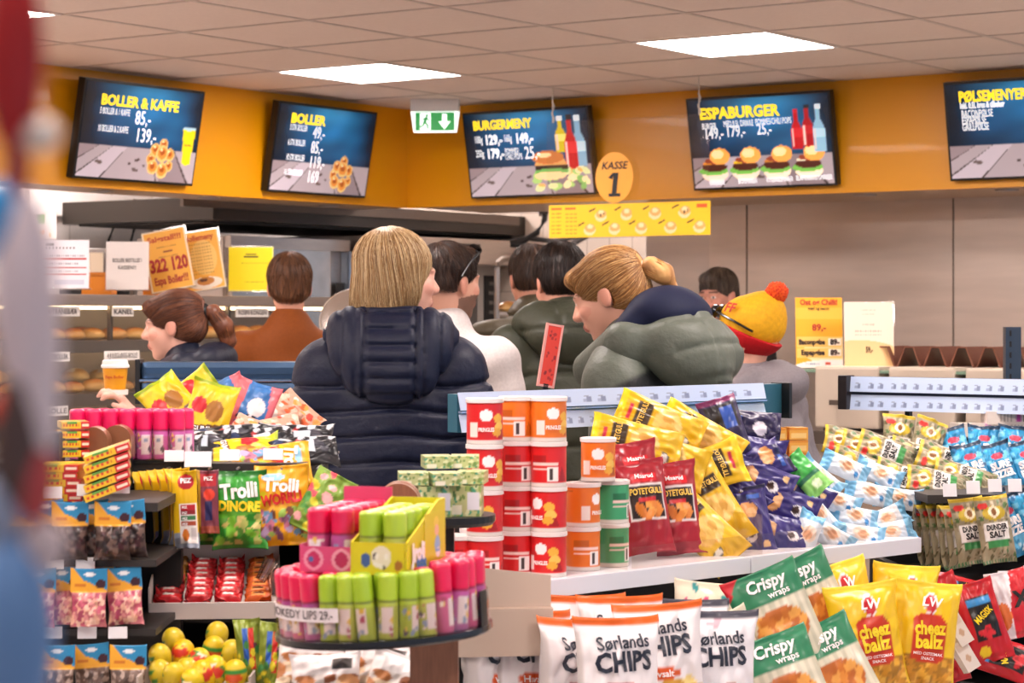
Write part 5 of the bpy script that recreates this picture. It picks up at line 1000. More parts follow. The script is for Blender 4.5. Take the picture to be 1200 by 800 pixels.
MB().lathe([(0, -.008), (RT, -.008), (RT+.005, -.004), (RT+.005, .004), (RT-.002, .006), (0, .004)], 64, None, False).obj('tray_base', mat('#10141c', .25, name='tray_black', coat=.3), t, smooth=True)
def arcwall(r, a0, a1, z0, z1, th, n=40):
    b = MB(); R_ = []
    for i in range(n+1):
        a = a0+(a1-a0)*i/n; c_, s_ = math.cos(a), math.sin(a); R_.append([b.bm.verts.new((q*c_, q*s_, z)) for q, z in ((r, z0), (r+th, z0), (r+th, z1), (r, z1))])
    for A0, A1 in zip(R_, R_[1:]):
        for i in range(4): b.bm.faces.new((A0[i], A0[(i+1) % 4], A1[(i+1) % 4], A1[i]))
    b.bm.faces.new(R_[0]); b.bm.faces.new(R_[-1][::-1]); return b
MB().lathe([(0, .004), (.075, .004), (.075, .095), (0, .095)], 32, None, False).obj('riser', BLACK, t)
arcwall(RT-.001, 0, 2*PI, .006, .055, .0015, 72).obj('clear_wall', CLEAR, t, smooth=True)
arcwall(RT+.001, PI+.08, PI+1.22, .034, .055, .001).obj('label_strip', mat('#e9dfe2', .4, name='label_white'), t)
arcwall(RT+.0008, -.42, -.25, .004, .058, .003, 6).obj('end_clip', BLACK, t)
text('JOKEDY LIPS 29.-', .018, mat('#4a4448', .5, name='grey_ink'), t, (-RT*.70, 0, .0445), .012, squash=.75, surf=lambda X, Z: -np.sqrt(np.maximum(1e-6, (RT+.002)**2-X**2)))
arch_h = 0.9
MB().prism([(-.02, -1.1), (.055, -1.1), (.055, -.010), (-.02, -.010)], .0, .045).obj('wooden_post', WOOD, t, (.06, 0, 0), (0, .055, 0)); MB().lathe([(0, -1.09), (.14, -1.09), (.14, -1.075), (0, -1.075)], 40, None, False).obj('foot', BLACK, t, (.0, 0, 0), (0, .055, 0))
rg = random.Random(5); n_t = 0
for ring, (rr, n) in enumerate(((RT-.0185, 30), (RT-.049, 24), (RT-.082, 17))):
    for i in range(n):
        a = 2*PI*i/n+.1*ring; x, y = rr*math.cos(a), rr*math.sin(a)
        if y > .06 and ring == 2: continue
        deg = math.degrees(a) % 360; lime = (232 if ring == 0 else 245) < deg < (312 if ring < 1 else 300)
        if ring == 2: continue
        o = link('lip_candy_tube', (LIME if lime else PINK)[i % 2]); ti = .0 if not (308 < deg < 340) else .08
        o.matrix_world = TR @ Matrix.Translation((x, y, .005)) @ Matrix.Rotation(rg.uniform(-.05, .05)+ti*.5, 4, 'Y') @ Matrix.Rotation(a+PI/2+rg.uniform(-.6, .6), 4, 'Z') @ Matrix.Diagonal((1, 1, 1+(.08 if deg > 312 or deg < 20 else 0)*rg.uniform(.5, 1), 1))
        tag(o, 'lime green lip candy tube standing in the round clear tray' if lime else 'hot pink lip candy tube standing in the round clear tray', 'candy', 'lime tubes in the round tray' if lime else 'pink tubes in the round tray')
# two counter display cartons on top of the tray
DZ = .098; DY = .35
BM = TR @ Matrix.Translation((.030, -.030, .096)) @ Matrix.Rotation(.055, 4, 'Y') @ Matrix.Rotation(1.05-PI/2+.25, 4, 'Z') @ Matrix.Scale(1.16, 4)
t = link('display_carton', None); t.matrix_world = BM; tag(t, 'yellow display carton of lime candy tubes with a high printed side', 'carton', 'candy display cartons')
YK = '#d9c81a'; wX, wY, hF = .070, .165, .042
SIDE = [YK, ('e', .60, .78, .13, .12, '#eecf4c'), ('e', .62, .60, .12, .12, '#f0b99a'), ('e', .66, .30, .14, .18, '#8fb4dc'), ('e', .70, .12, .12, .10, '#e8e4e6'), ('r', .55, .12, .78, .2, '#7fa6d6')]
for sx in (-1, 1): pass
def plate(par, name, pts2, y0, y1, m, M): o = MB().prism(pts2, y0, y1).obj(name, m, par); o.matrix_local = M; return o
YKM = mat(YK, .4, name='yellow_carton', coat=.2)
fr = sheet('front_panel', wX, hF, [YK, ('e', .25, .45, .10, .22, '#3f5a9c'), ('e', .55, .55, .2, .35, '#e6d9c4'), ('e', .88, .3, .08, .16, '#a86a28'), ('b', 7, 8, .4, .2, .75, .85, .05, .1, ['#5a4a4a', '#c9a23a', '#f0e6dc'])], CARD, .002, 40, 24, t, (0, -wY/2, hF/2))
plate(t, 'side_panel', [(-wY/2, 0), (wY/2, 0), (wY/2, .088), (wY/2-.03, .088), (-wY/2, hF)], -.0015, .0015, YKM, Matrix.Translation((wX/2+.002, 0, 0)) @ Matrix.Rotation(PI/2, 4, 'Z'))
plate(t, 'side_panel', [(-wY/2, 0), (wY/2, 0), (wY/2, .088), (-wY/2, hF)], -.0015, .0015, YKM, Matrix.Translation((-wX/2-.002, 0, 0)) @ Matrix.Rotation(PI/2, 4, 'Z')); MB().box((0, wY/2, .044), (wX, .002, .088)).obj('back_panel', YKM, t); MB().box((0, 0, .001), (wX, wY, .002)).obj('bottom_panel', YKM, t)
MS = Matrix.Translation((wX/2+.0042, .02, .038)) @ Matrix.Rotation(PI/2, 4, 'Z')
o = sheet('side_print', .085, .062, SIDE[:1]+SIDE[1:], CARD, .0008, 44, 34, t); o.matrix_local = Matrix.Translation((wX/2+.0042, .030, .042)) @ Matrix.Rotation(PI/2, 4, 'Z')
o = text('Jroli', .032, mat('#f6f2f0', .4, name='print_white'), t, (0, 0, 0), .06); o.matrix_local = Matrix.Translation((wX/2+.0055, -.042, .026)) @ Matrix.Rotation(PI/2, 4, 'Z'); o = text('tube', .022, mat('#2f86c4', .4, name='print_blue'), t, (0, 0, 0), .05); o.matrix_local = Matrix.Translation((wX/2+.0057, -.030, .013)) @ Matrix.Rotation(PI/2, 4, 'Z')
for i in range(2):
    for j in range(5):
        o = link('lip_candy_tube', LIME[(i+j) % 2]); o.matrix_world = BM @ Matrix.Translation((-.0165+.033*i, -wY/2+.017+.0322*j, .003)) @ Matrix.Rotation(rg.uniform(-1, 1), 4, 'Z') @ Matrix.Diagonal((1, 1, .80, 1)); tag(o, 'lime green candy tube packed in the yellow display carton', 'candy', 'lime tubes in the yellow carton')
PM = BM @ Matrix.Translation((-.076, .012, 0)); t = link('display_carton', None); t.matrix_world = PM; tag(t, 'pink display carton of hot pink candy tubes beside the yellow one', 'carton', 'candy display cartons'); PKM = mat('#d44a78', .4, name='pink_carton', coat=.2)
sheet('front_panel', wX, hF*.8, ['#d64a7c', ('e', .25, .5, .2, .42, '#e89ab4'), ('e', .25, .5, .13, .3, '#c02a60'), ('e', .80, .5, .2, .42, '#e89ab4'), ('e', .8, .5, .13, .3, '#b8285c'), ('e', .2, .5, .05, .12, '#4a6aa8')], CARD, .002, 40, 24, t, (0, -wY/2, hF*.4)); MB().box((0, 0, .001), (wX, wY, .002)).obj('bottom_panel', PKM, t); MB().box((0, wY/2, .05), (wX, .002, .10)).obj('back_panel', PKM, t)
for sx in (-1, 1): MB().box((sx*(wX/2+.001), 0, .018), (.002, wY, .036)).obj('side_panel', PKM, t)
for i in range(2):
    for j in range(5):
        o = link('lip_candy_tube', PINK[(i+j) % 2]); o.matrix_world = PM @ Matrix.Translation((-.0165+.033*i, -wY/2+.017+.0322*j, .003)) @ Matrix.Rotation(rg.uniform(-1, 1), 4, 'Z') @ Matrix.Diagonal((1, 1, .82, 1)); tag(o, 'hot pink candy tube packed in the pink display carton', 'candy', 'pink tubes in the pink carton')
# ---------------- bags and boxes of sweets ----------------
def bag_data(w_, h_, t_, layers, seed, crimp=.06, lump=0., wr=.10, nx=34, ny=46, pinch=.10, m=None, fill=1.0, header=0.):
    """a filled film bag, crimped at top and bottom; front faces -Y; returns mesh and its front surface"""
    u, v = np.meshgrid(np.linspace(0, 1, nx+1), np.linspace(0, 1, ny+1)); u = u.ravel(); v = v.ravel(); rg = np.random.RandomState(seed)
    c1 = max(crimp, header); s = np.clip((v-crimp)/(1-crimp-c1), 0, 1); pv = np.clip(1-np.abs(2*s**fill-1)**2.4, 0, 1)**.55; pu = np.clip(1-np.abs(2*u-1)**2.2, 0, 1)**.6; b = pv*pu
    wv = np.zeros(len(u))
    for _ in range(9):
        a, c, ph = rg.randn()*9, rg.randn()*9, rg.rand()*6.28; q = np.sin(a*u+c*v+ph); wv += (1-np.abs(q))*rg.choice([-1, 1])
    edge = np.exp(-((v-crimp)/.10)**2)+np.exp(-((1-c1-v)/.10)**2)
    for _ in range(4): wv += edge*1.3*np.sin(rg.uniform(14, 34)*u+rg.rand()*6)*(pu > 0)
    lm = np.zeros(len(u))
    if lump:
        for _ in range(46):
            cu, cv, r = rg.rand(), rg.uniform(crimp, 1-c1), rg.uniform(.07, .13); lm = np.maximum(lm, np.sqrt(np.clip(1-((u-cu)/r)**2-((v-cv)*h_/w_/r)**2, 0, 1)))
    yf = -t_/2*b*(1+.0*wv)-t_*wr*.35*wv*np.minimum(1, b*1.6)-lump*lm*b-.0006; yb = t_/2*b*.8+t_*wr*.25*wv[::-1]*np.minimum(1, b*1.6)+.0006
    flap = (.010*np.sin(5*u+seed)+.003*np.sin(17*u+seed))*(np.clip((.14-v)/.14, 0, 1)+np.clip((v-.86)/.14, 0, 1)*(0 if header else 1)); yf = yf+flap; yb = yb+flap
    X = (u-.5)*w_*(1-pinch*pv*(t_/w_)*2.2); Z = (v-.5)*h_*(1-.04*pu); V = np.concatenate([np.stack([X, yf, Z], 1), np.stack([X, yb, Z], 1)]); n = len(u)
    f = gridf(nx, ny).tolist(); fb = (gridf(nx, ny, True)+n).tolist(); rim = list(range(nx+1))+[(nx+1)*(j+1)-1 for j in range(1, ny+1)]+[(nx+1)*ny+i for i in range(nx-1, -1, -1)]+[(nx+1)*j for j in range(ny-1, 0, -1)]
    side = [[rim[i], rim[i]+n, rim[(i+1) % len(rim)]+n, rim[(i+1) % len(rim)]] for i in range(len(rim))]
    c = paint(u, v, layers); me = meshd('bag', V, f+fb+side, m or FILM, np.concatenate([c, paint(1-u, v, layers[:3])])); G = yf.reshape(ny+1, nx+1); pvc = pv.reshape(ny+1, nx+1)[:, 0]
    def surf(x, z):
        vv = np.clip(z/h_+.5, 0, 1); sc = 1-pinch*np.interp(vv, np.linspace(0, 1, ny+1), pvc)*(t_/w_)*2.2; uu = np.clip(x/(w_*sc)+.5, 0, 1); i = np.clip((uu*nx).astype(int), 0, nx-1); j = np.clip((vv*ny).astype(int), 0, ny-1); a, b_ = uu*nx-i, vv*ny-j
        return (G[j, i]*(1-a)+G[j, i+1]*a)*(1-b_)+(G[j+1, i]*(1-a)+G[j+1, i+1]*a)*b_
    return me, surf
KIND = {}
def kind(key, name, cat, w_, h_, t_, layers, texts=(), seeds=(1, 2), **kw): KIND[key] = dict(name=name, cat=cat, v=[bag_data(w_, h_, t_, layers, s, **kw) for s in seeds], texts=texts, w=w_, h=h_, proto={})
def put(key, px, py, d, label, roll=0., rx=.1, yaw=0., sc=1., var=None, group=None, dz=None):
    K = KIND[key]; n = K.get('n', 0); K['n'] = n+1; i = (n if var is None else var) % len(K['v']); me, sf = K['v'][i]
    M = Matrix.Translation(P(px, py, d)) @ rotm(rx, roll, yaw).to_matrix().to_4x4() @ Matrix.Scale(sc, 4)
    if i in K['proto']: o = dup(K['proto'][i])
    else:
        o = link(K['name'], me); K['proto'][i] = o
        for (s, size, u, v, mm, bold, *ex) in K['texts']:
            text(s, size, mm, o, ((u-.5)*K['w'], 0, (v-.5)*K['h']), bold, surf=sf, **(ex[0] if ex else {}))
    o.matrix_world = M; tag(o, label, K['cat'], group or 'bags: '+K['name'].replace('_', ' ')); return o
IN_NAVY = mat('#1c2436', .5, name='navy_print'); PW = mat('#f2eeee', .5, name='print_white'); PY = mat('#f2d21c', .5, name='print_yellow'); PR = mat('#c41c1c', .5, name='print_red'); PB = mat('#15100e', .5, name='print_black'); PGD = mat('#e0b84a', .5, name='print_gold')
CH = ['#e2b64a', '#edca6a', '#d8a23a', '#f2d98a']
kind('salt', 'chip_bag', 'chips', .175, .29, .085, ['#e9e4e6', ('r', 0, .935, 1, 1, '#df651d'), ('e', .44, .53, .22, .050, '#dd5a22'), ('t', [(.60, .555), (.76, .535), (.60, .505)], '#dd5a22'), ('b', 1, 9, .45, .05, .95, .42, .15, .09, CH), ('r', 0, .15, .05, .9, '#d4ccca')],
     (('Sørlands', .034, .5, .825, IN_NAVY, .02, dict(width=.102, rot=.06)), ('CHIPS', .050, .5, .70, IN_NAVY, .035, dict(width=.11, rot=.05)), ('Havsalt', .018, .44, .53, PW, .02, {})), (1, 2, 3), wr=.13)
kind('pepper', 'chip_bag', 'chips', .175, .29, .085, ['#e9e6ea', ('r', 0, .935, 1, 1, '#4a4a56'), ('e', .62, .42, .12, .10, '#d98a4a'), ('e', .58, .40, .08, .10, '#f0e6e0'), ('e', .38, .32, .12, .08, '#b8202c'), ('b', 1, 4, .5, .02, .95, .16, .13, .08, CH), ('t', [(.35, .92), (.6, .95), (.5, .88)], '#c9a4b0')],
     (('Sørlands', .034, .5, .80, IN_NAVY, .02, dict(width=.102, rot=.06)), ('CHIPS', .050, .5, .675, IN_NAVY, .035, dict(width=.11, rot=.05))), (4, 5), wr=.13)
kind('pastel', 'chip_bag', 'chips', .16, .26, .06, ['#e6dcc4', ('b', 2, 7, 0, .1, 1, .9, .12, .10, ['#d3a25a', '#c98f4a', '#e6c486']), ('b', 3, 8, .1, .3, .9, .95, .05, .05, ['#c8286a', '#3a9a9a', '#d84a7a'])], (), (6, 7))
kind('crispy', 'snack_bag', 'snack', .17, .25, .06, ['#d9d3bd', ('s', 0, 0, 1, .7, 26, '#c3bfa8', 'u'), ('r', 0, .70, 1, 1, '#2b7d57'), ('t', [(.0, 1), (.22, 1), (.0, .82)], '#c22430'), ('e', .5, .46, .36, .19, '#b8652a'), ('b', 4, 26, .2, .34, .8, .58, .08, .06, ['#d98a3a', '#e2a04c', '#c4702a', '#b55f24']), ('r', .35, .10, .9, .16, '#b9cfbe')],
     (('Crispy', .036, .5, .86, PW, .03, dict(width=.09, shear=.2)), ('wraps', .02, .62, .755, PW, .02, {})), (8, 9), wr=.1)
kind('cheez', 'snack_bag', 'snack', .165, .25, .075, ['#e9bf16', ('r', .03, .05, .97, .33, '#a8741a'), ('b', 5, 75, .04, .06, .96, .32, .05, .034, ['#d8962a', '#e0a838', '#c98a20', '#ecb848']), ('r', .30, .32, .80, .62, '#c8371c'), ('e', .55, .62, .25, .10, '#c8371c'), ('e', .55, .32, .25, .05, '#c8371c'), ('e', .55, .80, .10, .10, '#f2e8e6'), ('e', .55, .80, .085, .085, '#c4202c'), ('r', 0, .95, 1, 1, '#f0d030')],
     (('LW', .028, .55, .80, PW, .03, dict(shear=.2)), ('cheez', .040, .55, .575, PY, .04, dict(width=.07, rot=.06)), ('ballz', .040, .55, .455, PY, .04, dict(width=.062, rot=.06)), ('MED OSTESMAK', .009, .55, .355, PW, .01, {}), ('SNACK', .009, .55, .315, PW, .01, {})), (10, 11, 12), lump=.003, wr=.09)
kind('maroon', 'snack_bag', 'snack', .112, .215, .05, ['#a01e2c', ('t', [(.10, .72), (.9, .72), (.9, .34), (.10, .34)], '#e8e0de'), ('r', .13, .36, .87, .70, '#2a1210'), ('b', 6, 12, .25, .38, .78, .52, .11, .055, ['#e0893a', '#d4782c', '#eaa04a']), ('r', .22, .745, .78, .845, '#d8202c'), ('r', .3, .54, .7, .58, '#c8202c')],
     (('Maarud', .014, .5, .795, PW, .03, {}), ('POTETGULL', .019, .5, .635, PGD, .04, dict(width=.074))), (13, 14), wr=.11)
kind('gold', 'snack_bag', 'snack', .112, .215, .05, ['#e0b41a', ('r', .0, .93, 1, 1, '#f0d21e'), ('r', .15, .62, .85, .80, '#3a2a14'), ('e', .5, .42, .38, .16, '#eac46c'), ('b', 7, 10, .2, .28, .8, .54, .13, .06, ['#f0d488', '#e4b95c', '#d9a548']), ('e', .3, .17, .14, .045, '#6a6258'), ('e', .3, .17, .11, .03, '#e0dcd4'), ('r', .3, .83, .7, .89, '#c82a4a')],
     (('POTETGULL', .018, .5, .71, PGD, .03, dict(width=.07)),), (15, 16, 17), wr=.11)
kind('violet', 'nut_bag', 'nuts', .10, .17, .045, ['#332a72', ('r', 0, .94, 1, 1, '#1a1640'), ('e', .42, .66, .26, .11, '#d99a5c'), ('e', .52, .62, .14, .07, '#e9b986'), ('e', .40, .30, .15, .09, '#f0ecf0'), ('e', .40, .325, .11, .05, '#3a2018'), ('e', .75, .16, .1, .05, '#e8bf86'), ('r', .2, .80, .75, .90, '#1c1c50'), ('r', .5, .82, .8, .88, '#3a62b8')], (), (18, 19, 20), wr=.14)
kind('dark', 'nut_bag', 'nuts', .10, .18, .045, ['#241c48', ('r', .1, .55, .9, .9, '#120e18'), ('r', .45, .55, .8, .85, '#2a50a8'), ('e', .5, .3, .2, .1, '#e8e4f0'), ('r', 0, .93, 1, 1, '#7a2c5c')], (), (21, 22), wr=.14)
kind('frost', 'sweet_bag', 'sweets', .062, .125, .034, ['#d9e4ee', ('r', 0, .80, 1, 1, '#6fb4dc'), ('e', .55, .5, .32, .17, '#e8d6c4'), ('e', .5, .47, .2, .1, '#d9a27a'), ('r', 0, 0, 1, .16, '#8cc4e4'), ('e', .3, .25, .14, .05, '#3a8ac8')], (), (23, 24, 25), wr=.14, nx=24, ny=32)
kind('frostgreen', 'sweet_bag', 'sweets', .075, .12, .03, ['#3fae4a', ('r', 0, 0, 1, .35, '#8ad06a'), ('r', 0, .35, 1, .45, '#1e6a4a'), ('e', .5, .2, .2, .1, '#d9f0c4')], (), (26,), wr=.14, nx=24, ny=32)
DUL = ['#94896c', ('b', 8, 70, 0, .04, 1, .92, .06, .04, ['#a89c7a', '#6e6648', '#bfb59a', '#57502f', '#4a6a3a']), ('e', .5, .74, .34, .11, '#c4a92c'), ('e', .5, .76, .16, .09, '#f0e6c4'), ('e', .5, .76, .08, .05, '#8a5a2a'), ('r', .12, .34, .88, .60, '#eeeae4'), ('r', .2, .22, .8, .34, '#3a8a48'), ('r', 0, .955, 1, 1, '#ccb030'), ('e', .22, .86, .14, .05, '#d8302c'), ('s', 0, 0, 1, .05, 12, '#3a6a3a', 'u')]
kind('dunder', 'liquorice_bag', 'sweets', .088, .165, .03, DUL, (('DUNDER', .018, .5, .525, PB, .04, dict(width=.05)), ('SALT', .020, .5, .42, PB, .04, dict(width=.04))), (27, 28, 29), lump=.003, wr=.14)
kind('fizz', 'fizzy_sweet_bag', 'sweets', .088, .155, .034, ['#1f86b8', ('r', 0, .93, 1, 1, '#12304a'), ('b', 9, 18, 0, .55, 1, .95, .12, .06, ['#38a8d8', '#1a6a9c', '#74c8ea', '#124e7c']), ('e', .5, .74, .2, .06, '#d8405a'), ('e', .5, .24, .3, .12, '#6ab8dc'), ('b', 10, 14, .1, .05, .9, .25, .07, .04, ['#c8e4f0', '#3a8ab8', '#f0f4f6'])],
     (('SURE', .026, .5, .56, PW, .06, dict(width=.056, rot=.08)), ('FIZZER', .026, .52, .41, PW, .06, dict(width=.062, rot=.08))), (30, 31, 32), wr=.16)
kind('rednut', 'sweet_bag', 'sweets', .10, .19, .04, ['#b81420', ('r', .18, .28, .82, .82, '#161010'), ('r', .2, .70, .8, .80, '#3a8ac8'), ('b', 11, 8, .25, .28, .75, .45, .09, .05, ['#c8202c', '#a01420']), ('e', .3, .14, .13, .07, '#e6c41c')], (('DUMLE', .024, .5, .57, PY, .03, dict(rot=.5, width=.05)),) if False else (('MAGISK', .022, .5, .57, PY, .03, dict(rot=.5, width=.05)),), (33, 34), wr=.14)
kind('redx', 'sweet_bag', 'sweets', .10, .16, .035, ['#c8202c', ('r', 0, 0, .4, 1, '#e8e2e4'), ('t', [(.4, 1), (.6, 1), (.4, .4)], '#e8e2e4'), ('e', .22, .35, .17, .2, '#e0783a')], (('X', .05, .7, .55, PB, .04, {}),), (35,), wr=.14)
def hdr(film, blobs, seed): return [film, ('b', seed, 90, .02, .04, .98, .56, .09, .065, blobs), ('r', 0, .60, 1, 1, '#e6a62c'), ('t', [(0, 1), (1, 1), (1, .62), (.62, .62), (.36, .80), (0, .90)], '#2b87b8'), ('e', .52, .9, .16, .035, '#e8eef2'), ('e', .82, .73, .14, .08, '#3a1420'), ('r', .12, .70, .42, .74, '#c9741c')]
for key, film, bl, sd in (('hdark', '#33241f', ['#1c1214', '#4a3630', '#2a1a1c', '#6a544c', '#3c1820'], 41), ('hpink', '#b96a70', ['#d88c8c', '#c25a70', '#e8b49c', '#a84460', '#efc8b4'], 44), ('hbrown', '#6f5a50', ['#5c463c', '#8c786c', '#a89488', '#4a3830'], 47)):
    kind(key, 'header_card_bag', 'sweets', .064, .105, .026, hdr(film, bl, sd), (('Pick', .008, .27, .72, mat('#c9641c', .5, name='print_orange'), .02, {}),) if False else (), (sd, sd+1, sd+2), lump=.0035, header=.40, wr=.12, nx=30, ny=40)
kind('trolgreen', 'gummy_bag', 'sweets', .108, .155, .032, ['#2f8f2c', ('b', 12, 30, .1, .04, .9, .42, .10, .07, ['#c8b46a', '#7ac43a', '#a8b05c', '#5a9a3c', '#d8cc84']), ('r', 0, .92, 1, 1, '#1f6e24'), ('t', [(.1, .55), (.9, .62), (.9, .45), (.1, .40)], '#5aa82a'), ('r', 0, 0, 1, .06, '#2a7e2a')],
     (('Trolli', .040, .5, .73, PW, .04, dict(width=.072, rot=.08)), ('DINORE', .026, .5, .54, PY, .05, dict(width=.08, rot=-.04))), (50,), lump=.002, wr=.12)
kind('trolgold', 'gummy_bag', 'sweets', .108, .160, .034, ['#e3a31c', ('b', 13, 40, .1, .10, .9, .44, .08, .06, ['#8a5a7a', '#6a9ac0', '#c0708a', '#b8a0c8', '#7a4a3a', '#9ac05a']), ('e', .14, .60, .12, .08, '#c8bc1c'), ('r', 0, 0, 1, .06, '#e0a018'), ('e', .35, .86, .22, .05, '#8ac0dc')],
     (('Trolli', .034, .5, .74, PW, .04, dict(width=.07, rot=-.1)), ('WORRLI', .028, .5, .58, PR, .05, dict(width=.08, rot=.1))), (51,), lump=.002, wr=.12)
kind('sugar', 'sweet_bag', 'sweets', .085, .13, .03, ['#7a9a3a', ('b', 14, 26, 0, 0, 1, 1, .14, .09, ['#d84a5a', '#e8d8c8', '#c8c030', '#4a8a3a', '#e0a0a0'])], (), (52, 53), wr=.16)
kind('yellowgum', 'gummy_bag', 'sweets', .10, .155, .03, ['#e2c01e', ('e', .25, .62, .18, .12, '#c8202c'), ('e', .62, .58, .2, .16, '#a06a2a'), ('t', [(.05, .30), (.9, .42), (.9, .34), (.05, .22)], '#5a3018'), ('r', 0, 0, 1, .14, '#3a2a2c'), ('r', 0, .94, 1, 1, '#9cb01c')], (('GUMMI', .016, .5, .30, PW, .03, dict(rot=.13)),), (54, 55), wr=.16)
kind('bluepink', 'gummy_bag', 'sweets', .10, .15, .03, ['#d86a72', ('t', [(.3, 1), (1, 1), (.75, .1), (.2, 0)], '#3a74b4'), ('e', .60, .62, .2, .15, '#e8e0e0'), ('e', .55, .35, .2, .15, '#1c1c28'), ('b', 15, 8, .3, .1, .7, .45, .08, .06, ['#e8e4ec', '#2a2a3a', '#5a9ac8']), ('t', [(.75, 1), (1, 1), (1, .5), (.9, .5)], '#e0707a')], (), (56,), wr=.14)
kind('peach', 'sweet_bag', 'sweets', .085, .115, .03, ['#cfa089', ('b', 16, 36, 0, 0, 1, 1, .12, .09, ['#e86a3a', '#f0b89a', '#e8e0d4', '#d84a3a', '#c8c0a8', '#f09a4a'])], (), (57, 58), lump=.003, wr=.16)
kind('blackbag', 'liquorice_bag', 'sweets', .10, .16, .03, ['#15161c', ('b', 17, 12, 0, 0, 1, 1, .14, .07, ['#2c3a5c', '#c8ccd4', '#0c0c10', '#9a2a2c', '#3a3a44']), ('r', .3, .5, .7, .7, '#c8d4e0')], (), (59, 60), wr=.2)
kind('snackpack', 'snack_bag', 'snack', .12, .10, .04, ['#d8cfc8', ('b', 18, 22, .0, .0, 1, .6, .16, .12, ['#b87848', '#c89060', '#8a5030', '#e0c8a8']), ('r', 0, .62, 1, 1, '#e6e0de'), ('r', .6, .7, .9, .9, '#3a3634')], (), (61, 62), wr=.14)
kind('toypack', 'toy_pack', 'sweets', .05, .115, .026, ['#7a8a2c', ('r', .3, .3, .5, .85, '#2a5ab0'), ('r', .55, .2, .75, .85, '#c83028'), ('b', 19, 12, 0, 0, 1, .6, .14, .07, ['#3a7a3a', '#d8c82a', '#5a2a3a'])], (), (63, 64), wr=.12)

# --- chip bags on the lower shelf of the snack gondola
for a in (('salt', 570, 800, 4.36, 'white chip bag turned edgewise at the left end of the lower shelf', .03, .05, 1.15), ('salt', 622, 800, 4.36, 'white orange-topped chip bag second from the left, tilted right beside the carton', .1, .08, .55), ('salt', 684, 780, 4.49, 'white chip bag standing at the back in the shade under the can shelf', .02, .05, .2), ('salt', 668, 812, 4.30, 'white chip bag tilted behind the front one, only its left half showing', .12, .06, .75), ('salt', 728, 782, 4.45, 'white chip bag with a level orange top behind the front pair', .0, .1, .15),
          ('salt', 724, 812, 4.20, 'white orange-topped chip bag at the very front of the lower shelf', .02, .1, .3), ('salt', 776, 793, 4.33, 'white orange-topped chip bag just right of the front one', -.06, .1, .1), ('pepper', 806, 782, 4.66, 'dark topped chip bag standing behind the bag with the red pepper', .05, .1, .2), ('pepper', 838, 800, 4.42, 'dark topped chip bag picturing a red pepper', .03, .1, .2), ('pastel', 828, 752, 4.78, 'cream chip bag with pink marks behind the dark topped bags', .1, .1, .1), ('pastel', 860, 792, 4.66, 'cream chip bag with pink marks leaning behind the red pepper bag', -.4, .15, .1),
          ('crispy', 952, 716, 4.92, 'striped snack bag with a green top, highest of the crispy wraps', -.42, .2, .1), ('crispy', 914, 732, 4.72, 'striped snack bag with a green top leaning left under the shelf edge', -.38, .2, .05), ('crispy', 980, 796, 4.70, 'striped snack bag with a green top lying lower right by the yellow bags', -.45, .3, .0), ('crispy', 924, 812, 4.52, 'striped snack bag with a green top at the bottom beside the pastel bag', -.35, .3, .0),
          ('cheez', 990, 722, 5.06, 'yellow cheese ball bag rearmost on the left', -.2, .1, .3), ('cheez', 1058, 724, 5.12, 'yellow cheese ball bag rearmost on the right', .1, .1, .2), ('cheez', 1016, 750, 4.86, 'yellow cheese ball bag at the front left of the pair', -.12, .15, .1), ('cheez', 1080, 746, 4.92, 'yellow cheese ball bag at the front right, beside the red bags', .12, .15, .05)): put(*a[:5], a[5], a[6], a[7])
# --- snack bags on the upper shelf
for a in (('maroon', 748, 572, 4.96, 'deep red snack bag rearmost behind the other red ones', -.12, .2, .25), ('maroon', 756, 593, 4.80, 'deep red snack bag at the left, next to the green cans', -.08, .25, .2), ('maroon', 792, 595, 4.80, 'deep red snack bag at the right with its label in full view', -.08, .25, .15), 
          ('gold', 772, 498, 5.02, 'yellow snack bag on top of the yellow heap', -1.15, .35, .1), ('gold', 745, 520, 5.05, 'yellow snack bag tucked behind the raised orange can', -1.3, .4, .1), ('gold', 776, 536, 4.95, 'yellow snack bag lying across the red bags', -1.20, .4, .1), ('gold', 820, 512, 5.05, 'yellow snack bag high on the heap beside the dark nut bags', -1.0, .4, .1), ('gold', 822, 552, 4.93, 'yellow snack bag in the middle of the yellow heap', 1.25, .4, .1), ('gold', 836, 590, 4.90, 'yellow snack bag sliding down diagonally at the front', -.50, .3, .1), ('gold', 822, 618, 4.86, 'yellow snack bag low behind the diagonal one', -.75, .4, .1),
          ('dark', 872, 502, 5.30, 'dark blue nut bag at the top of the purple heap', -1.45, .3, .1), ('dark', 852, 508, 5.34, 'dark purple nut bag at the top left of the purple heap', -.3, .2, .1), ('violet', 880, 532, 5.22, 'purple nut bag just under the dark ones', -1.35, .4, .1), ('violet', 886, 545, 5.30, 'purple nut bag tucked under the dark blue ones, below the orange boxes', 1.2, .4, .1), ('violet', 890, 562, 5.14, 'purple nut bag in the middle left of the heap', -1.1, .4, .1), ('violet', 934, 578, 5.20, 'purple nut bag beside the pale blue sweets', -1.0, .4, .1), ('violet', 918, 592, 5.12, 'purple nut bag resting over the lowest one', -1.15, .4, .1), ('violet', 880, 612, 5.04, 'purple nut bag standing at the front left of the heap', -.15, .3, .1), ('violet', 912, 624, 5.05, 'purple nut bag lying lowest behind the clear front', -1.3, .6, .1), ('violet', 860, 570, 5.12, 'purple nut bag wedged against the yellow heap', -.6, .4, .1)): put(a[0], a[1], a[2], dG(a[1], .055+.0014*max(0, 650-a[2])), a[4], a[5], a[6], a[7])
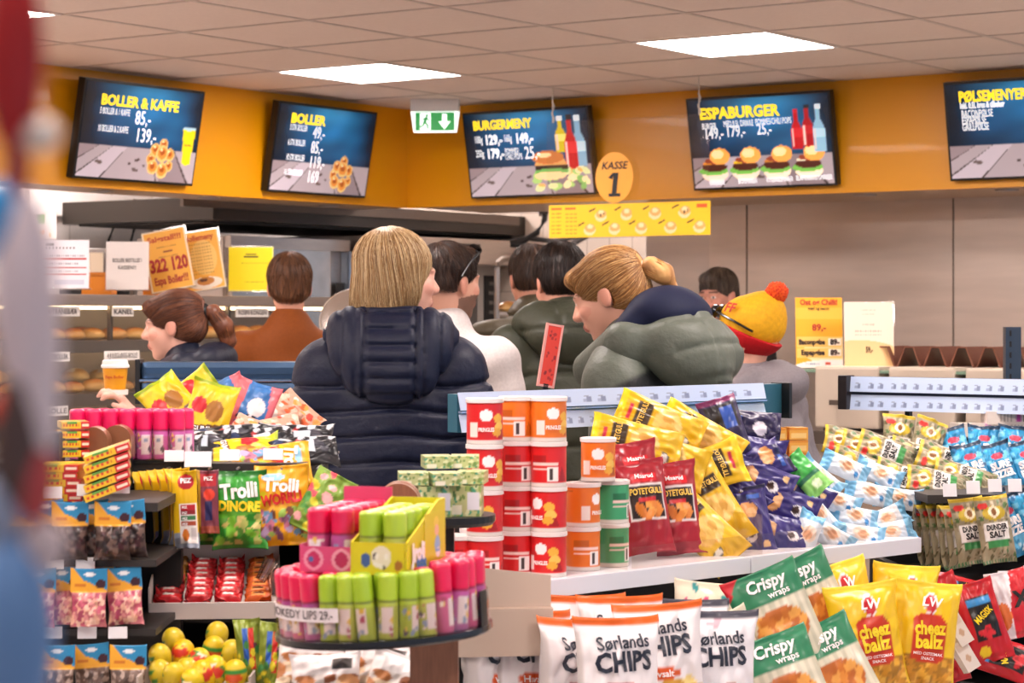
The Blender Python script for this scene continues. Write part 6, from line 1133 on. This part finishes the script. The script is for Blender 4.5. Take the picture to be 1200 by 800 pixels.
for i, (px, py, d, ro, lab) in enumerate(((990, 548, 5.50, -1.1, 'pale blue sweet bag at the top of the frosty heap'), (1030, 556, 5.55, -1.15, 'pale blue sweet bag behind at the right of the heap'), (960, 560, 5.40, -.8, 'pale blue sweet bag beside the green bag'), (1018, 578, 5.45, -1.3, 'pale blue sweet bag across the middle of the heap'), (980, 588, 5.38, -1.2, 'pale blue sweet bag left of the middle'), (1052, 584, 5.52, -1.4, 'pale blue sweet bag pointing right over the clear divider'), (1000, 606, 5.36, -1.35, 'pale blue sweet bag in the lower middle'), (1038, 608, 5.45, 1.2, 'pale blue sweet bag lower right near the divider'),
          (958, 602, 5.26, -.6, 'pale blue sweet bag touching the purple bags'), (972, 628, 5.25, -1.0, 'pale blue sweet bag at the front left behind the clear strip'), (1008, 628, 5.33, -1.4, 'pale blue sweet bag at the front middle behind the clear strip'), (1044, 624, 5.42, 1.4, 'pale blue sweet bag at the front right behind the clear strip'), (945, 628, 5.2, .4, 'pale blue sweet bag squeezed against the lowest purple bag'))): put('frost', px, py, dG(px, .045+.0018*max(0, 632-py)), lab, ro, .45, .1)
put('frostgreen', 944, 556, dG(944, .14), 'small bright green sweet bag between purple and pale blue', -.7, .5, .1)
OB = sheet('', .048, .030, ['#e8a63a', ('r', .1, .15, .9, .55, '#f0c878'), ('r', 0, .8, 1, 1, '#d98a24')], CARD, .05, 16, 12)
for i in range(2):
    for j in range(3):
        p = P(908+i*26, 0, 5.62); o = link('biscuit_box', OB, None, (p.x, p.y+.02*i, GZT+.177+j*.031), (0, 0, .15)); tag(o, f"small orange box, {('bottom', 'middle', 'top')[j]} of the {('left', 'right')[i]} stack beside the grey hoodie", 'box', 'small orange boxes')
MB().box((0, 0, .08), (.12, .08, .16)).obj('carton', mat('#d89a3c', .6, name='orange_carton')).location = (P(921, 0, 5.63).x, 5.65, GZT+.0005); o = D.objects['carton'] if 'carton' in D.objects else None
for o in [x for x in D.objects if x.name.startswith('carton') and not x.parent]: o.name = 'riser_carton'; tag(o, 'orange carton under the small orange boxes', 'carton')
# --- liquorice gondola
for i, (px, py, d, ro, rx, lab) in enumerate(((1052, 520, 5.75, .15, .3, 'liquorice bag standing on top of the clear heap'), (1085, 524, 5.72, .35, .3, 'liquorice bag with its white label turned up, top right of the heap'), (1040, 530, 5.6, -1.15, .5, 'liquorice bag lying below the topmost one'), (1076, 538, 5.62, -1.15, .5, 'liquorice bag in the middle of the clear heap'), (1020, 528, 5.68, -1.2, .5, 'liquorice bag with blue stripes at the left of the heap'), (1010, 548, 5.55, -1.1, .6, 'liquorice bag lowest left beside the pale blue sweets'), (1060, 562, 5.5, -1.15, .6, 'liquorice bag at the front of the clear heap'), (1110, 542, 5.58, -1.15, .5, 'liquorice bag against the blue bags'), (1100, 566, 5.45, -1.3, .7, 'liquorice bag peeping over the shelf tags'), (1130, 560, 5.5, -1.2, .7, 'liquorice bag sliding under the blue bags'), (1000, 520, 5.8, -1.3, .5, 'liquorice bag at the far left end of the heap'))): put('dunder', px, py, d+.24, lab, ro, rx, .1)
for i, (px, py, d, ro, rx, lab) in enumerate(((1120, 532, 5.74, -.2, .3, 'blue fizzy bag at the back left of the blue row'), (1152, 530, 5.78, .1, .3, 'blue fizzy bag at the back middle of the blue row'), (1186, 530, 5.8, .2, .3, 'blue fizzy bag at the back right of the blue row'), (1140, 552, 5.55, -.22, .35, 'blue fizzy bag leaning at the front left'), (1172, 551, 5.58, -.22, .35, 'blue fizzy bag leaning at the front middle'), (1205, 549, 5.6, -.2, .35, 'blue fizzy bag cut by the right edge'))): put('fizz', px, py, d+.24, lab, ro, rx, .1)
for i in range(5): put('dunder', 1082+i*10, 626+i*.5, 5.60-.03*i, 'liquorice bag edge in the row hung behind the two front ones', -.05, .12, .9-.05*i, group='liquorice bags hung in a row', sc=.96)
put('dunder', 1138, 622, 5.42, 'front liquorice bag on the lower row, left one of two', -.12, .15, .1); put('dunder', 1166, 620, 5.38, 'front liquorice bag on the lower row, next to the blue ones', -.12, .15, .1)
put('fizz', 1172, 612, 5.52, 'blue fizzy bag hung behind on the lower row', -.35, .2, .1); put('fizz', 1186, 616, 5.44, 'blue fizzy bag in front on the lower row', -.35, .2, .1); put('fizz', 1212, 606, 5.44, 'blue fizzy bag on the lower row at the right edge', -.35, .2, .1)
WB = sheet('', .118, .036, ['#e3d6cb', ('s', .3, .2, .62, .8, 4, '#b9a89c', 'u'), ('r', .66, .0, .8, 1, '#d8a0c0'), ('r', .70, .2, .77, .8, '#c83a9a'), ('r', .84, .2, .94, .7, '#6a6060')], CARD, .08, 60, 16)
for i, (px, py, yaw, lab) in enumerate(((1142, 503, .05, 'pale carton left of two behind the blue bags'), (1190, 501, .05, 'pale carton right of two behind the blue bags'), (1178, 489, .03, 'cream carton lying on the pale cartons'))):
    o = link('pale_carton', WB, None, P(px, py, 6.26), (0, 0, yaw)); tag(o, lab, 'carton', 'pale cartons')
pbase = P(1170, 512, 6.26); gbox(g2, g2o, 'riser', (pbase.x, pbase.y+.02, pbase.z/2), (.34, .06, pbase.z-.005), BOARD)
for a in (('rednut', 1112, 720, 5.2, 'red sweet bag folded beside the cheese balls', -.35, .2, .1), ('rednut', 1100, 755, 5.12, 'red sweet bag low behind the cheese ball bags', -.3, .2, .1), ('rednut', 1152, 728, 5.1, 'red sweet bag with a black panel and yellow lettering', -.28, .2, .05), ('rednut', 1138, 700, 5.3, 'red sweet bag lying across the top of the row', -1.3, .5, .1), ('redx', 1186, 708, 5.16, 'red and white sweet bag with a black X at the right edge', -.2, .2, .05), ('rednut', 1180, 772, 5.1, 'red sweet bag in the lowest row at the right corner', -1.2, .5, .0)): put(*a[:5], a[5], a[6], a[7])
CW = sheet('', .034, .07, ['#e6ddd4', ('r', .1, .7, .9, .9, '#d8c8ba'), ('e', .5, .4, .2, .12, '#c8a88c')], CARD, .03, 16, 20)
for i, (px, py, lab) in enumerate(((1122, 738, 'cream carton with a dark top tilted beside the red bags'), (1130, 768, 'cream carton tilted lowest beside the red bags'))): tag(link('cream_carton', CW, None, P(px, py, 5.0), rotm(.2, -.5, .2)), lab, 'carton', 'cream cartons')
# --- candy gondola, top heap
for a in (('yellowgum', 204, 478, 4.9, 'yellow gummy bag lying behind the pink tubes', -.7, .3, 0), ('yellowgum', 244, 488, 4.72, 'yellow gummy bag with a red oval, standing in front', .25, .25, 0), ('yellowgum', 222, 470, 4.95, 'yellow gummy bag highest at the back', .9, .3, 0), ('bluepink', 292, 486, 4.78, 'pink and blue gummy bag standing up in the heap', .35, .2, .1), ('bluepink', 266, 480, 4.95, 'pink and blue gummy bag half hidden behind the yellow one', -.3, .3, 0),
          ('peach', 318, 490, 4.85, 'clear bag of orange and white sweets left of the other', .9, .5, 0), ('peach', 345, 488, 4.88, 'clear bag of orange and white sweets next to the navy jacket', -.8, .5, 0), ('peach', 322, 508, 4.68, 'clear bag of orange and white sweets lower in the heap', 1.3, .6, 0), ('peach', 300, 512, 4.66, 'clear bag of sweets tucked under the pink and blue bag', -1.2, .6, 0),
          ('blackbag', 262, 518, 4.56, 'black liquorice bag flat in the middle of the shelf edge', 1.4, .9, 0), ('blackbag', 225, 522, 4.52, 'black liquorice bag flat in front of the pink tubes', 1.5, 1.0, 0), ('blackbag', 300, 522, 4.55, 'black liquorice bag flat with a blue patch', 1.35, .9, .1), ('blackbag', 345, 516, 4.6, 'black liquorice bag flat at the right by the jacket', 1.6, .9, 0), ('blackbag', 350, 530, 4.5, 'black liquorice bag drooping over the shelf edge at the right', 1.4, 1.0, 0), ('blackbag', 190, 527, 4.48, 'black liquorice bag flat under the left end of the heap', 1.5, 1.1, 0),
          ('yellowgum', 282, 530, 4.5, 'yellow bag lying flat over the shelf tags', 1.45, 1.0, 0),
          ('trolgreen', 281, 597, 4.36, 'green gummy bag with a DINORE print hanging under the shelf', -.02, .05, .05), ('trolgreen', 262, 594, 4.46, 'green gummy bag hanging directly behind the front one', .03, .05, .1), ('trolgold', 332, 592, 4.36, 'orange gummy bag with a WORRLI print hanging beside the green one', -.06, .05, -.05), ('trolgold', 320, 586, 4.45, 'orange gummy bag hanging directly behind the WORRLI one', -.12, .05, -.05), ('trolgold', 318, 548, 4.44, 'orange bag lying folded above the hanging gummy bags', 1.4, .6, 0), ('sugar', 378, 590, 4.34, 'red and green sugared sweet bag against the navy jacket', .5, .2, 0),
          ('toypack', 292, 762, 4.0, 'green toy sweet pack beside the eggs, left one', -.1, .1, 0), ('toypack', 318, 766, 3.98, 'green toy sweet pack beside the eggs, right one', .05, .1, 0),
          ('snackpack', 365, 775, 3.80, 'white labelled snack pack under the round tray, upper', .05, .3, 0), ('snackpack', 382, 800, 3.74, 'white labelled snack pack under the round tray, lower', -.05, .3, 0), ('snackpack', 440, 784, 3.78, 'clear snack pack below the middle of the round tray', .2, .4, 0), ('snackpack', 478, 780, 3.80, 'clear snack pack beside the wooden post', -.3, .4, 0), ('snackpack', 470, 802, 3.72, 'clear snack pack lowest by the wooden post', .3, .4, 0)): put(*a[:5], a[5], a[6], a[7])
hb = empty('low_bin', (P(420, 0, 3.78).x, 3.76, 0), None, 'dark low bin holding snack packs under the round tray', 'bin'); b = MB(); zb = EZ-(818-HZ)*3.95/F
b.box((0, 0, zb/2), (.30, .16, zb)); b.obj('body', BOARD, hb)
# header card bags, three rows
for key, py, d, xs, nm in (('hdark', 622, 3.98, (22, 55, 82, 108, 132, 150), 'dark sweets'), ('hpink', 700, 3.97, (44, 74, 104, 146), 'pink sweets'), ('hbrown', 790, 3.96, (66, 108, 150), 'brown chocolate coins')):
    for i, px in enumerate(xs):
        w_ = ('leftmost', 'second from the left', 'third from the left', 'fourth from the left', 'fifth from the left', 'sixth from the left')[i] if i < len(xs)-1 else 'rightmost'
        put(key, px, py-(i % 2)*2, d+(.03 if i % 2 else 0), f'header card bag of {nm}, {w_} in its row', .04*(-1)**i-.03, .06, .1)
put('hpink', 118, 668, 4.06, 'bag of pale pink sweets poking out between the upper two rows', .9, .3, 0)
# yellow cards with a picture front
kind('pezcard', 'dispenser_pack', 'sweets', .05, .15, .012, ['#dfb414', ('r', 0, 0, 1, .2, '#8c94a4'), ('e', .58, .86, .32, .10, '#b8202c'), ('r', .28, .06, .96, .58, '#ece6e2'), ('r', .33, .50, .92, .56, '#b8202c'), ('r', .33, .43, .92, .49, '#8a1c24'), ('r', .33, .36, .92, .42, '#3a7a4a'), ('r', .33, .29, .92, .35, '#a8482a'), ('e', .5, .17, .13, .08, '#d87a2c'), ('r', .72, .1, .9, .26, '#c8c0c0'), ('r', 0, 0, .04, 1, '#b8901c')], (('PEZ', .012, .58, .86, PW, .06, {}), ('PEZ', .006, .5, .53, PW, .04, {}), ('PEZ', .006, .5, .46, PW, .04, {}), ('PEZ', .006, .5, .39, PW, .04, {}), ('PEZ', .006, .5, .32, PW, .04, {})), (70,), wr=.05, nx=40, ny=70)
for i in range(5): put('pezcard', 170+i*10, 596-i*.6, 4.36-.02*i, 'yellow dispenser pack edge in the row hung behind the front card', -.03, .05, .95-.04*i, group='yellow packs hung in a row')
put('pezcard', 217, 597, 4.24, 'front yellow dispenser pack with a white picture panel', -.05, .05, .0)
kind('pezred', 'dispenser_pack', 'sweets', .042, .125, .014, ['#7a3a4a', ('r', .1, .75, .9, .95, '#b02a34'), ('e', .55, .62, .28, .09, '#d8402c'), ('r', .35, .2, .7, .5, '#2a2a5a'), ('r', 0, 0, 1, .12, '#9a4a3a'), ('r', 0, 0, .12, 1, '#b8902c')], (('PEZ', .010, .52, .86, PW, .05, {}),), (71,), wr=.1)
put('pezred', 244, 588, 4.34, 'red dispenser pack hanging between the yellow cards and the green bag', -.02, .05, .1)
# flat yellow chocolate boxes
YB = sheet('', .082, .0125, ['#e2b81c', ('s', .05, .3, .6, .7, 5, '#c8301c', 'u'), ('r', .70, 0, 1, 1, '#c4201c'), ('r', .2, .75, .55, 1, '#5a9a3c'), ('r', .74, .3, .96, .7, '#f0dcc8')], CARD, .10, 50, 8)
YT = mat('#dcb01a', .4, name='yellow_card'); D.meshes[YB.name].name = 'chocolate_box'
for i in range(5):
    p = P(72, 0, 4.08); o = link('chocolate_box', YB, None, (p.x+.002*(-1)**i, p.y, 1.172+.0065+i*.0132), (0, 0, .06-.03*i)); tag(o, f"flat yellow chocolate box in the level pile, {('lowest', 'second up', 'third up', 'fourth up', 'topmost')[i]}", 'box', 'flat yellow chocolate boxes')
for i in range(5):
    p = P(126, 573-i*11, 4.02); o = link('chocolate_box', YB, None, p, rotm(0, -.36+.01*i, .15)); tag(o, f"flat yellow chocolate box in the slanting pile, {('lowest', 'second up', 'third up', 'fourth up', 'topmost')[i]}", 'box', 'flat yellow chocolate boxes'); 
for i in range(4): p = P(86, 530-i*11, 4.25); o = link('chocolate_box', YB, None, p, (0, 0, .3)); o.scale = (.62, .8, 1); tag(o, f"small yellow box in the back pile by the copper arches, {('lowest', 'second up', 'third up', 'topmost')[i]}", 'box', 'flat yellow chocolate boxes')
p = P(57, 524, 4.2); o = MB().box((0, 0, 0), (S(32, 4.2), .06, S(36, 4.2)), b=.003).obj('dark_carton', mat('#1a2030', .5, name='dark_blue_card'), None, p); tag(o, 'dark blue carton left of the small yellow pile', 'carton')
o = MB().box((0, 0, 0), (S(60, 4.25), .08, .012)).obj('riser_board', WOOD, None, P(64, 545, 4.24)); tag(o, 'brown board under the dark blue carton', 'board')
t = empty('arched_stand', P(122, 537, 4.3), None, 'copper brown round topped stand end left of the pink tubes', 'stand'); CO_ = mat('#8f5d40', .35, .35, name='copper_laminate')
for i, (dx, y0) in enumerate(((-.012, -.05), (.02, .02))): MB().prism(arch(.055, .062-.0*i, .03), y0, y0+.045).obj('upright', CO_, t, (dx, 0, 0))
MB().box((0, .0, -.03), (.09, .12, .06)).obj('foot', BLACK, t)
# pink tubes on the candy gondola, in a clear fronted tray
t = empty('tube_tray', (P(152, 0, 4.42).x, 4.44, 1.2175), None, 'clear fronted tray of pink tubes behind the yellow boxes', 'tray'); MB().box((0, 0, .003), (.235, .11, .006)).obj('tray_base', BLACK, t); MB().box((0, -.054, .028), (.235, .002, .05)).obj('clear_front', CLEAR, t)
for j in range(2):
    for i in range(7):
        o = link('lip_candy_tube', PNK2[0] if j == 0 or True else PINK[0]); o.location = (t.location.x-.1+.0325*i+.012*j, 4.408+.036*j, 1.2242); o.rotation_euler = (0, 0, rg.uniform(-.5, .5)); tag(o, 'pink and violet lip candy tube in the straight tray behind the yellow boxes', 'candy', 'pink tubes in the straight tray')
# white carton tray with bars
p = P(250, 700, 4.25); zt = .9355
TM = Matrix.Translation((p.x, p.y-.01, zt)) @ Matrix.Rotation(.08, 4, 'Z') @ Matrix.Rotation(.20, 4, 'X')
t = link('carton_tray', None); t.matrix_world = TM; tag(t, 'white carton tray of wrapped bars under the hanging gummy bags', 'tray'); b = MB(); wt_, dt_ = .235, .30
b.box((0, dt_/2, .002), (wt_, dt_, .004)); b.box((-wt_/2, dt_/2, .030), (.003, dt_, .060)); b.box((wt_/2, dt_/2, .015), (.003, dt_, .03)); b.box((0, 0, .016), (wt_, .003, .032)); b.box((0, dt_, .028), (wt_, .003, .056)); b.obj('tray_walls', mat('#d9cdc6', .7, name='white_carton'), t)
def bar(name, col, top, seed, w_=.026, h_=.016, dp=.05):
    me, _ = bag_data(dp, w_, h_, [col, ('r', .2, .2, .8, .8, top), ('r', .3, .35, .7, .65, '#f0e6e0' if top != '#e08a3a' else '#5a2c18')], seed, crimp=.1, nx=16, ny=12, wr=.12); return me
BR = [bar('bar', '#b8141c', '#d8303a', 80), bar('bar', '#a8121a', '#e04a4a', 81)]; BO_ = bar('bar', '#c2541c', '#e08a3a', 82); BG_ = bar('bar', '#8a5a1c', '#c8902c', 83)
for lay, (nj, y0, zz) in enumerate(((9, .025, .014), (8, .035, .031))):
    for col in range(4):
        for j in range(nj):
            kd = 2 if col == 3 else (3 if col == 0 and j > 3 else 0); o = link('wrapped_bar', (BR[(j+col) % 2], None, BO_, BG_)[kd]); o.matrix_world = TM @ Matrix.Translation((-.085+.056*col+rg.uniform(-.002, .002), y0+.031*j, zz)) @ rotm(1.35, 0, .05*(-1)**(j+lay)).to_matrix().to_4x4()
            nm = ('red wrapped chocolate bar', '', 'orange brown wrapped bar', 'golden brown wrapped bar')[kd]; tag(o, f"{nm} in the {('bottom', 'top')[lay]} layer of the white carton tray", 'chocolate bar', f"{nm}s, {('bottom', 'top')[lay]} layer of the carton tray")
for i, (px, py) in enumerate(((312, 668), (322, 684))):
    q = P(px, py, 4.28); t = empty('plastic_cup', q, rotm(.3, .5-.6*i, 0), ('clear plastic cup standing behind the orange bars', 'clear plastic cup tipped beside the orange bars')[i], 'cup', 'clear plastic cups'); MB().lathe([(.010, -.022), (.016, .022), (.0155, .022), (.0095, -.021)], 24, None, False).obj('cup_wall', glass_mat('milky_plastic', '#e8e0da', .12), t, smooth=True); MB().lathe([(.0, -.022), (.010, -.022), (.010, -.0205), (0, -.0205)], 24, None, False).obj('cup_base', glass_mat('milky_plastic', '#e8e0da', .12), t)
# foil eggs in a bin
def egg(layers, seed):
    prof = [(max(0, .0205*math.sin(th)*(1-.12*math.cos(th))), -.027*math.cos(th), .5-.5*math.cos(th)) for th in np.linspace(0, PI, 22)]; return printed_lathe('foil_egg', prof, layers, FILM, 32)
EGG = [egg(['#d8bc1c', ('b', 1, 5, .3, .3, .7, .8, .12, .14, ['#d83a24', '#3a8a3a', '#e86a2c']), ('e', .5, .55, .12, .14, '#d8402c'), ('e', .5, .74, .08, .06, '#f0e0c8')], 1), egg(['#d2b41a', ('r', 0, .55, 1, .72, '#3a8a34'), ('e', .5, .45, .14, .16, '#e05a2c')], 2), egg(['#c9b020', ('b', 4, 4, .2, .2, .8, .9, .1, .1, ['#3a7a34', '#e8d060'])], 3), egg(['#dcb414', ('e', .45, .5, .16, .2, '#c8301c'), ('e', .45, .62, .06, .07, '#f2d24a')], 4)]
egs = ((188, 771, 4.02, 2), (204, 752, 4.08, 2), (214, 766, 4.05, 3), (232, 776, 4.02, 0), (218, 788, 3.95, 2), (204, 792, 3.94, 2), (240, 790, 3.92, 3), (254, 745, 4.1, 2), (250, 762, 4.06, 1), (270, 766, 4.06, 2), (253, 785, 3.93, 0), (276, 790, 3.93, 1), (287, 772, 4.02, 2), (188, 790, 3.98, 2), (226, 800, 3.9, 0))
for i, (px, py, d, k) in enumerate(egs):
    o = link('foil_egg', EGG[k], None, P(px, py, d), (rg.uniform(-.5, .6), rg.uniform(-.6, .6), rg.uniform(-.4, .4))); tag(o, ('yellow foil egg with a red and green figure print in the bin', 'yellow foil egg with a green band in the bin', 'plain yellow foil egg in the bin', 'yellow foil egg with a large red spot in the bin')[k], 'egg', ('spotted foil eggs', 'green banded foil eggs', 'plain foil eggs', 'red spotted foil eggs')[k])
q = P(235, 812, 4.0); t = empty('egg_bin', (q.x, q.y+.02, 0.7135), None, 'pale carton bin of yellow foil eggs on the lower shelf', 'bin'); hz = q.z-.7105; b = MB(); b.box((0, 0, hz/2), (.19, .22, hz)); b.box((-.097, 0, hz/2+.02), (.004, .22, hz+.04)); b.box((.097, 0, hz/2+.02), (.004, .22, hz+.04)); b.box((0, -.11, hz/2+.005), (.19, .004, hz+.01)); b.obj('bin_walls', mat('#b5a79d', .8, name='grey_carton'), t)
# red upright price board on the rail
q = P(639, 452, 5.3); t = empty('red_board', q, rotm(0, .17, .35), 'narrow red framed sign board standing on the price rail', 'sign'); hB = S(72, 5.3); wB = S(19, 5.3)
sheet('board', wB, hB, ['#e0402c', ('b', 3, 16, .2, .08, .8, .92, .10, .03, ['#8c1c1c', '#a8241c']), ('e', .3, .82, .08, .02, '#7a1818')], CARD, .004, 20, 60, t, (0, 0, hB/2)); b = MB()
for sx in (-1, 1): b.box((sx*wB/2, 0, hB/2), (.005, .008, hB+.006))
b.box((0, 0, hB), (wB, .008, .005)); b.box((0, 0, 0), (wB, .008, .005)); b.obj('frame', mat('#e8a49c', .4, name='pink_frame'), t); MB().box((0, 0, -.02), (.012, .008, .05)).obj('clip', BLACK, t)
# charms hanging close to the lens at the left
dN = .66
def near(px, py): return P(px, py, dN)
t = empty('charm_strand', (near(10, 0).x, dN, ZC), None, 'out of focus strand of red, pink and blue charms at the left edge', 'charms'); o0 = Vector(t.location)
MB().tube([(0, 0, 0), (0, 0, near(0, 0).z-ZC), near(14, 500)-o0], .0006, 6).obj('cord', mat('#c8b8b8', .6, name='pale_cord'), t)
def ell(nm, px, py, rx_, ry_, col, rough=.5, dy=0., em=None):
    prof = [(math.sin(a), -math.cos(a)) for a in np.linspace(0, PI, 14)]; k = dN/F
    MB().lathe(prof, 20, Matrix.Translation(near(px+6, py)-o0+Vector((0, dy, 0))) @ Matrix.Diagonal((1.5*rx_*k, rx_*k, 1.1*ry_*k, 1)), False).obj(nm, col if not isinstance(col, str) else mat(col, rough, name=nm+'_material'), t, smooth=True)
ell('red_tassel', 10, 60, 24, 110, '#b81c1e'); ell('bokeh_ball', 42, 158, 17, 19, mat('#e6dcd2', .1, name='bokeh_white', coat=1)); ell('red_ribbon', 14, 205, 10, 60, '#a83a44'); ell('blue_charm', -4, 262, 20, 46, '#3f9ee0', .3); ell('pink_ribbon', 22, 340, 26, 110, '#f4e4ea'); ell('brown_tassel', 16, 520, 22, 80, '#5a4440'); ell('pink_ribbon', 40, 420, 18, 130, '#f0e2e8'); ell('red_bead', 2, 482, 16, 24, '#d8482c'); ell('red_tassel', 34, 560, 18, 50, '#c04a4c'); ell('grey_bead', 46, 640, 18, 30, '#d8c8cc'); ell('blue_pouch', 6, 745, 36, 110, '#6f9ad0'); ell('red_bead', 4, 655, 16, 22, '#c84a48'); ell('pale_bead', -6, 600, 18, 40, '#9aa6c0')  # the pale ball near the top is a bokeh highlight shaped as a solid
